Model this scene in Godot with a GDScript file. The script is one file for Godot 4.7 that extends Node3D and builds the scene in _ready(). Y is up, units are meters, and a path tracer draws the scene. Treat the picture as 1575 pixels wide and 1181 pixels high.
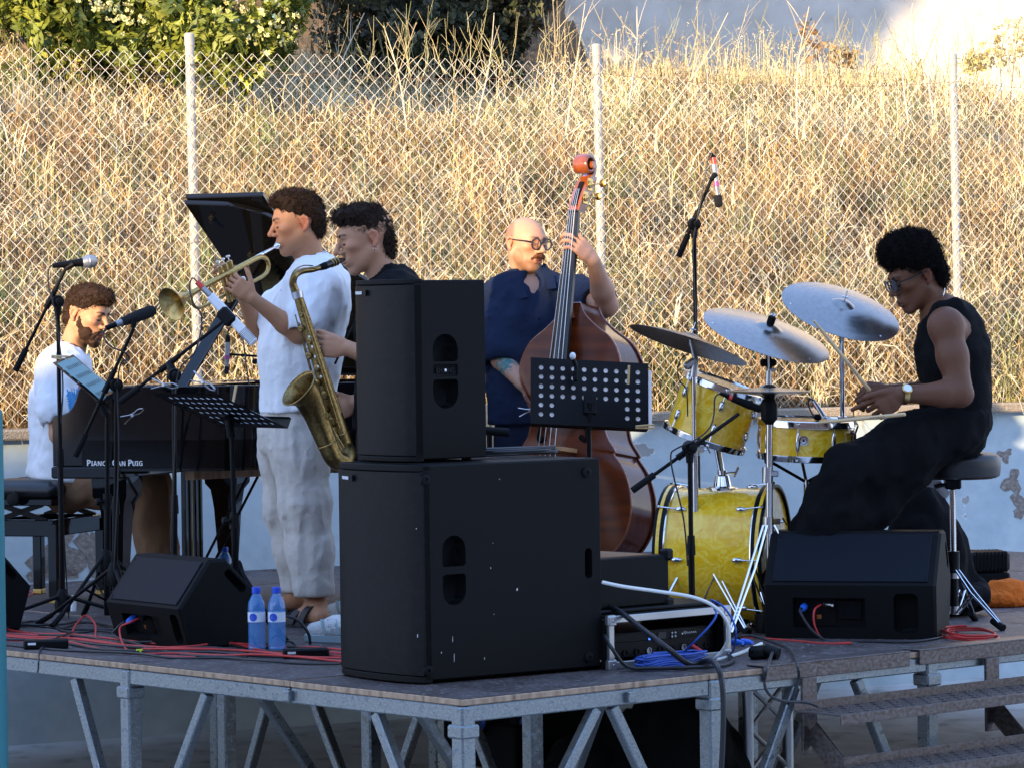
extends Node3D
# Open-air jazz quintet on a low stage in front of a fenced dry-grass bank.
# World: metres, y up, ground at y = 0, stage deck at y = DECK. The camera stands at the origin of x and z.

const DECK := .76
const EYE := 1.9
const FOCAL := 5500.0      # focal length in pixels of the 1575 x 1181 photograph
var cam: Camera3D
var M := {}                # materials
var taken := {}
var rng := RandomNumberGenerator.new()
var t_start := 0

# ------------------------------------------------------------------ mesh builder
class MB:
	var pos := PackedVector3Array()
	var col := PackedColorArray()
	var tri := PackedInt32Array()
	var tint := Color.WHITE
	var tinted := false

	func clear_tint():
		tint = Color.WHITE

	func paint(c: Color) -> MB:
		tint = c
		tinted = true
		return self

	func pts(a: PackedVector3Array) -> int:
		var first := pos.size()
		pos.append_array(a)
		var k := PackedColorArray()
		k.resize(a.size())
		k.fill(tint)
		col.append_array(k)
		return first

	func orient(from: int):
		var vol := 0.0
		var o := pos[tri[from]] if tri.size() > from else Vector3.ZERO
		for i in range(from, tri.size(), 3):
			vol += (pos[tri[i]] - o).dot((pos[tri[i + 1]] - o).cross(pos[tri[i + 2]] - o))
		if vol > 0.0:
			for i in range(from, tri.size(), 3):
				var s := tri[i + 1]
				tri[i + 1] = tri[i + 2]
				tri[i + 2] = s

	func face(a: int, b: int, c: int, d := -1):
		tri.append_array(PackedInt32Array([a, b, c]))
		if d >= 0:
			tri.append_array(PackedInt32Array([a, c, d]))

	func sheet(p: PackedVector3Array):
		var f := pts(p)
		for i in range(1, p.size() - 1):
			face(f, f + i, f + i + 1)

	func loft(rings: Array, cap0 := true, cap1 := true, closed := true, auto := true):
		var from := tri.size()
		var m: int = rings[0].size()
		var f := -1
		for r in rings:
			var k := pts(r)
			if f < 0:
				f = k
		var last := m if closed else m - 1
		for i in rings.size() - 1:
			var a := f + i * m
			var b := a + m
			for j in last:
				var j2 := (j + 1) % m
				tri.append_array(PackedInt32Array([a + j, b + j, b + j2, a + j, b + j2, a + j2]))
		if cap0 and closed:
			for j in range(1, m - 1):
				face(f, f + j, f + j + 1)
		if cap1 and closed:
			var e := f + (rings.size() - 1) * m
			for j in range(1, m - 1):
				face(e, e + j + 1, e + j)
		if auto and closed:
			orient(from)

	func box(size: Vector3, xf := Transform3D(), bevel := 0.0):
		var from := tri.size()
		var h := size / 2.0
		if bevel <= 0.0:
			var p := PackedVector3Array()
			for k in 8:
				p.append(xf * Vector3(h.x if k & 1 else -h.x, h.y if k & 2 else -h.y, h.z if k & 4 else -h.z))
			var f := pts(p)
			for q in [[0, 2, 3, 1], [4, 5, 7, 6], [0, 4, 6, 2], [1, 3, 7, 5], [0, 1, 5, 4], [2, 6, 7, 3]]:
				face(f + q[0], f + q[1], f + q[2], f + q[3])
			orient(from)
			return
		var b := minf(bevel, minf(h.x, minf(h.y, h.z)) * .98)
		var p := PackedVector3Array()
		for k in 8:
			var s := Vector3(1 if k & 1 else -1, 1 if k & 2 else -1, 1 if k & 4 else -1)
			p.append(xf * (s * Vector3(h.x, h.y - b, h.z - b)))
			p.append(xf * (s * Vector3(h.x - b, h.y, h.z - b)))
			p.append(xf * (s * Vector3(h.x - b, h.y - b, h.z)))
		var f := pts(p)
		var quads := []
		for q in [[0, 2, 6, 4, 0], [1, 3, 7, 5, 0], [0, 1, 5, 4, 1], [2, 3, 7, 6, 1], [0, 1, 3, 2, 2], [4, 5, 7, 6, 2]]:
			quads.append([q[0] * 3 + q[4], q[1] * 3 + q[4], q[2] * 3 + q[4], q[3] * 3 + q[4]])
		for e in [[0, 1, 1, 2], [2, 3, 1, 2], [4, 5, 1, 2], [6, 7, 1, 2], [0, 2, 0, 2], [1, 3, 0, 2], [4, 6, 0, 2], [5, 7, 0, 2], [0, 4, 0, 1], [1, 5, 0, 1], [2, 6, 0, 1], [3, 7, 0, 1]]:
			quads.append([e[0] * 3 + e[2], e[1] * 3 + e[2], e[1] * 3 + e[3], e[0] * 3 + e[3]])
		var c := xf.origin
		for q in quads:
			var a := p[q[0]]
			var nn := (p[q[2]] - a).cross(p[q[1]] - a)
			if nn.dot((a + p[q[2]]) / 2.0 - c) < 0.0:
				q.reverse()
			face(f + q[0], f + q[1], f + q[2], f + q[3])
		for k in 8:
			var t := [k * 3, k * 3 + 1, k * 3 + 2]
			var a := p[t[0]]
			if (p[t[2]] - a).cross(p[t[1]] - a).dot(a - c) < 0.0:
				t.reverse()
			face(f + t[0], f + t[1], f + t[2])

	func bar(a: Vector3, b: Vector3, w: float, h: float, up := Vector3.UP, bevel := 0.0):
		var z := (b - a).normalized()
		var x := up.cross(z)
		x = x.normalized() if x.length() > .001 else Vector3.RIGHT
		box(Vector3(w, h, a.distance_to(b)), Transform3D(Basis(x, z.cross(x), z), (a + b) / 2.0), bevel)

	static func circle(n: int, r: float, at: Vector3, x: Vector3, y: Vector3, turn := 0.0) -> PackedVector3Array:
		var p := PackedVector3Array()
		p.resize(n)
		for i in n:
			var a := TAU * i / n + turn
			p[i] = at + x * (cos(a) * r) + y * (sin(a) * r)
		return p

	func tube(path: PackedVector3Array, radius, sides := 8, cap := true, closed := false, flat := 1.0):
		var n := path.size()
		var rings := []
		var t0 := (path[1] - path[0]).normalized()
		var x := t0.cross(Vector3.UP)
		if x.length() < .05:
			x = t0.cross(Vector3.RIGHT)
		x = x.normalized()
		for i in n:
			var t: Vector3
			if closed:
				t = (path[(i + 1) % n] - path[(i - 1 + n) % n]).normalized()
			else:
				t = (path[mini(i + 1, n - 1)] - path[maxi(i - 1, 0)]).normalized()
			x = (x - t * x.dot(t)).normalized()
			var r: float = radius[i] if radius is Array or radius is PackedFloat32Array else radius
			rings.append(circle(sides, r, path[i], x, t.cross(x) * flat, PI / sides if sides == 4 else 0.0))
		if closed:
			rings.append(rings[0])
		loft(rings, cap and not closed, cap and not closed)

	func rod(a: Vector3, b: Vector3, r0: float, r1 := -1.0, sides := 10):
		tube(PackedVector3Array([a, b]), [r0, r0 if r1 < 0.0 else r1], sides)

	func lathe(profile: PackedVector2Array, xf := Transform3D(), segs := 24, squash := 1.0):
		var rings := []
		for q in profile:
			rings.append(circle(segs, maxf(q.x, .00004), xf * Vector3(0, q.y, 0), xf.basis.x, xf.basis.z * squash))
		loft(rings, true, true)

	func ellipsoid(c: Vector3, r: Vector3, b := Basis(), segs := 16, rows := 10):
		var rings := []
		for i in rows + 1:
			var a := PI * i / rows
			var ring := PackedVector3Array()
			for j in segs:
				var t := TAU * j / segs
				ring.append(c + b * Vector3(r.x * maxf(sin(a), .001) * cos(t), r.y * cos(a), r.z * maxf(sin(a), .001) * sin(t)))
			rings.append(ring)
		loft(rings, true, true)

	func torus(big: float, small: float, xf := Transform3D(), segs := 32, sides := 8, flat := 1.0):
		var path := PackedVector3Array()
		for i in segs:
			path.append(xf * Vector3(cos(TAU * i / segs) * big, 0, sin(TAU * i / segs) * big))
		var rings := []
		for i in segs + 1:
			var p := path[i % segs]
			var o := (p - xf.origin).normalized()
			rings.append(circle(sides, small, p, o, xf.basis.y.normalized() * flat))
		loft(rings, false, false)

	func prism(poly: PackedVector2Array, z0: float, z1: float, xf := Transform3D(), bevel := 0.0):
		var from := tri.size()
		poly = poly.duplicate()
		if Geometry2D.is_polygon_clockwise(poly):
			poly.reverse()
		var rings := []
		var inner := poly
		if bevel > 0.0:
			inner = inset(poly, bevel)
			rings = [[inner, z0], [poly, z0 + bevel], [poly, z1 - bevel], [inner, z1]]
		else:
			rings = [[poly, z0], [poly, z1]]
		var m := poly.size()
		var f := pos.size()
		for r in rings:
			var p := PackedVector3Array()
			for q in r[0]:
				p.append(xf * Vector3(q.x, q.y, r[1]))
			pts(p)
		for i in rings.size() - 1:
			for j in m:
				var a := f + i * m
				face(a + j, a + m + j, a + m + (j + 1) % m, a + (j + 1) % m)
		var t := Geometry2D.triangulate_polygon(inner)
		var e := f + (rings.size() - 1) * m
		for i in range(0, t.size(), 3):
			var a := inner[t[i]]
			var ccw := (inner[t[i + 1]] - a).cross(inner[t[i + 2]] - a) > 0.0
			if ccw:
				face(f + t[i], f + t[i + 1], f + t[i + 2])
				face(e + t[i], e + t[i + 2], e + t[i + 1])
			else:
				face(f + t[i], f + t[i + 2], f + t[i + 1])
				face(e + t[i], e + t[i + 1], e + t[i + 2])
		orient(from)

	static func inset(poly: PackedVector2Array, by: float) -> PackedVector2Array:
		var o := PackedVector2Array()
		var m := poly.size()
		for i in m:
			var a := (poly[i] - poly[(i - 1 + m) % m]).normalized()
			var b := (poly[(i + 1) % m] - poly[i]).normalized()
			var na := Vector2(-a.y, a.x)
			var nb := Vector2(-b.y, b.x)
			var k := na + nb
			o.append(poly[i] + k * (by / maxf(.35, k.dot(na))))
		return o

	func add(other: MB, xf := Transform3D()):
		var f := pos.size()
		var moved := xf * other.pos
		pos.append_array(moved)
		col.append_array(other.col)
		tinted = tinted or other.tinted
		for i in other.tri:
			tri.append(f + i)

	func mesh(crease := 40.0) -> ArrayMesh:
		var nt := tri.size() / 3
		var fn := PackedVector3Array()
		fn.resize(nt)
		var an := PackedVector3Array()
		an.resize(nt)
		var per := []
		per.resize(pos.size())
		for i in nt:
			var a := pos[tri[i * 3]]
			var x := (pos[tri[i * 3 + 2]] - a).cross(pos[tri[i * 3 + 1]] - a)
			an[i] = x
			fn[i] = x.normalized()
			for k in 3:
				var q := tri[i * 3 + k]
				if per[q] == null:
					per[q] = PackedInt32Array()
				per[q].append(i)
		var v := PackedVector3Array()
		var n := PackedVector3Array()
		var c := PackedColorArray()
		var lim := cos(deg_to_rad(crease))
		for i in nt:
			if an[i].length_squared() < 1e-22:
				continue
			for k in 3:
				var q := tri[i * 3 + k]
				var s := Vector3.ZERO
				for j in per[q]:
					if fn[j].dot(fn[i]) > lim:
						s += an[j]
				v.append(pos[q])
				n.append(s.normalized() if s.length_squared() > 1e-24 else fn[i])
				c.append(col[q])
		var arr := []
		arr.resize(Mesh.ARRAY_MAX)
		arr[Mesh.ARRAY_VERTEX] = v
		arr[Mesh.ARRAY_NORMAL] = n
		if tinted:
			arr[Mesh.ARRAY_COLOR] = c
		var m := ArrayMesh.new()
		m.add_surface_from_arrays(Mesh.PRIMITIVE_TRIANGLES, arr)
		return m

	func smooth_mesh() -> ArrayMesh:
		var m := ArrayMesh.new()
		m.add_surface_from_arrays(Mesh.PRIMITIVE_TRIANGLES, smooth_arrays())
		return m

	func smooth_arrays() -> Array:
		var n := PackedVector3Array()
		n.resize(pos.size())
		for i in range(0, tri.size(), 3):
			var a := pos[tri[i]]
			var x := (pos[tri[i + 2]] - a).cross(pos[tri[i + 1]] - a)
			n[tri[i]] += x
			n[tri[i + 1]] += x
			n[tri[i + 2]] += x
		for i in n.size():
			n[i] = n[i].normalized() if n[i].length_squared() > 1e-30 else Vector3.UP
		var arr := []
		arr.resize(Mesh.ARRAY_MAX)
		arr[Mesh.ARRAY_VERTEX] = pos
		arr[Mesh.ARRAY_NORMAL] = n
		arr[Mesh.ARRAY_INDEX] = tri
		if tinted:
			arr[Mesh.ARRAY_COLOR] = col
		return arr

# ------------------------------------------------------------------ signed-distance bodies meshed as surface nets
class Flesh:
	var prims := []
	var h := .012
	var folds := []
	var tints := []
	var base := Color.WHITE
	var tinted := false
	var cuts := []

	func bone(a: Vector3, b: Vector3, ra: float, rb: float, k := .03):
		prims.append([0, a, b, ra, rb, k, (a + b) / 2.0, a.distance_to(b) / 2.0 + maxf(ra, rb), null])

	func chain(p: Array, r: Array, k := .03):
		for i in p.size() - 1:
			bone(p[i], p[i + 1], r[i], r[i + 1], k)

	func egg(c: Vector3, r: Vector3, k := .03, b := Basis()):
		prims.append([1, c, r, minf(r.x, minf(r.y, r.z)), 0.0, k, c, maxf(r.x, maxf(r.y, r.z)), b.inverse()])

	func carve(c: Vector3, r: Vector3, k := .01, b := Basis()):
		prims.append([2, c, r, minf(r.x, minf(r.y, r.z)), 0.0, k, c, maxf(r.x, maxf(r.y, r.z)) + .02, b.inverse()])

	func carve_bone(a: Vector3, b: Vector3, ra: float, rb: float, k := .01):
		prims.append([3, a, b, ra, rb, k, (a + b) / 2.0, a.distance_to(b) / 2.0 + maxf(ra, rb) + .02, null])

	func slab(a: Vector3, b: Vector3, ra: Vector2, rb: Vector2, side: Vector3, k := .03):
		prims.append([4, a, b, ra, rb, k, (a + b) / 2.0, a.distance_to(b) / 2.0 + maxf(maxf(ra.x, ra.y), maxf(rb.x, rb.y)), side.normalized()])

	func value(p: Vector3, list: Array) -> float:
		var d := 1e3
		for q in list:
			var e := 0.0
			var kind: int = q[0]
			if kind == 0 or kind == 3:
				var a: Vector3 = q[1]
				var ab: Vector3 = q[2] - a
				var t := clampf((p - a).dot(ab) / ab.length_squared(), 0.0, 1.0)
				e = (p - a - ab * t).length() - lerpf(q[3], q[4], t)
			elif kind == 4:
				var a: Vector3 = q[1]
				var ab: Vector3 = q[2] - a
				var t := clampf((p - a).dot(ab) / ab.length_squared(), 0.0, 1.0)
				var w := p - a - ab * t
				var ra: Vector2 = q[3]
				var rb: Vector2 = q[4]
				var r := ra.lerp(rb, t)
				var x: float = w.dot(q[8])
				var y := sqrt(maxf(w.length_squared() - x * x, 0.0))
				var g := sqrt(x * x / (r.x * r.x) + y * y / (r.y * r.y))
				var gg := sqrt(x * x / (r.x * r.x * r.x * r.x) + y * y / (r.y * r.y * r.y * r.y))
				e = g * (g - 1.0) / maxf(gg, 1e-5) if g > .05 else -minf(r.x, r.y)
			else:
				var u: Vector3 = q[8] * (p - q[1])
				var r: Vector3 = q[2]
				var g := (u / r).length()
				var gg := (u / (r * r)).length()
				e = g * (g - 1.0) / gg if gg > 1e-6 else -q[3]
			var k: float = q[5]
			if kind == 2 or kind == 3:
				var hh := clampf(.5 - .5 * (d + e) / k, 0.0, 1.0)
				d = lerpf(d, -e, hh) + k * hh * (1.0 - hh)
			else:
				var hh := clampf(.5 + .5 * (d - e) / k, 0.0, 1.0)
				d = lerpf(d, e, hh) - k * hh * (1.0 - hh)
		for f in folds:
			d -= f[0].get_noise_3dv(p * f[1]) * f[2]
		for c in cuts:
			d = maxf(d, (p - c[0]).dot(c[1]))
		return d

	func shade(p: Vector3) -> Color:
		var c := base
		for t in tints:
			var u: Vector3 = (p - t[0]) / t[1]
			var l := u.length_squared()
			if l < 1.0:
				var w: float = t[3] * minf(1.0, (1.0 - l) * 2.5)
				c = c.lerp(t[2], w)
		return c

	func build(into: MB, region = null) -> void:
		var lo := Vector3.INF
		var hi := -Vector3.INF
		for q in prims:
			if q[0] == 2 or q[0] == 3:
				continue
			var c: Vector3 = q[6]
			var r: Vector3 = Vector3.ONE * (q[7] + .01)
			lo = lo.min(c - r)
			hi = hi.max(c + r)
		if region != null:
			lo = lo.max(region.position)
			hi = hi.min(region.end)
		lo -= Vector3.ONE * h * 2.0
		const B := 6
		var size := h * B
		var nb := Vector3i(((hi - lo) / size).ceil()) + Vector3i.ONE
		var nx := nb.x * B + 2
		var ny := nb.y * B + 2
		var slackk := 0.0
		for f in folds:
			slackk += f[2]
		var half := size * .87
		var cellvert := {}
		var vals := PackedFloat32Array()
		const S := B + 1
		vals.resize(S * S * S)
		var edges := PackedInt64Array()
		for bz in nb.z:
			for by in nb.y:
				for bx in nb.x:
					var org := lo + Vector3(bx, by, bz) * size
					var mid := org + Vector3.ONE * size * .5
					var near := []
					for q in prims:
						if mid.distance_to(q[6]) < q[7] + half + q[5] * 1.5 + slackk:
							near.append(q)
					if near.is_empty():
						continue
					var dm := value(mid, near)
					if absf(dm) > half * 1.12 + slackk:
						continue
					var i := 0
					var lowest := 1e9
					var highest := -1e9
					for z in S:
						for y in S:
							for x in S:
								var d := value(org + Vector3(x, y, z) * h, near)
								vals[i] = d
								lowest = minf(lowest, d)
								highest = maxf(highest, d)
								i += 1
					if lowest > 0.0 or highest < 0.0:
						continue
					for z in B:
						for y in B:
							for x in B:
								var o := x + y * S + z * S * S
								var m := 0
								var cnt := 0
								var sum := Vector3.ZERO
								var v0 := vals[o]
								var v1 := vals[o + 1]
								var v2 := vals[o + S]
								var v3 := vals[o + S + 1]
								var v4 := vals[o + S * S]
								var v5 := vals[o + S * S + 1]
								var v6 := vals[o + S * S + S]
								var v7 := vals[o + S * S + S + 1]
								if v0 < 0.0: m |= 1
								if v1 < 0.0: m |= 2
								if v2 < 0.0: m |= 4
								if v3 < 0.0: m |= 8
								if v4 < 0.0: m |= 16
								if v5 < 0.0: m |= 32
								if v6 < 0.0: m |= 64
								if v7 < 0.0: m |= 128
								if m == 0 or m == 255:
									continue
								if (v0 < 0.0) != (v1 < 0.0): sum += Vector3(v0 / (v0 - v1), 0, 0); cnt += 1
								if (v2 < 0.0) != (v3 < 0.0): sum += Vector3(v2 / (v2 - v3), 1, 0); cnt += 1
								if (v4 < 0.0) != (v5 < 0.0): sum += Vector3(v4 / (v4 - v5), 0, 1); cnt += 1
								if (v6 < 0.0) != (v7 < 0.0): sum += Vector3(v6 / (v6 - v7), 1, 1); cnt += 1
								if (v0 < 0.0) != (v2 < 0.0): sum += Vector3(0, v0 / (v0 - v2), 0); cnt += 1
								if (v1 < 0.0) != (v3 < 0.0): sum += Vector3(1, v1 / (v1 - v3), 0); cnt += 1
								if (v4 < 0.0) != (v6 < 0.0): sum += Vector3(0, v4 / (v4 - v6), 1); cnt += 1
								if (v5 < 0.0) != (v7 < 0.0): sum += Vector3(1, v5 / (v5 - v7), 1); cnt += 1
								if (v0 < 0.0) != (v4 < 0.0): sum += Vector3(0, 0, v0 / (v0 - v4)); cnt += 1
								if (v1 < 0.0) != (v5 < 0.0): sum += Vector3(1, 0, v1 / (v1 - v5)); cnt += 1
								if (v2 < 0.0) != (v6 < 0.0): sum += Vector3(0, 1, v2 / (v2 - v6)); cnt += 1
								if (v3 < 0.0) != (v7 < 0.0): sum += Vector3(1, 1, v3 / (v3 - v7)); cnt += 1
								var gx := bx * B + x + 1
								var gy := by * B + y + 1
								var gz := bz * B + z + 1
								var id := gx + nx * (gy + ny * gz)
								var p := org + (Vector3(x, y, z) + sum / cnt) * h
								cellvert[id] = into.pos.size()
								into.pos.append(p)
								into.col.append(shade(p) if tinted else base)
								if (v0 < 0.0) != (v1 < 0.0): edges.append(id * 8 + (0 if v0 < 0.0 else 1))
								if (v0 < 0.0) != (v2 < 0.0): edges.append(id * 8 + (2 if v0 < 0.0 else 3))
								if (v0 < 0.0) != (v4 < 0.0): edges.append(id * 8 + (4 if v0 < 0.0 else 5))
		var from := into.tri.size()
		for e in edges:
			var id := e / 8
			var w := e % 8
			var s1 := nx if w < 2 else (nx * ny if w < 4 else 1)
			var s2 := nx * ny if w < 2 else (1 if w < 4 else nx)
			var a: int = cellvert.get(id, -1)
			var b: int = cellvert.get(id - s1, -1)
			var c: int = cellvert.get(id - s1 - s2, -1)
			var d: int = cellvert.get(id - s2, -1)
			if a < 0 or b < 0 or c < 0 or d < 0:
				continue
			if w % 2 == 0:
				into.tri.append_array(PackedInt32Array([a, c, b, a, d, c]))
			else:
				into.tri.append_array(PackedInt32Array([a, b, c, a, c, d]))
		into.tinted = into.tinted or tinted or base != Color.WHITE

# ------------------------------------------------------------------ scene helpers
const UP := Vector3.UP
const SMOOTH := FastNoiseLite.TYPE_SIMPLEX_SMOOTH
const CELLS := FastNoiseLite.TYPE_CELLULAR
const NIL := Vector3.ZERO

func xyz(x: float, y: float, z: float) -> Vector3:
	return Vector3(x, y, z)

func p2(x: float, y: float) -> Vector2:
	return Vector2(x, y)

func tf(p: Vector3) -> Transform3D:
	return Transform3D(Basis(), p)

func v3(a: Array) -> PackedVector3Array:
	return PackedVector3Array(a)

# pairs of numbers as points of an outline or a profile
func v2(a: Array) -> PackedVector2Array:
	var o := PackedVector2Array()
	for i in range(0, a.size(), 2):
		o.append(Vector2(a[i], a[i + 1]))
	return o

func numbered(called: String) -> String:
	var k: int = taken.get(called, 0)
	taken[called] = k + 1
	return called if k == 0 else "%s_%03d" % [called, k]

# a thing with parts: a Node3D at its base
func thing(called: String, label: String, category: String, at_ := Vector3.ZERO, group := "") -> Node3D:
	var o := Node3D.new()
	o.name = numbered(called)
	add_child(o)
	o.position = at_
	tag(o, label, category, group)
	return o

func tag(o: Node, label: String, category: String, group := ""):
	o.set_meta("label", label)
	o.set_meta("category", category)
	if group:
		o.set_meta("group", group)

func node_of(mesh: Mesh, mat: Material, called: String) -> MeshInstance3D:
	var o := MeshInstance3D.new()
	o.mesh = mesh
	o.material_override = mat
	o.name = called
	return o

# one part; geometry is given in world coordinates
func part(of: Node3D, called: String, mb: MB, mat: Material, crease := 40.0, smooth := false) -> MeshInstance3D:
	var o := node_of(mb.smooth_mesh() if smooth else mb.mesh(crease), mat, called)
	of.add_child(o, true)
	var up: Node3D = of
	var t := Transform3D()
	while up != self:
		t = up.transform * t
		up = up.get_parent()
	o.transform = t.affine_inverse()
	return o

# heavy fields are meshed side by side on the processor's cores, then added in order
var jobs := []

func job(compute: Callable, finish: Callable):
	jobs.append([compute, finish, null])

func run_jobs():
	if jobs.is_empty():
		return
	var id := WorkerThreadPool.add_group_task(func(i: int): jobs[i][2] = jobs[i][0].call(), jobs.size(), -1, true)
	WorkerThreadPool.wait_for_group_task_completion(id)
	for j in jobs:
		j[1].call(j[2])
	jobs.clear()

func part_of_arrays(of: Node3D, called: String, arr: Array, mat: Material) -> MeshInstance3D:
	var m := ArrayMesh.new()
	m.add_surface_from_arrays(Mesh.PRIMITIVE_TRIANGLES, arr)
	var o := node_of(m, mat, called)
	of.add_child(o, true)
	var up: Node3D = of
	var t := Transform3D()
	while up != self:
		t = up.transform * t
		up = up.get_parent()
	o.transform = t.affine_inverse()
	return o

# a thing that is one mesh, given in world coordinates
func solo(called: String, label: String, category: String, mb: MB, mat: Material, group := "", crease := 40.0) -> MeshInstance3D:
	var o := node_of(mb.mesh(crease), mat, numbered(called))
	add_child(o)
	tag(o, label, category, group)
	return o

func struct(called: String, mb: MB, mat: Material, crease := 40.0) -> MeshInstance3D:
	var o := node_of(mb.mesh(crease), mat, numbered(called))
	add_child(o)
	o.set_meta("kind", "structure")
	return o

# surveyed points: a bearing in the photograph and a distance from the camera give a place in the world
func at(px: float, py: float, d: float) -> Vector3:
	return cam.transform * Vector3((px - 787.5) / FOCAL * d, -(py - 590.5) / FOCAL * d, -d)

func on_level(px: float, py: float, y: float) -> Vector3:
	var a := cam.position
	var dir := at(px, py, 1.0) - a
	return a + dir * ((y - a.y) / dir.y)

func on_deck(px: float, py: float) -> Vector3:
	return on_level(px, py, DECK)

func flatdir(v: Vector3) -> Vector3:
	return Vector3(v.x, 0, v.z).normalized()

func frame(z: Vector3, up := Vector3.UP) -> Basis:
	z = z.normalized()
	var x := up.cross(z)
	x = x.normalized() if x.length() > .001 else Vector3.RIGHT
	return Basis(x, z.cross(x), z)

# basis whose y axis runs along d
func along(d: Vector3) -> Basis:
	var y := d.normalized()
	var x := y.cross(Vector3.BACK)
	if x.length() < .05:
		x = y.cross(Vector3.RIGHT)
	x = x.normalized()
	return Basis(x, y, x.cross(y))

static func curve(p: Array, n := 8) -> PackedVector3Array:
	var o := PackedVector3Array()
	for i in p.size() - 1:
		var a: Vector3 = p[maxi(i - 1, 0)]
		var b: Vector3 = p[i]
		var c: Vector3 = p[i + 1]
		var d: Vector3 = p[mini(i + 2, p.size() - 1)]
		for k in n:
			o.append(b.cubic_interpolate(c, a, d, float(k) / n))
	o.append(p[-1])
	return o

static func smooth2(p, n := 6, closed := true) -> PackedVector2Array:
	var o := PackedVector2Array()
	var m: int = p.size()
	for i in (m if closed else m - 1):
		var a: Vector2 = p[(i - 1 + m) % m] if closed else p[maxi(i - 1, 0)]
		var b: Vector2 = p[i]
		var c: Vector2 = p[(i + 1) % m]
		var d: Vector2 = p[(i + 2) % m] if closed else p[mini(i + 2, m - 1)]
		for k in n:
			o.append(b.cubic_interpolate(c, a, d, float(k) / n))
	if not closed:
		o.append(p[-1])
	return o

func round_rect(w: float, h: float, r: float, n := 4) -> PackedVector2Array:
	var o := PackedVector2Array()
	for k in 4:
		var c := Vector2((w / 2 - r) * (1 if k == 0 or k == 3 else -1), (h / 2 - r) * (1 if k < 2 else -1))
		for i in n + 1:
			var a := PI / 2 * (k + float(i) / n)
			o.append(c + Vector2(cos(a), sin(a)) * r)
	return o

func text_mesh(words: String, height: float, depth := .001, mono := false) -> TextMesh:
	var t := TextMesh.new()
	var f := SystemFont.new()
	f.font_names = PackedStringArray(["Droid Sans"])
	f.font_weight = 700
	t.font = f
	t.text = words
	t.font_size = 32
	t.pixel_size = height / 24.0
	t.depth = depth
	return t

# lettering on a surface: centre, facing normal, reading direction
func letters(of: Node3D, words: String, height: float, centre: Vector3, normal: Vector3, reading: Vector3, mat: Material, called := "lettering") -> MeshInstance3D:
	var o := node_of(text_mesh(words, height), mat, called)
	of.add_child(o, true)
	var z := normal.normalized()
	var x := (reading - z * reading.dot(z)).normalized()
	var w := Transform3D(Basis(x, z.cross(x), z), centre)
	var up: Node3D = of
	var t := Transform3D()
	while up != self:
		t = up.transform * t
		up = up.get_parent()
	o.transform = t.affine_inverse() * w
	return o

# ------------------------------------------------------------------ materials
func noise_tex(freq: float, colors: Array, size := 512, kind := FastNoiseLite.TYPE_SIMPLEX_SMOOTH, octaves := 4, sd := 1, stretch := Vector2.ONE) -> ImageTexture:
	var f := FastNoiseLite.new()
	f.noise_type = kind
	f.frequency = freq
	f.fractal_octaves = octaves
	f.seed = sd
	var im := f.get_seamless_image(size, size, false, false, .15) if stretch == Vector2.ONE else null
	if im == null:
		im = f.get_seamless_image(int(size / stretch.x), int(size / stretch.y), false, false, .15)
		im.resize(size, size, Image.INTERPOLATE_CUBIC)
	im.convert(Image.FORMAT_RGB8)
	if colors.is_empty():
		return ImageTexture.create_from_image(im)
	var data := im.get_data()
	var lut := PackedByteArray()
	for i in 256:
		var t := i / 255.0 * (colors.size() - 1)
		var k := mini(int(t), colors.size() - 2)
		var c: Color = colors[k].lerp(colors[k + 1], t - k)
		lut.append_array(PackedByteArray([int(c.r * 255), int(c.g * 255), int(c.b * 255)]))
	for i in range(0, data.size(), 3):
		var b := data[i] * 3
		data[i] = lut[b]
		data[i + 1] = lut[b + 1]
		data[i + 2] = lut[b + 2]
	return ImageTexture.create_from_image(Image.create_from_data(size, size, false, Image.FORMAT_RGB8, data))

func lin(r: float, g: float, b: float) -> Color:
	return Color(r, g, b).linear_to_srgb()

func mat(called: String, c: Color, rough := .6, metal := 0.0) -> StandardMaterial3D:
	var m := StandardMaterial3D.new()
	m.resource_name = called
	m.albedo_color = c
	m.roughness = rough
	m.metallic = metal
	M[called] = m
	return m

func tri_tex(m: StandardMaterial3D, tex: Texture2D, per_metre: float, world := false):
	m.albedo_texture = tex
	m.uv1_triplanar = true
	m.uv1_world_triplanar = world
	m.uv1_scale = Vector3.ONE * per_metre

func relief(m: StandardMaterial3D, tex: Texture2D, cm: float):
	m.heightmap_enabled = true
	m.heightmap_texture = tex
	m.heightmap_scale = cm

func soft_noise(freq: float, sd := 3, octaves := 3) -> FastNoiseLite:
	var f := FastNoiseLite.new()
	f.noise_type = FastNoiseLite.TYPE_SIMPLEX_SMOOTH
	f.frequency = freq
	f.fractal_octaves = octaves
	f.seed = sd
	return f

func mark(what: String):
	print("%6d ms  %s" % [Time.get_ticks_msec() - t_start, what])

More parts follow.
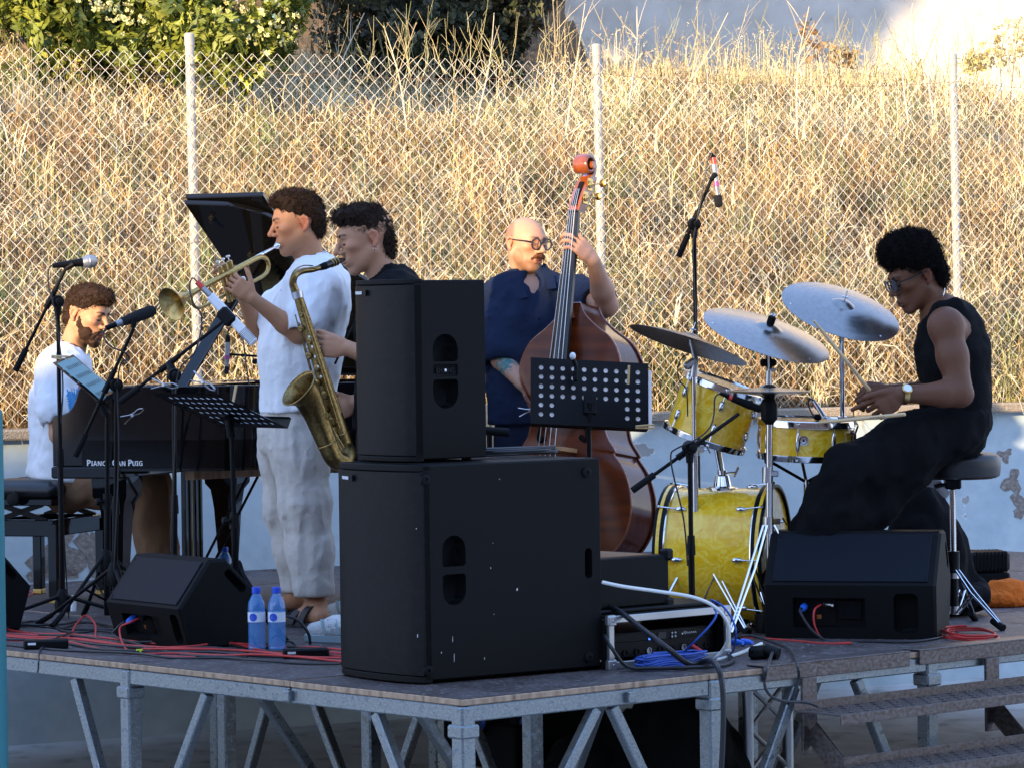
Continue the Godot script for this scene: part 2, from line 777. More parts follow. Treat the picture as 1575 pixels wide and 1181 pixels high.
func _ready():
	t_start = Time.get_ticks_msec()
	cam = Camera3D.new()
	cam.name = "camera"
	cam.fov = rad_to_deg(2.0 * atan(590.5 / FOCAL))
	cam.near = .1
	cam.far = 400.0
	add_child(cam)
	cam.position = Vector3(0, EYE, 0)
	cam.rotation_degrees = Vector3(-.94, 0, -.8)
	cam.current = true
	var sky := ProceduralSkyMaterial.new()
	sky.sky_top_color = Color(.44, .56, .76)
	sky.sky_horizon_color = Color(.82, .85, .88)
	sky.sky_curve = .22
	sky.ground_bottom_color = Color(.35, .32, .28)
	sky.ground_horizon_color = Color(.6, .58, .54)
	sky.sky_energy_multiplier = 1.0
	sky.sun_angle_max = 4.0
	var env := Environment.new()
	env.background_mode = Environment.BG_SKY
	env.sky = Sky.new()
	env.sky.sky_material = sky
	env.tonemap_mode = Environment.TONE_MAPPER_LINEAR
	env.tonemap_exposure = 3.8
	env.sdfgi_enabled = true
	env.ssao_enabled = true
	env.ssil_enabled = true
	var world := WorldEnvironment.new()
	world.name = "world"
	world.environment = env
	add_child(world)
	var sun := DirectionalLight3D.new()
	sun.name = "sun"
	sun.light_energy = 1.15
	sun.light_color = Color(1.0, .88, .69)
	sun.light_angular_distance = .5
	sun.shadow_enabled = true
	add_child(sun)
	var az := deg_to_rad(33.0)
	var el := atan(.197)
	sun.look_at_from_position(Vector3.ZERO, Vector3(sin(az) * cos(el), -sin(el), -cos(az) * cos(el)))
	materials()
	mark("materials")
	build_setting()
	mark("setting")
	build_stage()
	mark("stage")
	build_gear()
	mark("gear")
	build_instruments()
	mark("instruments")
	build_people()
	mark("people")
	build_cables()
	mark("cables")

func materials():
	var m := mat("concrete", lin(1, 1, 1), .9)
	tri_tex(m, noise_tex(.012, [lin(.2, .18, .15), lin(.5, .48, .45), lin(.56, .54, .51), lin(.62, .6, .57)], 1024, SMOOTH, 6, 5), .25, true)
	relief(m, noise_tex(.05, [], 512, SMOOTH, 5, 9), .4)
	m = mat("plaster", lin(1, 1, 1), .85)
	tri_tex(m, peeling_paint(), .42, true)
	relief(m, noise_tex(.03, [], 512, SMOOTH, 5, 12), .35)
	m = mat("coping", lin(1, 1, 1), .95)
	tri_tex(m, noise_tex(.12, [lin(.16, .12, .09), lin(.34, .28, .21), lin(.5, .44, .35)], 512, SMOOTH, 5, 4), 2.0, true)
	relief(m, noise_tex(.12, [], 512, SMOOTH, 5, 4), 1.2)
	m = mat("render_white", lin(1, 1, 1), .9)
	tri_tex(m, noise_tex(.02, [lin(.46, .42, .36), lin(.6, .56, .49), lin(.7, .66, .59)], 512, SMOOTH, 5, 8), .3, true)
	m = mat("mortar", lin(1, 1, 1), .95)
	tri_tex(m, noise_tex(.05, [lin(.13, .1, .08), lin(.22, .18, .15), lin(.42, .4, .38)], 256, SMOOTH, 5, 24), 3.0)
	m = mat("brick_red", lin(.17, .1, .075), .95)
	m = mat("soil", lin(1, 1, 1), 1.0)
	tri_tex(m, noise_tex(.05, [lin(.06, .035, .018), lin(.12, .075, .038), lin(.2, .13, .07)], 512, SMOOTH, 5, 2), .8, true)
	m = mat("cliff", lin(1, 1, 1), 1.0)
	tri_tex(m, noise_tex(.03, [lin(.06, .045, .035), lin(.14, .1, .07), lin(.24, .17, .11)], 512, SMOOTH, 6, 7), .5, true)
	m = mat("grass", lin(1, 1, 1), .75)
	m.vertex_color_use_as_albedo = true
	m = mat("leaf", lin(1, 1, 1), .55)
	m.vertex_color_use_as_albedo = true
	m.backlight_enabled = true
	m.backlight = Color(.55, .55, .55)
	m = mat("bark", lin(.16, .12, .09), .95)
	m = mat("dry_stem", lin(.55, .45, .3), .8)
	m = mat("wire", lin(.7, .68, .63), .5, .15)
	m = mat("rusty_wire", lin(.16, .09, .06), .8, .2)
	m = mat("post_paint", lin(1, 1, 1), .5)
	tri_tex(m, noise_tex(.06, [lin(.24, .23, .21), lin(.33, .315, .29), lin(.38, .365, .34)], 256, SMOOTH, 4, 6), 6.0)
	m = mat("galvanised", lin(1, 1, 1), .42, .75)
	tri_tex(m, noise_tex(.08, [lin(.13, .15, .155), lin(.19, .21, .215), lin(.24, .265, .27), lin(.36, .385, .39)], 512, SMOOTH, 3, 3), 2.5)
	m.roughness_texture = noise_tex(.05, [], 256, SMOOTH, 4, 13)
	m.roughness = .8
	m = mat("dark_steel", lin(1, 1, 1), .45, .6)
	tri_tex(m, noise_tex(.05, [lin(.06, .03, .018), lin(.09, .065, .055), lin(.14, .125, .118), lin(.2, .18, .17)], 512, SMOOTH, 5, 21), 2.2)
	m = mat("deck_top", lin(1, 1, 1), .6)
	tri_tex(m, worn_deck(), .7, true)
	relief(m, noise_tex(.2, [], 512, SMOOTH, 3, 31), .06)
	m = mat("ply_edge", lin(1, 1, 1), .9)
	tri_tex(m, noise_tex(.05, [lin(.14, .09, .055), lin(.33, .22, .14), lin(.5, .36, .24)], 256, SMOOTH, 4, 16, Vector2(1, 6)), 3.0, true)
	m = mat("raw_wood", lin(1, 1, 1), .7)
	tri_tex(m, noise_tex(.04, [lin(.42, .28, .15), lin(.58, .42, .25), lin(.66, .5, .32)], 256, SMOOTH, 4, 17, Vector2(8, 1)), 2.5)
	m = mat("turquoise_paint", lin(.04, .2, .21), .5)
	m = mat("cabinet", lin(1, 1, 1), .62)
	tri_tex(m, noise_tex(.25, [lin(.003, .003, .0032), lin(.005, .005, .0052), lin(.008, .008, .0082)], 512, SMOOTH, 3, 41), 5.0)
	relief(m, noise_tex(.3, [], 512, SMOOTH, 2, 42), .05)
	m = mat("grille", lin(1, 1, 1), .5, .1)
	tri_tex(m, noise_tex(.03, [lin(.003, .0035, .0045), lin(.005, .0055, .0065), lin(.009, .0095, .011)], 512, SMOOTH, 4, 43, Vector2(1, 1)), 2.0)
	m = mat("grille_blue", lin(.006, .008, .013), .5, .05)
	relief(m, noise_tex(.35, [], 256, CELLS, 1, 44), .05)
	m.uv1_triplanar = true
	m.uv1_scale = Vector3.ONE * 8.0
	m = mat("black_plastic", lin(.006, .006, .0065), .45)
	m = mat("black_matte", lin(.005, .005, .005), .85)
	m = mat("black_metal", lin(.005, .005, .006), .35, 0.0)
	m = mat("rubber", lin(.007, .007, .0075), .7)
	for dull in ["cabinet", "grille", "grille_blue", "black_plastic", "black_matte", "black_metal", "rubber"]:
		M[dull].metallic_specular = .25
	m = mat("chip_white", lin(.6, .6, .58), .8)
	m = mat("print_white", lin(.75, .75, .75), .6)
	m = mat("print_black", lin(.02, .02, .02), .6)
	m = mat("print_orange", lin(.75, .22, .04), .6)
	m = mat("chrome", lin(.72, .73, .74), .12, 1.0)
	m = mat("dull_chrome", lin(.55, .55, .56), .3, 1.0)
	m = mat("gold_metal", lin(.55, .38, .14), .3, 1.0)
	m = mat("cable_black", lin(.013, .013, .015), .5)
	m = mat("cable_red", lin(.5, .028, .022), .5)
	m = mat("cable_blue", lin(.018, .075, .36), .5)
	m = mat("cable_white", lin(.72, .72, .66), .5)
	m = mat("connector_blue", lin(.02, .13, .62), .4)
	m = mat("connector_red", lin(.55, .03, .03), .4)
	m = mat("mic_grey", lin(.3, .31, .33), .4, .6)
	m = mat("mic_pink", lin(.35, .06, .22), .4)
	m = mat("mic_red", lin(.6, .04, .03), .4)
	m = mat("foam", lin(.01, .01, .011), 1.0)
	relief(m, noise_tex(.4, [], 256, CELLS, 2, 45), .2)
	m.uv1_triplanar = true
	m.uv1_scale = Vector3.ONE * 20.0
	m = mat("paper", lin(.8, .81, .82), .9)
	m.backlight_enabled = true
	m.backlight = Color(.9, .9, .9)
	m = mat("aluminium", lin(.42, .42, .41), .38, .85)
	m = mat("led_blue", lin(.1, .3, .9), .4)
	m.emission_enabled = true
	m.emission = Color(.25, .45, 1.0)
	m.emission_energy_multiplier = .5
	m = mat("led_green", lin(.1, .8, .2), .4)
	m.emission_enabled = true
	m.emission = Color(.2, 1.0, .3)
	m.emission_energy_multiplier = .8
	m = mat("bottle", lin(.1, .38, .85), .12)
	m.transparency = BaseMaterial3D.TRANSPARENCY_ALPHA
	m.albedo_color.a = .36
	m = mat("bottle_cap", lin(.01, .07, .55), .45)
	m = mat("label_white", lin(.72, .78, .84), .6)
	m = mat("cork", lin(.25, .13, .06), .95)
	m = mat("piano_black", lin(.004, .004, .0045), .05)
	m = mat("leather_black", lin(.011, .011, .012), .4)
	relief(m, noise_tex(.12, [], 256, CELLS, 2, 46), .08)
	m.uv1_triplanar = true
	m.uv1_scale = Vector3.ONE * 6.0
	m = mat("brass", lin(1, 1, 1), .34, 1.0)
	tri_tex(m, noise_tex(.04, [lin(.3, .19, .065), lin(.5, .34, .12), lin(.62, .44, .17)], 256, SMOOTH, 4, 51), 6.0)
	m = mat("sax_brass", lin(1, 1, 1), .36, 1.0)
	tri_tex(m, noise_tex(.05, [lin(.1, .06, .022), lin(.25, .165, .06), lin(.42, .3, .115)], 256, SMOOTH, 5, 52), 5.0)
	m = mat("silver", lin(.8, .8, .8), .15, 1.0)
	m = mat("cymbal", lin(1, 1, 1), .27, 1.0)
	tri_tex(m, noise_tex(.05, [lin(.24, .225, .21), lin(.29, .275, .26), lin(.34, .325, .31)], 512, SMOOTH, 3, 53), 1.5)
	m = mat("cymbal_dark", lin(1, 1, 1), .42, 1.0)
	tri_tex(m, noise_tex(.05, [lin(.14, .1, .07), lin(.26, .19, .13), lin(.33, .25, .18)], 512, SMOOTH, 3, 54), 1.5)
	m = mat("drum_head", lin(.7, .69, .64), .5)
	m = mat("drum_head_dark", lin(.26, .25, .23), .5)
	m = mat("pearl_yellow", lin(1, 1, 1), .24, 0.0)
	tri_tex(m, pearl(), 1.5)
	m.clearcoat_enabled = true
	m.clearcoat = .5
	m.clearcoat_roughness = .05
	m = mat("varnish_front", lin(1, 1, 1), .22)
	tri_tex(m, noise_tex(.02, [lin(.05, .009, .003), lin(.12, .022, .004), lin(.19, .042, .006)], 512, SMOOTH, 4, 55, Vector2(8, 1)), 1.4)
	m.metallic_specular = .36
	m = mat("varnish_rib", lin(1, 1, 1), .14)
	tri_tex(m, noise_tex(.02, [lin(.035, .01, .007), lin(.07, .018, .01), lin(.11, .028, .013)], 512, SMOOTH, 4, 56, Vector2(1, 4)), 1.6)
	m.metallic_specular = .42
	m = mat("varnish_scroll", lin(1, 1, 1), .2)
	tri_tex(m, noise_tex(.03, [lin(.11, .022, .006), lin(.2, .045, .01), lin(.28, .075, .018)], 256, SMOOTH, 4, 57, Vector2(1, 4)), 4.0)
	m.clearcoat_enabled = true
	m.clearcoat = .8
	m.clearcoat_roughness = .06
	m = mat("ebony", lin(.01, .009, .01), .3)
	m = mat("maple", lin(.4, .2, .08), .55)
	m = mat("string", lin(.55, .55, .55), .3, .9)
	m = mat("stick_wood", lin(.6, .42, .22), .5)
	m = mat("clothes_peg", lin(.62, .42, .2), .7)
	m = mat("skin", lin(1, 1, 1), .5)
	m.metallic_specular = .36
	m.vertex_color_use_as_albedo = true
	m.subsurf_scatter_enabled = true
	m.subsurf_scatter_strength = .12
	relief(m, noise_tex(.2, [], 256, SMOOTH, 4, 61), .03)
	m.uv1_triplanar = true
	m.uv1_scale = Vector3.ONE * 9.0
	m = mat("hair", lin(1, 1, 1), .8)
	m.metallic_specular = .22
	m.vertex_color_use_as_albedo = true
	m = mat("eye_white", lin(.62, .58, .54), .2)
	m = mat("eye_iris", lin(.035, .018, .01), .15)
	cloth("linen_white", lin(.78, .79, .8), .05)
	cloth("tee_white", lin(.74, .75, .77), .035)
	cloth("linen_beige", lin(.57, .53, .475), .06)
	cloth("navy", lin(.013, .021, .048), .05)
	cloth("navy_trouser", lin(.012, .016, .034), .05)
	cloth("black_cloth", lin(.006, .006, .007), .05)
	cloth("black_rib", lin(.005, .005, .0056), .04)
	cloth("brown_trouser", lin(.2, .115, .065), .05)
	cloth("fleece_orange", lin(.62, .135, .018), .3)
	cloth("white_rag", lin(.7, .7, .72), .05)
	m = mat("sandal", lin(.022, .018, .02), .6)
	m = mat("shoe_white", lin(.24, .32, .34), .6)
	m = mat("shoe_mesh", lin(.55, .56, .55), .85)
	relief(m, weave, .5)
	m.uv1_triplanar = true
	m.uv1_scale = Vector3.ONE * 8.0
	m = mat("lens_dark", lin(.02, .018, .018), .05)
	m.transparency = BaseMaterial3D.TRANSPARENCY_ALPHA
	m.albedo_color.a = .55
	m = mat("lens_amber", lin(.4, .17, .06), .05)
	m.transparency = BaseMaterial3D.TRANSPARENCY_ALPHA
	m.albedo_color.a = .4
	m = mat("ink_teal", lin(.03, .12, .13), .5)
	m = mat("print_sky", lin(.05, .26, .55), .8)
	m = mat("print_pink", lin(.65, .12, .16), .8)

func cloth(called: String, c: Color, bump: float):
	var m := mat(called, c, .95)
	m.metallic_specular = .25
	if c.get_luminance() > .3:
		m.rim_enabled = true
		m.rim = .2
		m.rim_tint = .7
	m.uv1_triplanar = true
	m.uv1_scale = Vector3.ONE * 2.2
	relief(m, weave, bump * 6.0)

var weave: ImageTexture = woven()

# cloth relief: crumpled creases with a weave on them; half a metre square
static func woven() -> ImageTexture:
	var n := 640
	var f := FastNoiseLite.new()
	f.noise_type = SMOOTH
	f.frequency = .0065
	f.fractal_type = FastNoiseLite.FRACTAL_RIDGED
	f.fractal_octaves = 3
	f.seed = 17
	f.domain_warp_enabled = true
	f.domain_warp_amplitude = 40.0
	f.domain_warp_frequency = .006
	var im := f.get_seamless_image(n, n)
	im.convert(Image.FORMAT_RGB8)
	var d := im.get_data()
	for y in n:
		for x in n:
			var i := (y * n + x) * 3
			var v := pow(d[i] / 255.0, 1.6) * 225.0 + 8.0 * (1.0 + sin(x * TAU / 5.0)) * .5 + 8.0 * (1.0 + sin(y * TAU / 5.0)) * .5
			d[i] = clampi(int(v), 0, 255)
			d[i + 1] = d[i]
			d[i + 2] = d[i]
	return ImageTexture.create_from_image(Image.create_from_data(n, n, false, Image.FORMAT_RGB8, d))

# pale blue limewash that has flaked to brown mortar in places
func peeling_paint() -> ImageTexture:
	var n := 768
	var a := soft_noise(.006, 101, 5)
	var ia := a.get_seamless_image(n, n)
	var ib := soft_noise(.03, 102, 5).get_seamless_image(n, n)
	var ic := soft_noise(.012, 103, 4).get_seamless_image(n, n)
	var im := Image.create(n, n, false, Image.FORMAT_RGB8)
	var paint := Color(.37, .455, .49)
	var chalk := Color(.5, .56, .57)
	var mortar := Color(.22, .185, .155)
	for y in n:
		for x in n:
			var va := ia.get_pixel(x, y).r
			var vb := ib.get_pixel(x, y).r
			var vc := ic.get_pixel(x, y).r
			var t := va * .8 + vb * .2
			var c := paint.lerp(chalk, clampf(vc * 1.6 - .35, 0, 1) * .8)
			c = c * (.9 + .2 * vb)
			if t > .84:
				c = mortar * (.8 + .5 * vb)
			elif t > .825:
				c = Color(.68, .68, .67)
			im.set_pixel(x, y, Color(c.r, c.g, c.b).linear_to_srgb())
	return ImageTexture.create_from_image(im)

# brown phenolic board, scuffed, with paler worn patches and specks of plaster
func worn_deck() -> ImageTexture:
	var n := 768
	var ia := soft_noise(.01, 111, 5).get_seamless_image(n, n)
	var ib := soft_noise(.06, 112, 4).get_seamless_image(n, n)
	var im := Image.create(n, n, false, Image.FORMAT_RGB8)
	var rg := RandomNumberGenerator.new()
	rg.seed = 5
	for y in n:
		for x in n:
			var va := ia.get_pixel(x, y).r
			var vb := ib.get_pixel(x, y).r
			var c := Color(.042, .029, .026).lerp(Color(.082, .064, .06), clampf(va * 1.8 - .4, 0, 1))
			c = c * (.75 + .5 * vb)
			if vb > .74:
				c = c.lerp(Color(.3, .29, .28), .6)
			im.set_pixel(x, y, Color(c.r, c.g, c.b).linear_to_srgb())
	for k in 90:
		var x := rg.randi_range(0, n - 1)
		var y := rg.randi_range(0, n - 1)
		var l := rg.randi_range(2, 16)
		var dx := rg.randf_range(-1, 1)
		var dy := rg.randf_range(-1, 1)
		for i in l:
			im.set_pixel(posmod(int(x + dx * i), n), posmod(int(y + dy * i), n), Color(.55, .54, .52))
	return ImageTexture.create_from_image(im)

# marbled yellow pearl wrap
func pearl() -> ImageTexture:
	var n := 512
	var w1 := soft_noise(.011, 121, 2).get_seamless_image(n, n)
	var w2 := soft_noise(.011, 122, 2).get_seamless_image(n, n)
	var f := FastNoiseLite.new()
	f.noise_type = SMOOTH
	f.frequency = .018
	f.fractal_type = FastNoiseLite.FRACTAL_RIDGED
	f.fractal_octaves = 2
	f.seed = 123
	var r := f.get_seamless_image(n, n)
	var im := Image.create(n, n, false, Image.FORMAT_RGB8)
	for y in n:
		for x in n:
			var u := posmod(int(x + 90 * (w1.get_pixel(x, y).r - .5)), n)
			var v := posmod(int(y + 90 * (w2.get_pixel(x, y).r - .5)), n)
			var t := r.get_pixel(u, v).r
			var c := Color(.76, .4, .004).lerp(Color(1.0, .59, .01), clampf(t * 1.3, 0, 1))
			if t > .62:
				c = c.lerp(Color(1.0, .74, .12), clampf((t - .62) * 3.2, 0, 1))
			im.set_pixel(x, y, Color(c.r, c.g, c.b).linear_to_srgb())
	return ImageTexture.create_from_image(im)

# ------------------------------------------------------------------ setting
# The back wall runs from WALL0 towards WDIR; BACK points away from the stage, up the bank.
const WALL0 := Vector3(-2.35, 0, -16.4)
const WDIR := Vector3(.8898, 0, -.4563)
const BACK := Vector3(-.4563, 0, -.8898)
const WALL_TOP := 1.455

func wall_point(u: float, v: float, y: float) -> Vector3:
	return WALL0 + WDIR * u + BACK * v + UP * y

func wall_u(px: float) -> float:
	var k := (px - 787.5) / FOCAL
	return (-WALL0.z * k - WALL0.x) / (WDIR.x + WDIR.z * k)

func bank_height(u: float, v: float) -> float:
	var y := 1.36 + .435 * clampf(v, 0.0, 3.3) + .1 * maxf(v - 3.3, 0.0)
	return y + bank_noise.get_noise_2d(u * 10.0, v * 10.0) * .22 * smoothstep(.1, .8, v)

var bank_noise := FastNoiseLite.new()
var grass_root: Node3D

func build_setting():
	bank_noise.frequency = .06
	bank_noise.seed = 4
	var g := MB.new()
	g.sheet(v3([xyz(-150, 0, -150), xyz(150, 0, -150), xyz(150, 0, 150), xyz(-150, 0, 150)]))
	struct("ground", g, M.concrete)
	var wall := thing("retaining_wall", "low blue-white plastered wall with flaking paint and a rough coping", "wall", wall_point(3, 0, 0))
	var w := MB.new()
	var b := Basis(WDIR, UP, -BACK)
	w.box(xyz(13, WALL_TOP - .05, .2), Transform3D(b, wall_point(2.9, .1, (WALL_TOP - .05) / 2)))
	part(wall, "plastered_face", w, M.plaster)
	var u := -3.5
	var r := RandomNumberGenerator.new()
	r.seed = 11
	while u < 9.2:
		var l := r.randf_range(.78, .84)
		var c := MB.new()
		c.box(xyz(l - .006, .05, .3), Transform3D(b, wall_point(u + l / 2, .09, WALL_TOP - .025)), .008)
		part(wall, "coping_block", c, M.coping)
		u += l
	for q in [[85, 848, .16, .17], [138, 842, .09, .13], [72, 878, .13, .07], [1556, 742, .07, .08], [1572, 778, .1, .07], [1545, 700, .05, .04]]:
		var cc := wall_point(wall_u(q[0]), -.0012, 0)
		cc.y = at(q[0], q[1], -cc.z).y
		var ol := v2([])
		for k in 26:
			var an := TAU * k / 26.0
			var rr := .75 + .3 * sin(an * 3.0 + q[0]) + r.randf_range(-.16, .16)
			ol.append(p2(cos(an) * q[2] * rr, sin(an) * q[3] * rr))
		var fp := MB.new()
		fp.prism(ol, 0.0, .002, Transform3D(Basis(WDIR, UP, -BACK), cc))
		part(wall, "flaked_patch", fp, M.mortar)
	build_bank()
	build_fence()
	mark("fence")
	build_grass()
	mark("grass")
	build_backdrop()
	mark("backdrop")
	build_shading_house()
	var t := thing("turquoise_pole", "turquoise painted steel pole at the far left edge", "pole", xyz(0, 0, 0))
	var p0 := at(3, 900, 11.9)
	p0.y = 0
	t.position = p0
	var m := MB.new()
	m.lathe(v2([.03, .015, .03, 1.63, .024, 1.645, 0.0, 1.65]), tf(p0 + xyz(-.02, 0, 0)), 20)
	part(t, "shaft", m, M.turquoise_paint)
	m = MB.new()
	m.box(xyz(.15, .014, .15), tf(p0 + xyz(-.02, .007, 0)), .003)
	part(t, "base_plate", m, M.turquoise_paint)

func build_bank():
	var m := MB.new()
	var nu := 60
	var nv := 36
	var rows := []
	for j in nv + 1:
		var v := .2 + 9.0 * pow(float(j) / nv, 1.5)
		var row := PackedVector3Array()
		for i in nu + 1:
			var u := -4.0 + 16.0 * i / nu
			row.append(wall_point(u, v, bank_height(u, v)))
		rows.append(row)
	m.loft(rows, false, false, false, false)
	struct("hill_bank", m, M.soil, 180)

func build_fence():
	var f := thing("chain_link_fence", "galvanised chain-link fence on pale posts along the wall top", "fence", wall_point(3, .1, WALL_TOP))
	var spots := []
	for px in [295.0, 923.0, 1472.0]:
		spots.append(wall_u(px + 24))
	spots = [spots[0] - 2.2, spots[0], spots[1], spots[2], spots[2] + 2.15]
	var top := WALL_TOP + 1.84
	var lean := 0.0
	for s in spots:
		var p := MB.new()
		var a := wall_point(s, .12, WALL_TOP - .02)
		var c := wall_point(s - .018, .12, top)
		p.rod(a, c, .022, .022, 16)
		var o := part(f, "post", p, M.post_paint)
		var k := MB.new()
		k.lathe(v2([.0245, -.05, .0245, .004, .018, .011, 0, .013]), Transform3D(along(c - a), c), 16)
		part(o, "cap", k, M.post_paint)
	var pos := PackedVector3Array()
	var nor := PackedVector3Array()
	var idx := PackedInt32Array()
	var w2 := .0325
	var h2 := .0318
	var u0 := -3.4
	var n := int(12.6 / w2)
	var sag := soft_noise(.5, 77, 2)
	for k in n:
		var u := u0 + k * w2
		var rise := 1.76 if u < spots[2] else 1.72 - .05 * sin(clampf((u - spots[2]) / 2.0, 0, 1) * PI)
		rise += sag.get_noise_1d(u * 3.0) * .02
		var steps := int(rise / h2)
		var first := pos.size()
		for j in steps + 1:
			var odd := (j + k) % 2
			var uu := u + (w2 if odd else 0.0) + sag.get_noise_2d(u * 2.0, j * .1) * .012
			var vv := .085 + (.0022 if odd else -.0022) + sag.get_noise_2d(u * 1.3 + 40.0, j * .06) * .025
			var c := wall_point(uu, vv, WALL_TOP + .01 + j * h2 + sag.get_noise_2d(u * 2.0, 30.0) * .008)
			for q in 3:
				var a := TAU * q / 3.0 + .5
				var o := (WDIR * cos(a) - BACK * sin(a))
				pos.append(c + o * .0015)
				nor.append(o)
		for j in steps:
			for q in 3:
				var a := first + j * 3 + q
				var d := first + j * 3 + (q + 1) % 3
				idx.append_array(PackedInt32Array([a, d, d + 3, a, d + 3, a + 3]))
	var arr := []
	arr.resize(Mesh.ARRAY_MAX)
	arr[Mesh.ARRAY_VERTEX] = pos
	arr[Mesh.ARRAY_NORMAL] = nor
	arr[Mesh.ARRAY_INDEX] = idx
	var am := ArrayMesh.new()
	am.add_surface_from_arrays(Mesh.PRIMITIVE_TRIANGLES, arr)
	var net := node_of(am, M.wire, "wire_netting")
	f.add_child(net, true)
	net.position = -f.position
	for lvl in [1.7, .86]:
		for s in spots.size() - 1:
			var m := MB.new()
			var path := PackedVector3Array()
			for i in 17:
				var t := i / 16.0
				path.append(wall_point(lerpf(spots[s], spots[s + 1], t), .095, WALL_TOP + lvl - .045 * 4.0 * t * (1 - t) * (1.0 if lvl > 1.0 else .2)))
			m.tube(path, .0016, 4)
			if lvl > 1.0:
				for i in range(1, 22):
					var p := wall_point(lerpf(spots[s], spots[s + 1], i / 22.0), .095, WALL_TOP + lvl - .045 * 4.0 * (i / 22.0) * (1 - i / 22.0))
					m.rod(p - xyz(.008, .012, 0), p + xyz(.008, .012, 0), .001, .001, 3)
			part(f, "straining_wire", m, M.rusty_wire)

# --- dry grass
# one square metre of tangled dry grass; tiles are laid side by side up the bank
func grass_tile(sd: int, blades: int, low: bool) -> ArrayMesh:
	var r := RandomNumberGenerator.new()
	r.seed = sd
	var pos := PackedVector3Array()
	var col := PackedColorArray()
	var idx := PackedInt32Array()
	var patch := soft_noise(1.6, sd + 7, 3)
	var straw := [Color(.6, .47, .25), Color(.7, .58, .34), Color(.77, .69, .46), Color(.52, .38, .19)]
	if low:
		straw = [Color(.5, .37, .18), Color(.61, .48, .26), Color(.72, .62, .4), Color(.42, .29, .13)]
	var brown := [Color(.21, .125, .055), Color(.28, .17, .08), Color(.15, .085, .035)]
	var green := [Color(.17, .2, .07), Color(.11, .14, .05), Color(.31, .31, .13)]
	var root0 := NIL
	var c0 := Color.WHITE
	var lean0 := NIL
	var tall := 1.0
	var left := 0
	for i in blades:
		if left <= 0:
			left = r.randi_range(12, 46)
			root0 = xyz(r.randf(), -.03, r.randf())
			var pick := r.randf() + patch.get_noise_2d(root0.x, root0.z) * .5
			c0 = straw[r.randi() % 4]
			if pick > (.66 if low else .9):
				c0 = brown[r.randi() % 3]
			elif pick < (.17 if low else .06):
				c0 = green[r.randi() % 3]
			var la := r.randf() * TAU
			lean0 = xyz(cos(la), 0, sin(la)) * r.randf_range(0.0, .8)
			tall = r.randf_range(.6, 1.3)
		left -= 1
		var root := root0 + xyz(r.randfn() * .022, 0.0, r.randfn() * .022)
		var kind := r.randf()
		var c := c0 * r.randf_range(.72, 1.18)
		var hgt := r.randf_range(.18, .56) * tall
		var lean := r.randf_range(.1, .75)
		var wid := r.randf_range(.0011, .0027)
		if kind < (.74 if low else .68):
			hgt = r.randf_range(.1, .27)
			lean = r.randf_range(.6, 1.8)
			wid *= 1.5
			root.y += r.randf_range(0.0, .42) * tall
		elif kind > .982:
			hgt = r.randf_range(.5, .85)
			lean = r.randf_range(0.0, .35)
			wid = .0014
		var a := r.randf() * TAU
		var out := (xyz(cos(a), 0, sin(a)) + lean0).normalized()
		var b := a + r.randf_range(.6, 2.5)
		var side := xyz(cos(b), r.randf_range(-.3, .3), sin(b)) * wid
		var up := UP * hgt / sqrt(1.0 + lean * lean * .5)
		var p1 := root + up * .5 + out * (lean * hgt * .16)
		var p2 := root + up * .92 + out * (lean * hgt * .5)
		var p3 := root + up * (1.0 - .16 * lean) + out * (lean * hgt * .92)
		if kind < (.74 if low else .68):
			p2.y = p1.y + r.randf_range(0.0, .09)
			p3.y = p2.y - r.randf_range(.02, .13)
		var f := pos.size()
		pos.append_array(v3([root - side, root + side, p1 - side, p1 + side, p2 - side * .8, p2 + side * .8, p3]))
		for k in 7:
			col.append(c)
		idx.append_array(PackedInt32Array([f, f + 1, f + 3, f, f + 3, f + 2, f + 2, f + 3, f + 5, f + 2, f + 5, f + 4, f + 4, f + 5, f + 6]))
		p1 = p2
		p2 = p3
		if kind > .86 or kind < .08:
			var s0 := p2
			for w in 5:
				var aa := r.randf() * TAU
				var dir := (xyz(cos(aa), r.randf_range(-1.1, .1), sin(aa)) + out * .5).normalized()
				var l := r.randf_range(.01, .021)
				var sw := dir.cross(xyz(sin(aa), .3, cos(aa))).normalized() * r.randf_range(.0012, .0024)
				var e := pos.size()
				pos.append_array(v3([s0, s0 + dir * l * .45 + sw, s0 + dir * l, s0 + dir * l * .45 - sw]))
				for k in 4:
					col.append(c * 1.12)
				idx.append_array(PackedInt32Array([e, e + 1, e + 2, e, e + 2, e + 3]))
				s0 = s0.lerp(p1, .16)
	var nor := PackedVector3Array()
	nor.resize(pos.size())
	for i in range(0, idx.size(), 3):
		var x := (pos[idx[i + 2]] - pos[idx[i]]).cross(pos[idx[i + 1]] - pos[idx[i]])
		for k in 3:
			nor[idx[i + k]] += x
	for i in nor.size():
		nor[i] = nor[i].normalized() if nor[i].length_squared() > 1e-24 else UP
	var arr := []
	arr.resize(Mesh.ARRAY_MAX)
	arr[Mesh.ARRAY_VERTEX] = pos
	arr[Mesh.ARRAY_NORMAL] = nor
	arr[Mesh.ARRAY_COLOR] = col
	arr[Mesh.ARRAY_INDEX] = idx
	var am := ArrayMesh.new()
	am.add_surface_from_arrays(Mesh.PRIMITIVE_TRIANGLES, arr)
	return am

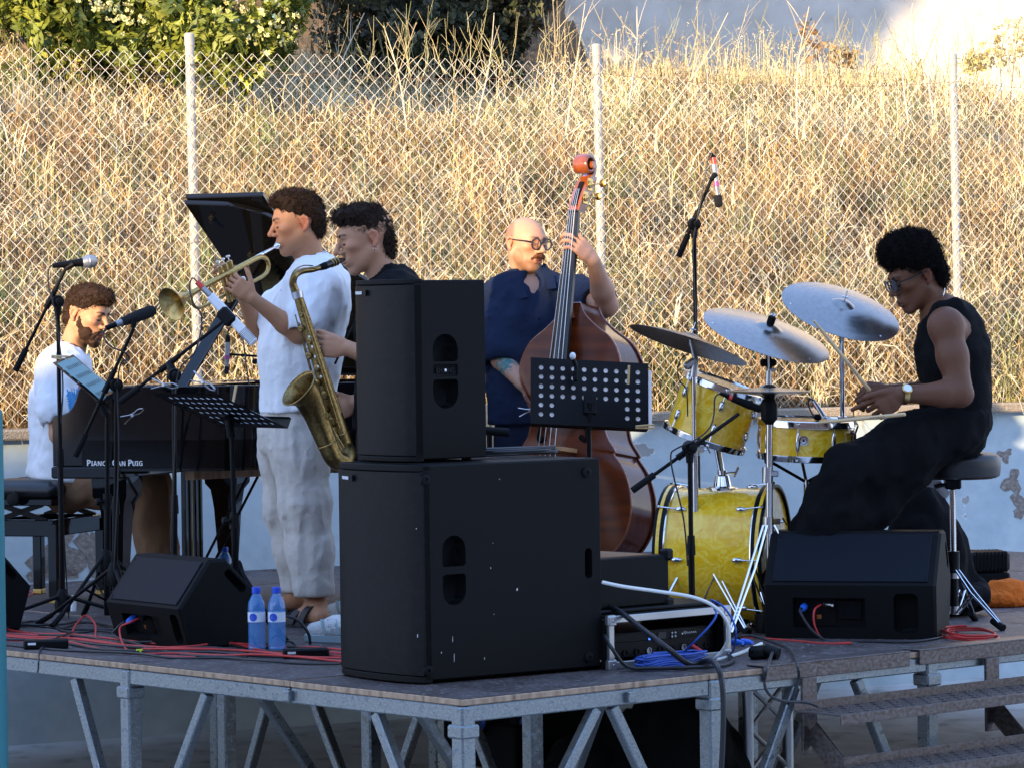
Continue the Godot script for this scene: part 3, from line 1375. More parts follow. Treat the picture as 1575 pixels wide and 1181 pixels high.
func build_grass():
	var r := RandomNumberGenerator.new()
	r.seed = 21
	var kinds := 7
	var slots := []
	for k in kinds:
		slots.append([])
	for j in 6:
		for i in 12:
			var u := -2.8 + i + r.randf_range(-.06, .06)
			var v := .14 + j * .86
			var y0 := bank_height(u + .5, v)
			var y1 := bank_height(u + .5, v + .86)
			var slope := (y1 - y0) / .86
			var x := WDIR * (1.0 if r.randf() < .5 else -1.0)
			var o := wall_point(u if x == WDIR else u + 1.0, v, y0)
			var z := BACK + UP * slope
			if r.randf() < .5:
				o += z * .86
				z = -z
			slots[(r.randi() % 4) if j < 3 else 4 + r.randi() % 3].append(Transform3D(Basis(x, UP * r.randf_range(.85, 1.2), z * .9), o))
	for k in kinds:
		var mm := MultiMesh.new()
		mm.transform_format = MultiMesh.TRANSFORM_3D
		mm.mesh = grass_tile(300 + k, 6200 if k < 4 else 7600, k < 4)
		mm.instance_count = slots[k].size()
		for i in slots[k].size():
			mm.set_instance_transform(i, slots[k][i])
		if k == 0:
			grass_root = thing("dry_grass", "golden dry grass and wild oats covering the bank behind the fence", "grass", wall_point(3, .2, WALL_TOP))
			grass_root.set_meta("kind", "stuff")
		var o := MultiMeshInstance3D.new()
		o.multimesh = mm
		o.material_override = M.grass
		o.name = "grass_tuft"
		o.set_meta("kind", "stuff")
		grass_root.add_child(o, true)
		o.position = -grass_root.position
	var list := [[105, 430, 175, 60], [150, 400, 320, 95], [40, 300, 20, 40], [95, 280, 130, 10], [205, 330, 260, 40], [520, 130, 560, 20], [600, 150, 640, 35], [610, 130, 590, 40], [740, 140, 760, 20], [830, 150, 850, -10], [880, 140, 900, 5], [970, 130, 980, 10], [1050, 130, 1120, 20], [1235, 120, 1245, 10], [1400, 130, 1405, 5], [1440, 130, 1452, 10], [1465, 130, 1480, 0], [1530, 140, 1550, 60]]
	list.sort_custom(func(a, b): return a[2] < b[2])
	var nth := ["leftmost", "second", "third", "fourth", "fifth", "sixth", "seventh", "eighth", "ninth", "tenth", "eleventh", "twelfth", "thirteenth", "fourteenth", "fifteenth", "sixteenth", "seventeenth", "rightmost"]
	for i in list.size():
		var q: Array = list[i]
		var a := at(q[0], q[1], 20.0 + r.randf_range(-.8, .6))
		var b := at(q[2], q[3], 20.4 + r.randf_range(-.8, .4))
		a -= (b - a).normalized() * .35
		var m := MB.new()
		var mid := a.lerp(b, .5) + xyz(r.randf_range(-.06, .06), .02, 0)
		var path := curve([a, mid, b], 5)
		var rad := []
		for n in path.size():
			rad.append(lerpf(.0055, .0018, float(n) / path.size()))
		m.tube(path, rad, 5)
		for k in r.randi_range(3, 6):
			var t := r.randf_range(.35, .95)
			var s := path[int(t * (path.size() - 1))]
			var dir := ((b - a).normalized() + xyz(r.randf_range(-.9, .9), .2, r.randf_range(-.5, .5))).normalized()
			var e := s + dir * r.randf_range(.1, .3)
			m.tube(v3([s, s.lerp(e, .5) + xyz(0, .01, 0), e]), [.0022, .0016, .001], 4)
		solo("dry_stalk", "thin branching dry stalk, %s from the left of those above the grass" % nth[i] if i % 17 else "thin branching dry stalk, %s of those above the grass" % nth[i], "stalk", m, M.dry_stem, "tall dry stalks on the bank")

	var br := MB.new()
	for k in 240:
		var a := at(r.randf_range(430, 1640), r.randf_range(95, 150), 20.6 + r.randf_range(-.6, .8))
		var dir := xyz(r.randf_range(-.5, .5), 1, r.randf_range(-.3, .3)).normalized()
		var l := r.randf_range(.12, .42)
		br.paint(Color(.42, .33, .19).lerp(Color(.3, .31, .15), r.randf()) * r.randf_range(.6, 1.2))
		var b := a + dir * l
		br.tube(v3([a, a.lerp(b, .5) + xyz(r.randf_range(-.03, .03), 0, 0), b]), [.0024, .0018, .0009], 4)
		for n in r.randi_range(1, 4):
			var f := a.lerp(b, r.randf_range(.3, .95))
			var d2 := (dir + xyz(r.randf_range(-.9, .9), 0, r.randf_range(-.5, .5))).normalized()
			br.tube(v3([f, f + d2 * l * r.randf_range(.15, .4)]), [.0014, .0008], 3)
	var bo := solo("dry_brush", "fine leafless twigs along the top of the dry bank", "brush", br, M.grass)
	bo.set_meta("kind", "stuff")

# --- trees and house above the bank
func leaf_cloud(blobs: Array, count: int, size: float, colors: Array, sd: int, droop := .3, slim := .4) -> MultiMeshInstance3D:
	var r := RandomNumberGenerator.new()
	r.seed = sd
	var pos := PackedVector3Array()
	var idx := PackedInt32Array()
	for k in 9:
		var s := (k % 2) * 2 - 1
		var t := k / 8.0
		var root := xyz(0, t * 1.0, 0)
		var dir := xyz(s * .8, .35 - droop * .8, .25 * sin(k * 2.3)).normalized()
		if k == 8:
			dir = xyz(0, 1, 0)
		var up := xyz(.1 * s, .3, 1).normalized()
		var side := dir.cross(up).normalized() * slim * .5
		var f := pos.size()
		pos.append_array(v3([root, root + dir * .45 + side + up * .06, root + dir * 1.0 - up * .08, root + dir * .45 - side + up * .06]))
		idx.append_array(PackedInt32Array([f, f + 1, f + 2, f, f + 2, f + 3]))
	var arr := []
	arr.resize(Mesh.ARRAY_MAX)
	arr[Mesh.ARRAY_VERTEX] = pos
	arr[Mesh.ARRAY_INDEX] = idx
	var tmp := ArrayMesh.new()
	tmp.add_surface_from_arrays(Mesh.PRIMITIVE_TRIANGLES, arr)
	var st := SurfaceTool.new()
	st.create_from(tmp, 0)
	st.generate_normals()
	var mm := MultiMesh.new()
	mm.transform_format = MultiMesh.TRANSFORM_3D
	mm.use_colors = true
	mm.mesh = st.commit()
	mm.instance_count = count
	var lump := soft_noise(1.3, sd, 2)
	for i in count:
		var p := NIL
		for tries in 12:
			var b: Array = blobs[r.randi() % blobs.size()]
			var d := xyz(r.randfn(), r.randfn(), r.randfn()).normalized() * pow(r.randf(), .45)
			p = b[0] + d * b[1]
			if lump.get_noise_3dv(p) > -.12:
				break
		var bs := Basis(UP, r.randf() * TAU).rotated(Vector3.RIGHT, r.randf_range(-1.2, 1.2)).rotated(Vector3.BACK, r.randf_range(-1.2, 1.2))
		mm.set_instance_transform(i, Transform3D(bs.scaled(Vector3.ONE * size * r.randf_range(.6, 1.3)), p))
		mm.set_instance_color(i, colors[r.randi() % colors.size()] * r.randf_range(.75, 1.2))
	var o := MultiMeshInstance3D.new()
	o.multimesh = mm
	o.material_override = M.leaf
	o.name = "crown"
	o.set_meta("kind", "stuff")
	return o

func tree(called: String, label: String, category: String, root: Vector3, trunk_r: float, limbs: Array, crown: MultiMeshInstance3D, group := "") -> Node3D:
	var t := thing(called, label, category, root, group)
	var m := MB.new()
	for l in limbs:
		var path := curve(l, 4)
		var rad := []
		var big: float = trunk_r * (1.0 if l[0].distance_to(root) < .05 else .5)
		for i in path.size():
			rad.append(lerpf(big, big * .3, float(i) / path.size()))
		m.tube(path, rad, 8)
	part(t, "trunk", m, M.bark)
	t.add_child(crown, true)
	crown.position = -root
	return t

func build_backdrop():
	var m := MB.new()
	var rn := soft_noise(.9, 55, 5)
	var rows := []
	for j in 15:
		var row := PackedVector3Array()
		for i in 41:
			var u := -6.0 + 12.5 * i / 40.0
			var y := 2.4 + .42 * j
			var p := wall_point(u, 6.2 + .05 * j * j * .2, y)
			p += (BACK * rn.get_noise_2d(u, y * 1.5) * .5)
			row.append(p)
		rows.append(row)
	m.loft(rows, false, false, false, false)
	struct("cliff", m, M.cliff, 180)
	var root := at(640, 180, 22.6)
	root.y = bank_height(3.0, 4.0) - .1
	var c := leaf_cloud([[at(600, 40, 22.4), xyz(.55, .8, .5)], [at(720, 20, 22.6), xyz(.5, .62, .5)], [at(660, -120, 22.6), xyz(.9, .9, .7)], [at(770, -60, 22.9), xyz(.45, .5, .5)], [at(690, 90, 22.6), xyz(.5, .3, .4)], [at(740, -260, 22.8), xyz(.8, .7, .7)]],
		5200, .055, [Color(.035, .045, .02), Color(.05, .06, .03), Color(.08, .085, .045), Color(.045, .04, .025)], 61, .2, .5)
	tree("evergreen_tree", "dark evergreen tree above the bank beside the shaded house wall", "tree", root, .09,
		[[root, root + xyz(.05, .6, 0), root + xyz(-.05, 1.3, -.05), root + xyz(.1, 2.3, 0)], [root + xyz(0, .7, 0), root + xyz(-.3, 1.1, .1), root + xyz(-.5, 1.6, .1)], [root + xyz(0, .9, 0), root + xyz(.3, 1.2, 0), root + xyz(.6, 1.6, 0)]], c)
	root = at(190, 260, 20.2)
	root.y = bank_height(1.0, 3.0) - .1
	var green := [Color(.12, .15, .02), Color(.2, .23, .03), Color(.27, .29, .05), Color(.08, .11, .015)]
	c = leaf_cloud([[at(60, 60, 20.3), xyz(.5, .45, .4)], [at(200, 60, 20.2), xyz(.5, .42, .4)], [at(340, 50, 20.0), xyz(.42, .36, .4)], [at(130, -60, 20.3), xyz(.8, .5, .5)], [at(390, 0, 20.1), xyz(.3, .35, .3)], [at(30, 170, 20.2), xyz(.35, .35, .3)], [at(-60, 90, 20.2), xyz(.5, .6, .5)], [at(320, -80, 20.2), xyz(.5, .4, .5)]],
		5600, .062, green, 62, .9, .42)
	var tr := tree("leafy_tree", "green leafy tree with cream flower tufts above the fence", "tree", root, .06,
		[[root, root + xyz(0.0, .6, 0), root + xyz(-.1, 1.4, -.05)], [root + xyz(0, .4, 0), root + xyz(-.4, .8, .1), root + xyz(-.7, 1.3, .1)], [root + xyz(0, .5, 0), root + xyz(.4, .9, .05), root + xyz(.7, 1.3, .1)]], c)
	var fl := leaf_cloud([[at(310, 30, 19.75), xyz(.3, .2, .15)], [at(250, 45, 19.75), xyz(.3, .14, .1)], [at(400, 40, 19.7), xyz(.22, .2, .1)], [at(150, 15, 19.8), xyz(.3, .12, .1)]],
		190, .015, [Color(.5, .58, .3), Color(.55, .5, .2), Color(.6, .56, .3)], 63, .2, .7)
	fl.name = "flowers"
	tr.add_child(fl, true)
	fl.position = -root
	root = at(1270, 150, 20.8)
	root.y -= .35
	c = leaf_cloud([[at(1265, 75, 20.8), xyz(.13, .14, .1)], [at(1240, 55, 20.8), xyz(.08, .12, .08)], [at(1300, 90, 20.8), xyz(.12, .06, .08)]], 80, .024, [Color(.26, .15, .07), Color(.34, .22, .11)], 64, .8, .5)
	tree("dry_shrub", "small withered shrub with brown leaves before the white house", "shrub", root, .004,
		[[root, at(1275, 95, 20.8), at(1235, 30, 20.8)], [at(1280, 110, 20.8), at(1300, 60, 20.8), at(1302, 15, 20.8)]], c)
	root = at(1545, 150, 20.6)
	root.y -= .35
	c = leaf_cloud([[at(1540, 85, 20.6), xyz(.2, .1, .12)], [at(1565, 60, 20.6), xyz(.14, .12, .1)], [at(1500, 100, 20.6), xyz(.12, .06, .1)]], 260, .02, [Color(.42, .36, .14), Color(.5, .42, .2)], 65, .2, .4)
	tree("broom_shrub", "yellowish broom shrub at the right before the white house", "shrub", root, .004,
		[[root, at(1540, 110, 20.6), at(1545, 55, 20.6)], [root, at(1560, 100, 20.6), at(1568, 40, 20.6)]], c)
	var a := at(786, 60, 25.0)
	var dirn := xyz(.965, 0, -.26)
	var house := thing("white_house", "white rendered house wall, half in shade, above the dry bank", "house", xyz(a.x, 0, a.z) + dirn * 4.5)
	var hb := Basis(dirn, UP, dirn.cross(UP))
	m = MB.new()
	m.box(xyz(10, 8.4, 5), Transform3D(hb, xyz(a.x, 4.2, a.z) + dirn * 4.7 - dirn.cross(UP) * 2.5))
	part(house, "wall", m, M.render_white)
	m = MB.new()
	m.box(xyz(10.5, .25, 5.5), Transform3D(hb, xyz(a.x, 8.53, a.z) + dirn * 4.7 - dirn.cross(UP) * 2.5))
	part(house, "roof", m, M.coping)

# unseen house behind the camera, placed so its roof line shades the stage
func build_shading_house():
	var e := xyz(.949, 0, -.316)
	var back := xyz(.316, 0, .949)
	var p := xyz(-20.6, 0, 16.8)
	var b := Basis(e, UP, e.cross(UP))
	var house := thing("unseen_shade_house", "unseen brick house behind the camera, placed to shade the stage", "house", p)
	var m := MB.new()
	m.box(xyz(64, 9.3, 9), Transform3D(b, p + e * 15 + back * 4.6 + UP * 4.65))  # stretched length and dark brick cut reflections and frontal fill
	part(house, "wall", m, M.brick_red)
	m = MB.new()
	m.box(xyz(64.6, .24, 9.2), Transform3D(b, p + e * 15 + back * 4.6 + UP * 9.42))
	part(house, "roof", m, M.coping)
	for k in 17:
		for f in 3:
			m = MB.new()
			m.box(xyz(1.1, 1.4, .08), Transform3D(b, p + e * (k * 3.6 - 14.5) + UP * (1.6 + f * 3.0) + back * .06))
			part(house, "window", m, M.lens_dark)
	var leaf := [Color(.05, .07, .02), Color(.08, .1, .03), Color(.035, .05, .015)]
	var q := xyz(-9.9, 0, -8.4)  # unseen tree, added to cast soft shade on the white house wall
	var cr := leaf_cloud([[q + xyz(0.0, 8.8, 0), xyz(1.3, 1.2, 1.3)], [q + xyz(.5, 8.2, -.2), xyz(.8, .7, .8)], [q + xyz(-.5, 9.4, .2), xyz(.9, .9, .9)]], 5200, .14, leaf, 99, .3, .6)
	tree("added_shade_tree", "tall unseen tree added left of the stage to shade the house wall", "tree", q, .12, [[q, q + UP * 4.0, q + xyz(.1, 8.8, 0)]], cr)

# ------------------------------------------------------------------ stage
const SC := Vector3(-.166, 0, -10.9)          # near corner
const U1 := Vector3(-.657, 0, -.754)         # along the left edge
const U2 := Vector3(.751, 0, -.66)          # along the right edge

func st(a: float, b: float, y: float) -> Vector3:
	return SC + U1 * a + U2 * b + UP * y

func build_stage():
	var stage := thing("stage", "low scaffold stage of galvanised steel with worn brown plywood panels", "stage", st(1.5, 1.5, 0))
	var aa := [0.0, .865, 1.77, 2.65, 3.53, 4.41, 5.29]
	var bb := [0.0, 1.06, 2.11, 3.16, 4.21, 5.26, 6.31]
	var limit := PackedVector2Array()
	for q in [wall_point(-4, -.06, 0), wall_point(10, -.06, 0), wall_point(10, -9, 0), wall_point(-4, -9, 0)]:
		limit.append(p2(q.x, q.z))
	var r := RandomNumberGenerator.new()
	r.seed = 8
	for i in aa.size() - 1:
		for j in bb.size() - 1:
			var g := .0025
			var poly := PackedVector2Array()
			for q in [st(aa[i] + g, bb[j] + g, 0), st(aa[i + 1] - g, bb[j] + g, 0), st(aa[i + 1] - g, bb[j + 1] - g, 0), st(aa[i] + g, bb[j + 1] - g, 0)]:
				poly.append(p2(q.x, q.z))
			for cut in Geometry2D.intersect_polygons(poly, limit):
				var area := 0.0
				for k in cut.size():
					area += cut[k].cross(cut[(k + 1) % cut.size()])
				if absf(area) < .1:
					continue
				var m := MB.new()
				var lift := r.randf_range(-.0015, .0015)
				m.prism(cut, 0.0, .02, Transform3D(Basis(Vector3.RIGHT, Vector3.BACK, UP), xyz(0, DECK - .021 + lift, 0)), .003)
				var o := part(stage, "deck_panel", m, M.ply_edge)
				var s := MB.new()
				var top := PackedVector3Array()
				for q in MB.inset(cut if not Geometry2D.is_polygon_clockwise(cut) else reversed2(cut), .004):
					top.append(xyz(q.x, DECK + lift + .0006, q.y))
				s.sheet(top)
				part(o, "coated_face", s, M.deck_top)
	var y := DECK - .021 - .026
	for k in 6:
		var m := MB.new()
		m.bar(st(aa[k] + (.03 if k == 0 else .004), .022, y), st(aa[k + 1] - .004, .022, y), .04, .05, UP, .004)
		part(stage, "edge_beam", m, M.galvanised)
		m = MB.new()
		m.bar(st(.022, bb[k] + (.03 if k == 0 else .004), y), st(.022, bb[k + 1] - .004, y), .04, .05, UP, .004)
		part(stage, "edge_beam", m, M.galvanised)
	for k in range(1, 5):
		var m := MB.new()
		m.bar(st(aa[k], .06, y), st(aa[k], 4.0 - k * .3, y), .04, .05)
		part(stage, "cross_beam", m, M.galvanised)
	var legs := [[0, 0], [1.77, 0], [3.53, 0], [0, 1.06], [0, 2.11], [0, 3.16], [.88, 1.06], [1.77, 1.06], [.88, 2.11], [1.77, 2.11], [2.65, 1.06], [2.65, 2.11], [3.3, 1.5]]
	for q in legs:
		var a: float = q[0] + .026
		var b: float = q[1] + .026
		var m := MB.new()
		m.bar(st(a, b, 0), st(a, b, DECK - .024), .056, .056, U1, .006)
		var o := part(stage, "leg", m, M.galvanised)
		m = MB.new()
		m.bar(st(a, b, DECK - .122), st(a, b, DECK - .08), .074, .074, U1, .006)
		part(o, "sleeve", m, M.galvanised)
		m = MB.new()
		m.box(xyz(.11, .008, .11), Transform3D(frame(U1), st(a, b, .004)), .002)
		part(o, "foot_plate", m, M.galvanised)
	var braces := [[.42, 0, .03, 0, 1], [1.32, 0, 1.72, 0, 1], [2.1, 0, 1.8, 0, 1], [3.1, 0, 3.5, 0, 1], [0, .55, 0, .08, 1], [0, .62, 0, 1.0, 1], [0, 1.45, 0, 1.1, 1], [0, 1.75, 0, 2.1, 1],
		[.5, 1.06, .85, 1.06, 0], [1.3, 1.06, .92, 1.06, 0], [.88, .5, .88, 1.0, 0], [1.77, .5, 1.77, 1.0, 0], [1.4, 1.06, 1.74, 1.06, 0], [2.2, 1.06, 1.8, 1.06, 0], [.88, 1.5, .88, 2.0, 0], [1.77, 1.6, 1.77, 2.08, 0], [.5, 2.11, .85, 2.11, 0], [2.3, 1.06, 2.6, 1.06, 0]]
	for q in braces:
		var m := MB.new()
		m.bar(st(q[0] + .024, q[1] + .024, DECK - .075), st(q[2] + .024, q[3] + .024, .03), .036, .036, U1 if q[4] else U2, .004)
		part(stage, "brace", m, M.galvanised)
	for q in [[.1, 1.09, 1.7, 1.09], [1.85, 1.09, 2.58, 1.09], [.91, .1, .91, 1.0], [.91, 1.15, .91, 2.05]]:
		var m := MB.new()
		m.bar(st(q[0], q[1], .16), st(q[2], q[3], .16), .035, .035, UP, .003)
		part(stage, "tie_rail", m, M.galvanised)
	for q in [[.865, 0.0], [0.0, .7]]:
		var m := MB.new()
		m.box(xyz(.035, .035, .02), Transform3D(frame(U1 if q[0] == 0.0 else U2), st(q[0], q[1], y) - (U1 if q[0] == 0.0 else U2) * .008), .003)
		part(stage, "bracket", m, M.galvanised)
	build_stairs()
	build_under_stage()

func reversed2(p: PackedVector2Array) -> PackedVector2Array:
	var q := p.duplicate()
	q.reverse()
	return q

func build_stairs():
	var out := -U1
	var t := thing("metal_stairs", "rusty dark steel stairs hooked on the right edge of the stage", "stairs", st(-.3, 2.2, 0))
	var L0 := 1.42
	var L1 := 3.0
	var m := MB.new()
	for q in [[1.3, 2.01, 0.0], [2.06, 2.86, 0.0]]:
		m = MB.new()
		m.bar(st(-.007, q[0], DECK - .02), st(-.007, q[1], DECK - .02), .008, .05, UP, .002)
		part(t, "hook_plate", m, M.dark_steel)
		m = MB.new()
		m.bar(st(.03, q[0], DECK + .006), st(.03, q[1], DECK + .006), .085, .006, UP, .002)
		part(t, "hook_lip", m, M.dark_steel)
	for k in 3:
		var yy := DECK - .15 - .165 * k
		var o0 := .03 + .22 * k
		var o1 := o0 + .21
		m = MB.new()
		m.bar(st(-(o0 + o1) / 2, L0, yy), st(-(o0 + o1) / 2, L1, yy), .21, .005, UP, .001)
		var tread := part(t, "tread", m, M.dark_steel)
		m = MB.new()
		m.bar(st(-o1, L0, yy - .014), st(-o1, L1, yy - .014), .005, .034, UP, .001)
		part(tread, "nosing", m, M.dark_steel)
		m = MB.new()
		m.bar(st(-o0, L0, yy + .014), st(-o0, L1, yy + .014), .005, .032, UP, .001)
		part(tread, "riser_lip", m, M.dark_steel)
		m = MB.new()
		for i in 40:
			for j in 4:
				var b := L0 + .04 + (L1 - L0 - .08) * i / 39.0
				var a := lerpf(o0 + .03, o1 - .03, j / 3.0)
				var c := st(-a, b, yy + .0035)
				var d := (U2 if (i + j) % 2 else U1) * .012
				m.bar(c - d, c + d, .005, .0025)
		part(tread, "tread_pattern", m, M.dark_steel)
	for b in [1.5, 2.42]:
		m = MB.new()
		m.bar(st(-.02, b, DECK - .045), st(-.02, b, DECK - .3), .012, .07, U2, .002)
		part(t, "hanger", m, M.dark_steel)
		m = MB.new()
		m.bar(st(-.03, b, DECK - .22), st(-.62, b, .02), .012, .075, UP, .002)
		part(t, "stringer", m, M.dark_steel)

func build_under_stage():
	var f := Flesh.new()
	f.h = .03
	var n := soft_noise(1.0, 90, 4)
	f.folds = [[n, xyz(9, 2.5, 9), .05]]
	var c := at(1000, 1120, 12.6)
	c.y = .26
	f.egg(c, xyz(.4, .27, .32), .05)
	f.egg(c + xyz(.1, .12, .1), xyz(.2, .26, .22), .05)
	f.cuts = [[xyz(0, .01, 0), Vector3.DOWN], [xyz(0, DECK - .09, 0), UP]]
	var m := MB.new()
	f.build(m)
	solo("black_tarpaulin", "heap of black sheeting stowed beneath the stage", "tarpaulin", m, M.black_matte, "", 60)
	var d0 := at(705, 1120, 12.9)
	var d1 := at(1010, 1140, 12.5)
	for k in 2:
		m = MB.new()
		var a := xyz(d0.x, .24 - k * .14, d0.z) + xyz(.1 * k, 0, .12 * k)
		var b := xyz(d1.x, .21 - k * .14, d1.z) + xyz(0, 0, .12 * k)
		m.bar(a, b, .02, .1, UP, .002)
		solo("wood_board", ["long wooden board lying under the front corner of the stage", "shorter wooden board low under the stage corner"][k], "board", m, M.raw_wood)
	var dl := thing("dolly", "dark equipment dolly with blue-hubbed castors under the stage", "dolly", xyz(d0.x + .25, 0, d0.z))
	m = MB.new()
	m.box(xyz(.6, .16, .4), Transform3D(frame(U1), xyz(d0.x + .3, .4, d0.z - .1)), .006)
	part(dl, "platform", m, M.black_matte)
	for k in 2:
		var p := at(735 + k * 65, 1112, 12.75)
		m = MB.new()
		m.lathe(v2([0.0, -.015, .042, -.015, .045, 0, .042, .015, 0.0, .015]), Transform3D(along(xyz(.8, 0, .6)), p), 20)
		var w := part(dl, "castor", m, M.rubber)
		m = MB.new()
		m.lathe(v2([0.0, .014, .026, .014, .022, .018, 0, .019]), Transform3D(along(xyz(.8, 0, .6)), p), 16)
		part(w, "hub", m, M.connector_blue)
	var tr := thing("truss", "short aluminium lattice truss standing under the stage by the stairs", "truss", on_level(1185, 1160, 0.0))
	var q0 := at(1151, 1120, 12.5)
	var q1 := at(1212, 1120, 12.7)
	for q in [q0, q1]:
		m = MB.new()
		m.rod(xyz(q.x, 0, q.z), xyz(q.x, DECK - .09, q.z), .02, .02, 12)
		part(tr, "chord", m, M.aluminium)
	for k in 4:
		m = MB.new()
		var y0 := .02 + .15 * k
		var s0: Vector3 = q0 if k % 2 == 0 else q1
		var s1: Vector3 = q1 if k % 2 == 0 else q0
		m.rod(xyz(s0.x, y0, s0.z), xyz(s1.x, y0 + .16, s1.z), .008, .008, 8)
		m.rod(xyz(s1.x, y0, s1.z), xyz(s0.x, y0 + .16, s0.z), .008, .008, 8)
		part(tr, "lattice", m, M.aluminium)

# ------------------------------------------------------------------ sound equipment
# body with pockets cut out of it
func carved(of: Node3D, called: String, body: MB, cuts: Array, material: Material) -> CSGCombiner3D:
	var c := CSGCombiner3D.new()
	c.name = called
	var a := CSGMesh3D.new()
	a.name = "body"
	a.mesh = body.mesh(1.0)
	c.add_child(a)
	for k in cuts:
		var s := CSGMesh3D.new()
		s.name = "pocket"
		s.mesh = k.mesh(30.0)
		s.operation = CSGShape3D.OPERATION_SUBTRACTION
		c.add_child(s, true)
	c.material_override = material
	of.add_child(c, true)
	c.transform = of.transform.affine_inverse()
	return c

const SIDE := Vector3(.802, 0, -.597)       # the speakers' depth direction
const WIDE := Vector3(-.597, 0, -.802)      # across their fronts

func d_shape(w: float, h: float, up: bool) -> PackedVector2Array:
	var o := PackedVector2Array()
	for i in 13:
		var a := PI * i / 12.0
		o.append(p2(cos(a) * w / 2, (h - w / 2) + sin(a) * w / 2 if true else 0.0))
	o.append(p2(-w / 2, .008))
	o.append(p2(-w / 2 + .008, 0))
	o.append(p2(w / 2 - .008, 0))
	o.append(p2(w / 2, .008))
	if not up:
		for i in o.size():
			o[i].y = -o[i].y
		o.reverse()
	return o

func bowed_front(near: Vector3, width: float, y0: float, y1: float, bulge: float) -> MB:
	var m := MB.new()
	var poly := PackedVector2Array()
	var n := 14
	poly.append(p2(.03, 0.0))
	for i in n + 1:
		var t := float(i) / n
		poly.append(p2(-bulge * pow(sin(PI * t), .6) - .002, width * t))
	poly.append(p2(.03, width))
	m.prism(poly, y0, y1, Transform3D(Basis(SIDE, WIDE, UP), xyz(near.x, 0, near.z)), .002)
	return m

func build_gear():
	build_speakers()
	build_rack()
	build_wedges()
	build_mics()
	build_music_stands()
	build_small_things()

func speaker_label(of: Node3D, near: Vector3, width: float, y: float, bulge: float):
	var c := near + WIDE * (width * .8) - SIDE * (bulge * .72 + .004)
	c.y = y
	var nrm := (-SIDE + WIDE * .28).normalized()
	var m := MB.new()
	m.box(xyz(.085, .02, .002), Transform3D(frame(nrm), c), .0005)
	var b := part(of, "badge", m, M.black_plastic)
	letters(b, "TWAUDIO", .0105, c + nrm * .0022 + WIDE * .014, nrm, UP.cross(nrm), M.print_white)

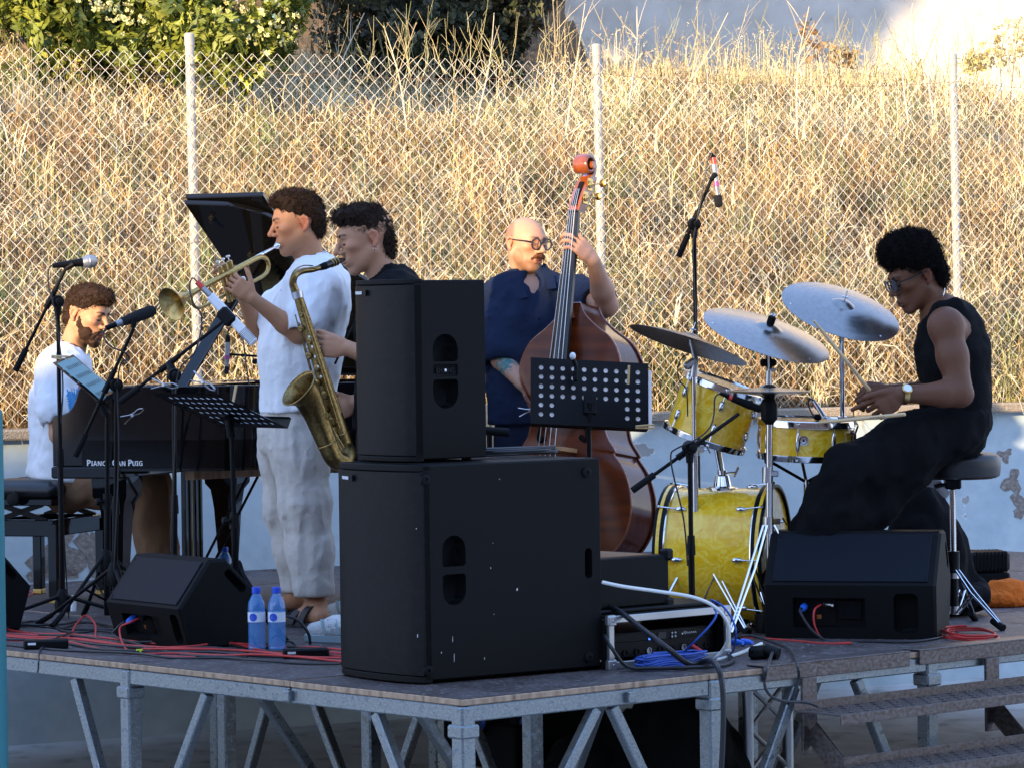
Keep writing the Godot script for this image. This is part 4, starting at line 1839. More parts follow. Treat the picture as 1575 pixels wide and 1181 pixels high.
func build_speakers():
	var N := on_deck(640, 1055)
	var sub := thing("subwoofer", "large black subwoofer cabinet at the front corner of the stage", "speaker", N + SIDE * .37 + WIDE * .23)
	var D := .754
	var W := .47
	var H := .7
	var y0 := DECK + .012
	var m := MB.new()
	var fr := Basis(SIDE, UP, WIDE)
	m.box(xyz(D - .035, H - .012, W), Transform3D(fr, N + SIDE * (D / 2 + .0175) + WIDE * W / 2 + UP * (H / 2 + .006)), .005)
	var face := -WIDE
	var on := func(s: float, y: float) -> Transform3D:
		return Transform3D(Basis(SIDE, UP, face), N + SIDE * s + UP * y)
	var cuts := []
	var k := MB.new()
	k.prism(d_shape(.092, .1, true), -.055, .02, on.call(.155, .372))
	cuts.append(k)
	k = MB.new()
	k.prism(d_shape(.092, .1, false), -.055, .02, on.call(.155, .348))
	cuts.append(k)
	k = MB.new()
	k.prism(round_rect(.03, .1, .0149, 6), -.05, .02, on.call(.7, .355))
	cuts.append(k)
	carved(sub, "cabinet", m, cuts, M.cabinet)
	for q in [[.045, .655], [.695, .655], [.045, .045], [.695, .045]]:
		m = MB.new()
		var xf: Transform3D = on.call(q[0], q[1])
		m.lathe(v2([.0175, 0, .0175, .006, .013, .009, .006, .009, .005, .005, 0, .005]), Transform3D(Basis(xf.basis.x, face, -xf.basis.y), xf.origin), 20)
		part(sub, "side_foot", m, M.rubber)
	part(sub, "grille", bowed_front(N + SIDE * .032, W, DECK + .028, DECK + H - .022, .032), M.grille)
	for q in [[DECK + H - .02, DECK + H], [DECK + .006, DECK + .026]]:
		var lip := bowed_front(N + SIDE * .034, W, q[0], q[1], .038)
		part(sub, "front_lip", lip, M.cabinet)
	speaker_label(sub, N + SIDE * .032, W, DECK + H - .048, .032)
	for q in [[.405, .285, .006, .009], [.3, .36, .003, .006], [.31, .44, .002, .003], [.31, .21, .004, .002], [.145, .14, .002, .02], [.15, .08, .002, .03], [.1, .1, .003, .006], [.34, .645, .003, .003], [.009, .5, .003, .004], [.008, .16, .003, .012], [.745, .03, .004, .006], [.27, .07, .002, .008]]:
		m = MB.new()
		var c: Transform3D = on.call(q[0], q[1])
		var pl := v2([-q[2] / 2, -q[3] / 2, q[2] / 2, -q[3] / 3, q[2] / 3, q[3] / 2, -q[2] / 3, q[3] / 3])
		m.prism(pl, .0002, .0006, c)
		part(sub, "paint_chip", m, M.chip_white)
	var T := at(627, 712, 11.52)
	T.y = DECK + H
	var top := thing("loudspeaker", "black full-range loudspeaker standing on the subwoofer", "speaker", T + SIDE * .15 + WIDE * .16)
	var h2 := .594
	var plan := v2([.035, 0, .315, 0.0, .33, .04, .33, .29, .315, .33, .035, .33])
	m = MB.new()
	m.prism(plan, .01, h2 - .004, Transform3D(Basis(SIDE, WIDE, UP), T), .004)
	var on2 := func(s: float, y: float) -> Transform3D:
		return Transform3D(Basis(SIDE, UP, face), T + SIDE * s + UP * y)
	cuts = []
	k = MB.new()
	k.prism(d_shape(.1, .09, true), -.05, .02, on2.call(.155, .325))
	cuts.append(k)
	k = MB.new()
	k.prism(d_shape(.1, .095, false), -.05, .02, on2.call(.155, .268))
	cuts.append(k)
	k = MB.new()
	k.prism(round_rect(.098, .04, .006, 3), -.008, .02, on2.call(.155, .2965))
	cuts.append(k)
	carved(top, "cabinet", m, cuts, M.cabinet)
	m = MB.new()
	for i in 4:
		var c: Transform3D = on2.call(.128 + i * .018, .2965)
		m.lathe(v2([.0085, -.008, .0085, -.003, .005, -.003, .004, -.006, 0, -.006]), Transform3D(Basis(c.basis.x, face, -c.basis.y), c.origin), 12)
	part(top, "rigging_plate", m, M.black_plastic)
	m = MB.new()
	var sc: Transform3D = on2.call(.155, .2965)
	m.lathe(v2([.005, -.004, .005, 0.0, .002, .001, 0, .001]), Transform3D(Basis(sc.basis.x, face, -sc.basis.y), sc.origin), 12)
	part(top, "rigging_bolt", m, M.dull_chrome)
	part(top, "grille", bowed_front(T + SIDE * .032, .33, T.y + .022, T.y + h2 - .018, .026), M.grille)
	for q in [[T.y + h2 - .016, T.y + h2], [T.y + .004, T.y + .02]]:
		part(top, "front_lip", bowed_front(T + SIDE * .034, .33, q[0], q[1], .032), M.cabinet)
	for q in [[.06, .05], [.27, .05], [.06, .28], [.27, .28]]:
		m = MB.new()
		m.lathe(v2([.016, 0, .016, .009, .012, .011, 0, .011]), tf(T + SIDE * q[0] + WIDE * q[1]), 12)
		part(top, "foot", m, M.rubber)
	speaker_label(top, T + SIDE * .032, .33, T.y + h2 - .042, .026)

func build_rack():
	var F := on_deck(937, 1031)
	var dx := U2
	var dz := xyz(-.66, 0, -.751)
	var fc := thing("flight_case", "open black flight case with aluminium edges holding an amplifier", "flight case", F + dx * .28 + dz * .2)
	var W := .565
	var H := .178
	var xf := func(x: float, y: float, z: float) -> Vector3:
		return F + dx * x + UP * y + dz * z
	var b := Basis(dx, UP, -dz)
	var m := MB.new()
	m.box(xyz(W, .012, .42), Transform3D(b, xf.call(W / 2, .008, .22)), .002)
	part(fc, "bottom_panel", m, M.black_matte)
	m = MB.new()
	m.box(xyz(W, .012, .42), Transform3D(b, xf.call(W / 2, H - .006, .22)), .002)
	part(fc, "top_panel", m, M.black_matte)
	for s in [.007, W - .007]:
		m = MB.new()
		m.box(xyz(.012, H - .028, .42), Transform3D(b, xf.call(s, H / 2, .22)), .001)
		part(fc, "side_panel", m, M.black_matte)
	for q in [[W / 2, .014, W - .06, .024, .008], [W / 2, H - .012, W - .06, .024, .008], [.012, H / 2, .024, H - .06, .008], [W - .012, H / 2, .024, H - .06, .008]]:
		m = MB.new()
		m.box(xyz(q[2], q[3], .014), Transform3D(b, xf.call(q[0], q[1], .004)), .002)
		part(fc, "edge_profile", m, M.aluminium)
	for q in [[.016, .016], [W - .016, .016], [.016, H - .016], [W - .016, H - .016]]:
		m = MB.new()
		m.box(xyz(.04, .038, .024), Transform3D(b, xf.call(q[0], q[1], .006)), .006)
		var c := part(fc, "corner_brace", m, M.aluminium)
		m = MB.new()
		m.ellipsoid(xf.call(q[0], q[1], -.006), xyz(.004, .004, .002), b, 8, 5)
		part(c, "rivet", m, M.dull_chrome)
	var am := thing("power_amplifier", "black rack amplifier with small blue lights inside the flight case", "amplifier", xf.call(W / 2, .03, .06))
	m = MB.new()
	m.box(xyz(W - .06, .086, .35), Transform3D(b, xf.call(W / 2, .073, .225)), .003)
	part(am, "chassis", m, M.black_metal)
	m = MB.new()
	var brow := PackedVector2Array()
	for i in 21:
		var t := i / 20.0 * 2.0 - 1.0
		brow.append(p2(t * .235, .007 + .015 * sqrt(maxf(0, 1 - t * t))))
	for i in 21:
		var t := 1.0 - i / 20.0 * 2.0
		brow.append(p2(t * .235, -.009 - .003 * sqrt(maxf(0, 1 - t * t))))
	m.prism(brow, 0.0, .006, Transform3D(b, xf.call(W / 2, .094, .05)), .0015)
	var fp := part(am, "face_plate", m, M.black_plastic)
	for q in [[.225, .099, 1], [.24, .099, 0], [.225, .087, 1], [.24, .087, 0], [.33, .099, 0], [.345, .099, 0], [.33, .087, 0], [.345, .087, 0]]:
		m = MB.new()
		m.lathe(v2([.0046, 0, .0046, .002, .003, .003, 0, .003]), Transform3D(Basis(dx, -dz, UP), xf.call(q[0], q[1], .043)), 10)
		part(fp, "button", m, M.led_blue if q[2] else M.mic_grey)
	m = MB.new()
	m.box(xyz(.036, .022, .001), Transform3D(b, xf.call(.285, .094, .0432)))
	part(fp, "display", m, M.print_black)
	m = MB.new()
	var script := []
	for i in 24:
		script.append(xf.call(.385 + i * .0026, .096 + .0035 * sin(i * 1.9) * (1.6 if i < 6 else .8), .0425))
	m.tube(curve(script, 3), .0006, 4)
	m.ellipsoid(xf.call(.379, .094, .0425), xyz(.004, .003, .0005), b, 8, 4)
	part(fp, "script_logo", m, M.print_white)
	for i in 9:
		m = MB.new()
		var x := .065 + i * .054
		m.lathe(v2([.011, 0, .0115, .004, .0085, .004, .008, -.003, 0, -.003]), Transform3D(Basis(dx, -dz, UP), xf.call(x, .047, .049)), 14)
		part(am, "socket", m, M.mic_grey if i % 3 == 0 else M.black_plastic)
	for q in [[.2, .036, true], [.44, .048, false], [.485, .046, false]]:
		m = MB.new()
		m.lathe(v2([.012, 0, .0125, .02, .009, .034, .006, .05, 0, .05]), Transform3D(Basis(dx, -dz, UP), xf.call(q[0] + .18, q[1], .045)), 14)
		if not q[2]:
			part(am, "plug", m, M.connector_blue)
	m = MB.new()
	m.rod(xf.call(.405, .055, .03), xf.call(.425, .03, -.01), .008, .006, 10)
	part(am, "red_plug", m, M.connector_red)
	var pu := thing("processor_unit", "black perforated unit with corner guards on top of the flight case", "amplifier", xf.call(.2, H + .002, .1))
	m = MB.new()
	var P0: Vector3 = xf.call(-.03, H + .016, .1)
	m.box(xyz(.405, .165, .3), Transform3D(b, P0 + dx * .2025 + UP * .0825 + dz * .15), .004)
	part(pu, "housing", m, M.cabinet)
	for q in [[0.0, 0.0], [.405, 0.0], [0.0, .165], [.405, .165]]:
		m = MB.new()
		m.box(xyz(.04, .04, .04), Transform3D(b, P0 + dx * q[0] + UP * q[1] + dz * .012), .008)
		part(pu, "corner_guard", m, M.black_plastic)
	m = MB.new()
	m.box(xyz(.31, .003, .25), Transform3D(b, P0 + dx * .2025 + UP * .1668 + dz * .16))
	part(pu, "top_board", m, M.cork)
	for q in [[.014, .11, "led_green"], [.014, .055, "led_green"]]:
		m = MB.new()
		m.ellipsoid(P0 - dx * .002 + UP * q[1] + dz * .06, xyz(.003, .003, .003), Basis(), 8, 5)
		part(pu, "indicator", m, M[q[2]])
	m = MB.new()
	m.box(xyz(.6, .013, .4), Transform3D(b, xf.call(.28, H + .007, .26)), .004)
	solo("case_lid", "black lid board lying between the flight case and the unit on it", "lid", m, M.black_plastic)

func wedge(called: String, label: String, corner: Vector3, lx: Vector3, length: float, prof: Array, crease: float, big: bool) -> Node3D:
	var t := thing(called, label, "monitor speaker", corner + lx * length / 2, "stage monitors")
	var dz := lx.cross(UP).normalized()
	if dz.z > 0:
		dz = -dz
	var poly := PackedVector2Array()
	for q in prof:
		poly.append(p2(q[0], q[1]))
	var m := MB.new()
	var base := Transform3D(Basis(dz, UP, lx), corner)
	m.prism(poly, 0.0, length, base, .01)
	var bottom: Vector2 = poly[0]
	var cr: Vector2 = poly[1]
	var top: Vector2 = poly[2]
	var fdir := (cr - bottom).normalized()
	var fn := p2(-fdir.y, fdir.x)
	var P := func(v: Vector2, l: float) -> Vector3:
		return corner + dz * v.x + UP * v.y + lx * l
	var up3 := (dz * fdir.x + UP * fdir.y)
	var n3 := (dz * fn.x + UP * fn.y)
	if n3.dot(dz) > 0:
		n3 = -n3
	var read := up3.cross(n3).normalized()
	var fh := bottom.distance_to(cr)
	var bay_c: Vector3 = P.call(bottom + fdir * fh * .48, length * (.62 if big else .56))
	var cuts := []
	var k := MB.new()
	var bw := length * (.42 if big else .5)
	var bh := fh * .56
	k.prism(round_rect(bw, bh, .004, 2), -.035, .02, Transform3D(Basis(read, up3, n3), bay_c))
	cuts.append(k)
	k = MB.new()
	var hc: Vector3 = P.call(bottom + fdir * fh * .48, length * (.175 if big else .11))
	k.prism(round_rect(length * (.14 if big else .1), fh * .74, .02, 5), -.05, .02, Transform3D(Basis(read, up3, n3), hc))
	cuts.append(k)
	k = MB.new()
	var back: Vector2 = poly[3]
	var bmid: Vector2 = poly[4]
	var mid2 := (top + bmid) * .5 + p2(.02, -.02)
	var ed := (bmid - back).normalized()
	k.prism(round_rect(.11, .032, .0155, 5), -.02, .04, Transform3D(Basis(dz * ed.x + UP * ed.y, lx.cross(dz * ed.x + UP * ed.y), lx), P.call(back.lerp(bmid, .45) - p2(.035, .012), 0.0)))
	cuts.append(k)
	carved(t, "cabinet", m, cuts, M.cabinet)
	var gd := (top - cr).normalized()
	var g3 := dz * gd.x + UP * gd.y
	var gn := g3.cross(lx).normalized()
	if gn.y < 0:
		gn = -gn
	m = MB.new()
	var gh := cr.distance_to(top)
	m.box(xyz(length - .06, gh - .028, .006), Transform3D(Basis(lx, g3, lx.cross(g3)), P.call(cr.lerp(top, .5), length / 2) + gn * .002), .002)
	var grille := part(t, "grille", m, M.grille_blue)
	for q in [[.045, .12], [.045, .88], [.955, .12], [.955, .88]]:
		m = MB.new()
		m.lathe(v2([.0045, 0, .004, .002, 0, .0025]), Transform3D(along(gn), P.call(cr.lerp(top, q[1]), length * q[0] + (.012 if q[0] < .5 else -.012)) + gn * .005), 10)
		part(grille, "screw", m, M.black_plastic)
	m = MB.new()
	m.box(xyz(bw * .55, bh * .94, .003), Transform3D(Basis(read, up3, n3), bay_c - n3 * .032 - read * bw * .2), .0005)
	var plate := part(t, "connector_plate", m, M.black_plastic)
	m = MB.new()
	m.box(xyz(bw * .32, bh * .62, .004), Transform3D(Basis(read, up3, n3), bay_c - n3 * .03 + read * bw * .27 + up3 * bh * .08), .0005)
	part(plate, "blank_panel", m, M.grille)
	var x0: Vector3 = bay_c - n3 * .031
	m = MB.new()
	m.box(xyz(.016, .015, .001), Transform3D(Basis(read, up3, n3), x0 - read * bw * .16 - up3 * .018))
	part(plate, "warning_sticker", m, M.print_orange)
	for q in [[-.11, .012, .03], [-.08, -.02, .012], [.02, .004, .02]]:
		m = MB.new()
		m.box(xyz(.004 + q[2] * .3, .004, .0008), Transform3D(Basis(read, up3, n3), x0 + read * q[0] * bw * 1.6 + up3 * q[1]))
		part(plate, "marking", m, M.print_white)
	m = MB.new()
	m.lathe(v2([.013, 0, .014, .012, .012, .03, .007, .042, 0, .042]), Transform3D(along(n3 - up3 * .15), x0 - read * bw * .36 + up3 * bh * .18), 14)
	part(plate, "speaker_plug", m, M.connector_blue)
	m = MB.new()
	m.lathe(v2([.008, 0, .0095, .012, .008, .034, .005, .05, 0, .05]), Transform3D(along(n3 + read * 1.0), x0 - read * bw * .08 + up3 * bh * .26), 12)
	part(plate, "signal_plug", m, M.dull_chrome if big else M.black_plastic)
	plugs.append([x0 - read * bw * .36 + up3 * bh * .18 + n3 * .05, x0 - read * bw * .12 + up3 * bh * .26 + n3 * .02, n3])
	return t

var plugs := []

func build_wedges():
	var c := on_deck(276, 1001)
	wedge("stage_monitor", "black wedge monitor in front of the piano, beside two water bottles", c, xyz(-.6, 0, -.8), .52, [[.045, 0.0], [0.0, .148], [.13, .318], [.2, .318], [.36, .165], [.3, 0.0]], .148, false)
	c = on_deck(1441, 984)
	wedge("stage_monitor", "black wedge monitor in front of the drummer at the right", c, xyz(-.965, 0, -.262), .625, [[.012, 0.0], [0.0, .193], [.15, .378], [.26, .378], [.38, .2], [.33, 0.0]], .193, true)
	c = on_deck(-62, 978)
	wedge("stage_monitor", "black wedge monitor cut off by the left edge of the picture", c, xyz(-.75, 0, -.66), .5, [[.045, 0.0], [0.0, .148], [.13, .318], [.2, .318], [.36, .165], [.3, 0.0]], .148, false)

# --- microphone stands
func tripod(of: Node3D, foot: Vector3, hub: float, spread: float, turn: float, material: Material, flat := true):
	var m: MB
	for k in 3:
		var a := turn + TAU * k / 3.0
		var d := xyz(cos(a), 0, sin(a))
		m = MB.new()
		var end := foot + d * spread + UP * .012
		m.rod(foot + UP * hub + d * .02, end, .008, .007, 10)
		var leg := part(of, "leg", m, material)
		m = MB.new()
		m.rod(end - d * .05 + UP * (hub * .05 / spread), end + d * .012, .0105, .0115, 10)
		part(leg, "rubber_foot", m, M.rubber)
		if not flat:
			m = MB.new()
			m.rod(foot + UP * hub * .35 + d * .01, foot + d * spread * .45 + UP * hub * .56, .005, .005, 6)
			part(of, "leg_stay", m, material)
	m = MB.new()
	m.lathe(v2([0.0, hub - .06, .03, hub - .06, .034, hub - .03, .02, hub + .02, .014, hub + .03, 0, hub + .03]), tf(foot), 14)
	part(of, "hub", m, M.black_plastic)

func knob(of: Node3D, p: Vector3, dir: Vector3, r := .014, l := .03):
	var m := MB.new()
	m.lathe(v2([.005, 0, .005, l * .4, r, l * .45, r, l * .92, r * .7, l, 0, l]), Transform3D(along(dir), p), 12)
	part(of, "knob", m, M.black_plastic)

func boom_stand(label: String, foot: Vector3, joint: Vector3, tail: Vector3, tip: Vector3, turn: float, hub := .1, spread := .3) -> Node3D:
	var t := thing("microphone_stand", label, "stand", foot, "boom microphone stands")
	tripod(t, foot, hub, spread, turn, M.black_metal)
	var m := MB.new()
	var mid := foot.lerp(joint, .52)
	m.rod(foot + UP * (hub - .05), mid, .0115, .0115, 12)
	part(t, "lower_tube", m, M.black_metal)
	m = MB.new()
	m.rod(mid - UP * .05, joint, .0085, .0085, 12)
	part(t, "upper_tube", m, M.black_metal)
	m = MB.new()
	m.rod(mid - UP * .05, mid + UP * .02, .016, .013, 12)
	part(t, "clutch", m, M.black_plastic)
	m = MB.new()
	m.lathe(v2([0, -.02, .023, -.02, .026, -.01, .026, .01, .023, .02, 0, .02]), Transform3D(along(xyz(.3, 0, 1)), joint), 16)
	m.rod(joint - UP * .055, joint - UP * .01, .013, .016, 12)
	var near := Geometry3D.get_closest_point_to_segment(joint, tail, tip)
	m.rod(joint, near, .019, .015, 12)
	part(t, "swivel", m, M.black_plastic)
	knob(t, joint + xyz(.005, 0, .02), xyz(.3, 0, 1))
	m = MB.new()
	m.rod(tail, tip, .0068, .0068, 10)
	part(t, "boom", m, M.black_metal)
	m = MB.new()
	var bd := (tip - tail).normalized()
	m.rod(tail - bd * .012, tail + bd * .085, .0125, .0125, 12)
	part(t, "counterweight", m, M.rubber)
	m = MB.new()
	m.rod(near - bd * .045, near + bd * .05, .0125, .0105, 12)
	part(t, "boom_clamp", m, M.black_plastic)
	return t

# a microphone from its tail a to its head b
func vocal_mic(label: String, a: Vector3, b: Vector3, foam: bool) -> Node3D:
	var d := (b - a).normalized()
	var t := thing("microphone", label, "microphone", a, "microphones")
	var l := a.distance_to(b)
	var m := MB.new()
	var xf := Transform3D(along(d), a)
	if foam:
		m.lathe(v2([0, 0, .01, 0.0, .011, l * .2, .012, l * .22, .013, l * .3, 0, l * .3]), xf, 16)
		part(t, "body", m, M.black_metal)
		m = MB.new()
		m.lathe(v2([0, l * .205, .0128, l * .205, .0138, l * .33, 0, l * .33]), xf, 16)
		part(t, "ring", m, M.mic_grey)
		m = MB.new()
		m.lathe(v2([0, l * .32, .016, l * .325, .021, l * .5, .0235, l * .75, .023, l * .9, .017, l * .975, .008, l, 0, l]), xf, 20)
		part(t, "windscreen", m, M.foam)
	else:
		m.lathe(v2([0, 0, .0095, 0.0, .0115, l * .1, .0165, l * .62, .0185, l * .68, 0, l * .68]), xf, 18)
		part(t, "body", m, M.black_metal)
		m = MB.new()
		m.lathe(v2([0, l * .67, .019, l * .67, .0255, l * .76, .0265, l * .82, .024, l * .93, .015, l * .99, 0, l]), xf, 20)
		part(t, "grille_head", m, M.mic_grey)
		m = MB.new()
		m.torus(.0268, .0022, Transform3D(along(d), a + d * l * .815), 24, 6)
		part(t, "head_band", m, M.dull_chrome)
	return t

func build_mics():
	var d := 14.2
	var foot := on_deck(96, 952)
	var st1 := boom_stand("boom stand at the left edge carrying the ball-headed vocal microphone", foot, at(88, 464, d), at(25, 566, d + .05), at(102, 410, d - .02), .35, .09, .34)
	vocal_mic("black vocal microphone with grey ball head left of the pianist", at(80, 409, d - .03), at(149, 401, d + .02), false)
	clip(st1, at(101, 414, d - .02), at(112, 406, d - .02))
	d = 13.75
	foot = on_deck(160, 972)
	foot = xyz(at(172, 700, d).x, DECK, -d)
	var st2 := boom_stand("boom stand in front of the pianist carrying a foam-covered microphone", foot, at(178, 592, d), at(117, 697, d + .04), at(205, 505, d - .03), 1.2, .22, .3)
	vocal_mic("foam-covered black microphone pointing at the trumpet bell side", at(162, 505, d - .05), at(239, 476, d + .02), true)
	clip(st2, at(205, 505, d - .03), at(205, 491, d - .03))
	d = 13.35
	foot = xyz(at(264, 700, d).x, DECK, -d)
	var st3 := boom_stand("boom stand behind the wedge monitor reaching to the trumpet microphone", foot, at(267, 577, d), at(188, 615, d + .1), at(349, 490, d - .05), .2, .12, .28)
	var a := at(303, 434, d - .02)
	var b := at(391, 528, d - .08)
	var ax := (b - a).normalized()
	var l := a.distance_to(b)
	var t := thing("microphone", "slim silver microphone with a red end beneath the trumpet", "microphone", a, "microphones")
	var m := MB.new()
	m.lathe(v2([0, 0, .01, 0, .011, l * .1, 0, l * .1]), Transform3D(along(ax), a), 14)
	part(t, "red_end", m, M.mic_red)
	m = MB.new()
	m.lathe(v2([0, l * .1, .0105, l * .1, .0115, l * .22, 0, l * .22]), Transform3D(along(ax), a), 14)
	part(t, "cable_socket", m, M.mic_grey)
	m = MB.new()
	m.box(xyz(.036, l * .78, .022), Transform3D(along(ax), a + ax * l * .61), .006)
	var body := part(t, "body", m, M.print_white)
	m = MB.new()
	for k in 9:
		m.box(xyz(.0385, .0022, .0245), Transform3D(along(ax), a + ax * (l * (.8 + .02 * k))), .0005)
	part(body, "slot", m, M.mic_grey)
	m = MB.new()
	m.box(xyz(.052, .07, .034), Transform3D(along(ax), a + ax * l * .55 - xyz(.008, .004, -.004)), .01)
	part(st3, "clip", m, M.black_plastic)
	d = 14.3
	foot = xyz(at(1073, 700, d).x, DECK, -d)
	var st4 := boom_stand("tall boom stand behind the drums with an overhead microphone", foot, at(1068, 345, d), at(1046, 391, d + .05), at(1094, 277, d - .02), .6, .12, .3)
	var o := thing("microphone", "silver overhead drum microphone with black foam tip hanging down", "microphone", at(1098, 240, d), "microphones")
	pencil(o, at(1097, 238, d), at(1106, 318, d - .02), .0105, true)
	clip(st4, at(1094, 277, d - .02), at(1101, 268, d - .01))
	d = 12.75
	foot = xyz(at(1062, 700, d).x, DECK, -d)
	boom_stand("low boom stand in front of the bass drum", foot, at(1061, 688, d), at(977, 751, d + .02), at(1137, 636, d + .1), .9, .1, .26)
	var s := thing("microphone", "short black microphone with a red ring under the hi-hat", "microphone", at(1140, 633, d + .12), "microphones")
	var p0 := at(1108, 605, d + .1)
	var p1 := at(1176, 632, d + .16)
	var px := (p1 - p0).normalized()
	m = MB.new()
	m.lathe(v2([0, 0, .006, 0, .0075, .03, .0105, .033, .0105, .048, .012, .05, .0155, .13, .013, .132, .0135, .165, .009, .17, 0, .17]), Transform3D(along(px), p0), 16)
	part(s, "body", m, M.black_matte)
	m = MB.new()
	m.lathe(v2([0, .034, .0112, .034, .0112, .046, 0, .046]), Transform3D(along(px), p0), 16)
	part(s, "red_ring", m, M.mic_red)
	d = 14.55
	var pm := thing("microphone", "slim microphone with a magenta band hanging inside the piano", "microphone", at(350, 520, d), "microphones")
	pencil(pm, at(350, 515, d), at(348, 576, d), .01, false)
	m = MB.new()
	m.rod(at(352, 545, d), at(395, 548, d + .05), .005, .005, 8)
	part(pm, "holder", m, M.black_metal)
	knob(pm, at(392, 556, d), xyz(0, 0, 1), .012, .02)

func clip(of: Node3D, a: Vector3, b: Vector3):
	var m := MB.new()
	m.rod(a, b, .009, .013, 10)
	part(of, "clip", m, M.black_plastic)

# slim condenser: tail a (upper), head b
func pencil(t: Node3D, a: Vector3, b: Vector3, r: float, foam: bool):
	var l := a.distance_to(b)
	var xf := Transform3D(along(b - a), a)
	var m := MB.new()
	m.lathe(v2([0, 0, r * .7, 0, r * .95, l * .06, 0, l * .06]), xf, 14)
	part(t, "cable_boot", m, M.black_plastic)
	m = MB.new()
	m.lathe(v2([0, l * .06, r, l * .06, r, l * .19, 0, l * .19]), xf, 14)
	part(t, "connector", m, M.mic_red if foam else M.black_metal)
	m = MB.new()
	m.lathe(v2([0, l * .19, r * 1.05, l * .19, r * 1.05, l * .52, 0, l * .52]), xf, 14)
	part(t, "body", m, M.mic_grey)
	m = MB.new()
	m.lathe(v2([0, l * .52, r * 1.1, l * .52, r * 1.1, l * .62, 0, l * .62]), xf, 14)
	part(t, "magenta_band", m, M.mic_pink)
	m = MB.new()
	m.lathe(v2([0, l * .62, r * .9, l * .62, r * .6, l * .82, 0, l * .82]), xf, 14)
	part(t, "capsule_neck", m, M.mic_grey)
	m = MB.new()
	if foam:
		m.lathe(v2([0, l * .78, .015, l * .785, .0175, l * .82, .017, l * .97, .01, l * 1.01, 0, l * 1.01]), xf, 16)
	else:
		m.lathe(v2([0, l * .8, .008, l * .8, .0095, l * .85, .009, l, 0, l]), xf, 16)
	part(t, "foam_tip", m, M.foam)

# --- music stands
# punched sheet-metal desk: x across, y up its slope, holes where the mask says
func punched(w: float, h: float, cols: int, rows: int, r: float, mask: Callable, xf: Transform3D, pad := Vector4(.02, .02, .02, .02)) -> MB:
	var m := MB.new()
	var cw := (w - pad.x - pad.z) / cols
	var ch := (h - pad.y - pad.w) / rows
	var th := .0012
	var N := 12
	for side in [0.0, th]:
		var P := func(x: float, y: float) -> Vector3:
			return xf * xyz(x - w / 2, y, side)
		for q in [[0, 0, w, pad.y], [0, h - pad.w, w, h], [0, pad.y, pad.x, h - pad.w], [w - pad.z, pad.y, w, h - pad.w]]:
			m.sheet(v3([P.call(q[0], q[1]), P.call(q[2], q[1]), P.call(q[2], q[3]), P.call(q[0], q[3])]))
		for i in cols:
			for j in rows:
				var x0 := pad.x + i * cw
				var y0 := pad.y + j * ch
				if not mask.call(i, j):
					m.sheet(v3([P.call(x0, y0), P.call(x0 + cw, y0), P.call(x0 + cw, y0 + ch), P.call(x0, y0 + ch)]))
					continue
				var c := p2(x0 + cw / 2, y0 + ch / 2)
				for k in N:
					var pts := []
					for e in [k, k + 1]:
						var a: float = TAU * e / N
						var u := p2(cos(a), sin(a))
						var s := minf(cw / 2 / maxf(absf(u.x), 1e-4), ch / 2 / maxf(absf(u.y), 1e-4))
						pts.append([c + u * r, c + u * s, absf(u.x) / cw > absf(u.y) / ch])
					var f := m.pts(v3([P.call(pts[0][0].x, pts[0][0].y), P.call(pts[0][1].x, pts[0][1].y), P.call(pts[1][1].x, pts[1][1].y), P.call(pts[1][0].x, pts[1][0].y)]))
					m.face(f, f + 1, f + 2, f + 3)
					if pts[0][2] != pts[1][2]:
						var mid: Vector2 = (pts[0][1] + pts[1][1]) / 2 - c
						var k2: Vector2 = c + p2(signf(mid.x) * cw / 2, signf(mid.y) * ch / 2)
						var e := m.pts(v3([P.call(pts[0][1].x, pts[0][1].y), P.call(k2.x, k2.y), P.call(pts[1][1].x, pts[1][1].y)]))
						m.face(e, e + 1, e + 2)
	return m

func music_stand(label: String, foot: Vector3, neck: Vector3, xf: Transform3D, w: float, h: float, cols: int, rows: int, r: float, mask: Callable, lip: float, turn: float) -> Node3D:
	var t := thing("music_stand", label, "music stand", foot, "black music stands")
	tripod(t, foot, .26, .3, turn, M.black_metal, false)
	var m := MB.new()
	var mid := foot.lerp(neck, .55)
	m.rod(foot + UP * .03, mid, .0125, .0125, 12)
	part(t, "lower_tube", m, M.black_metal)
	m = MB.new()
	m.rod(mid, neck, .009, .009, 12)
	part(t, "upper_tube", m, M.black_metal)
	m = MB.new()
	m.rod(mid - UP * .03, mid + UP * .03, .018, .016, 12)
	part(t, "clutch", m, M.black_plastic)
	knob(t, mid + xyz(-.015, 0, .008), xyz(-1, 0, .4))
	m = MB.new()
	m.box(xyz(.05, .075, .012), Transform3D(xf.basis, xf * xyz(0, h * .32, -.008)), .003)
	m.rod(neck - UP * .05, xf * xyz(0, h * .34, -.012), .017, .013, 12)
	part(t, "desk_bracket", m, M.black_plastic)
	var desk := part(t, "desk", punched(w, h, cols, rows, r, mask, xf), M.black_metal)
	m = MB.new()
	m.box(xyz(w, .0015, lip), Transform3D(xf.basis, xf * xyz(0, 0.0, lip / 2)), .0004)
	m.box(xyz(w, .014, .0015), Transform3D(xf.basis, xf * xyz(0, .007, lip)), .0004)
	part(desk, "ledge", m, M.black_metal)
	return t

func peg(p: Vector3, d: Vector3, up: Vector3, label: String):
	var m := MB.new()
	for s in [-1, 1]:
		m.bar(p - d * .036 + up * .003 * s, p + d * .036 + up * (.003 + .004) * s, .009, .006, up, .001)
	var t := thing("clothes_peg", label, "clothes peg", p, "clothes pegs on the music stands")
	part(t, "jaws", m, M.clothes_peg)
	m = MB.new()
	m.torus(.004, .001, Transform3D(along(d.cross(up)), p), 10, 5)
	part(t, "spring", m, M.dull_chrome)

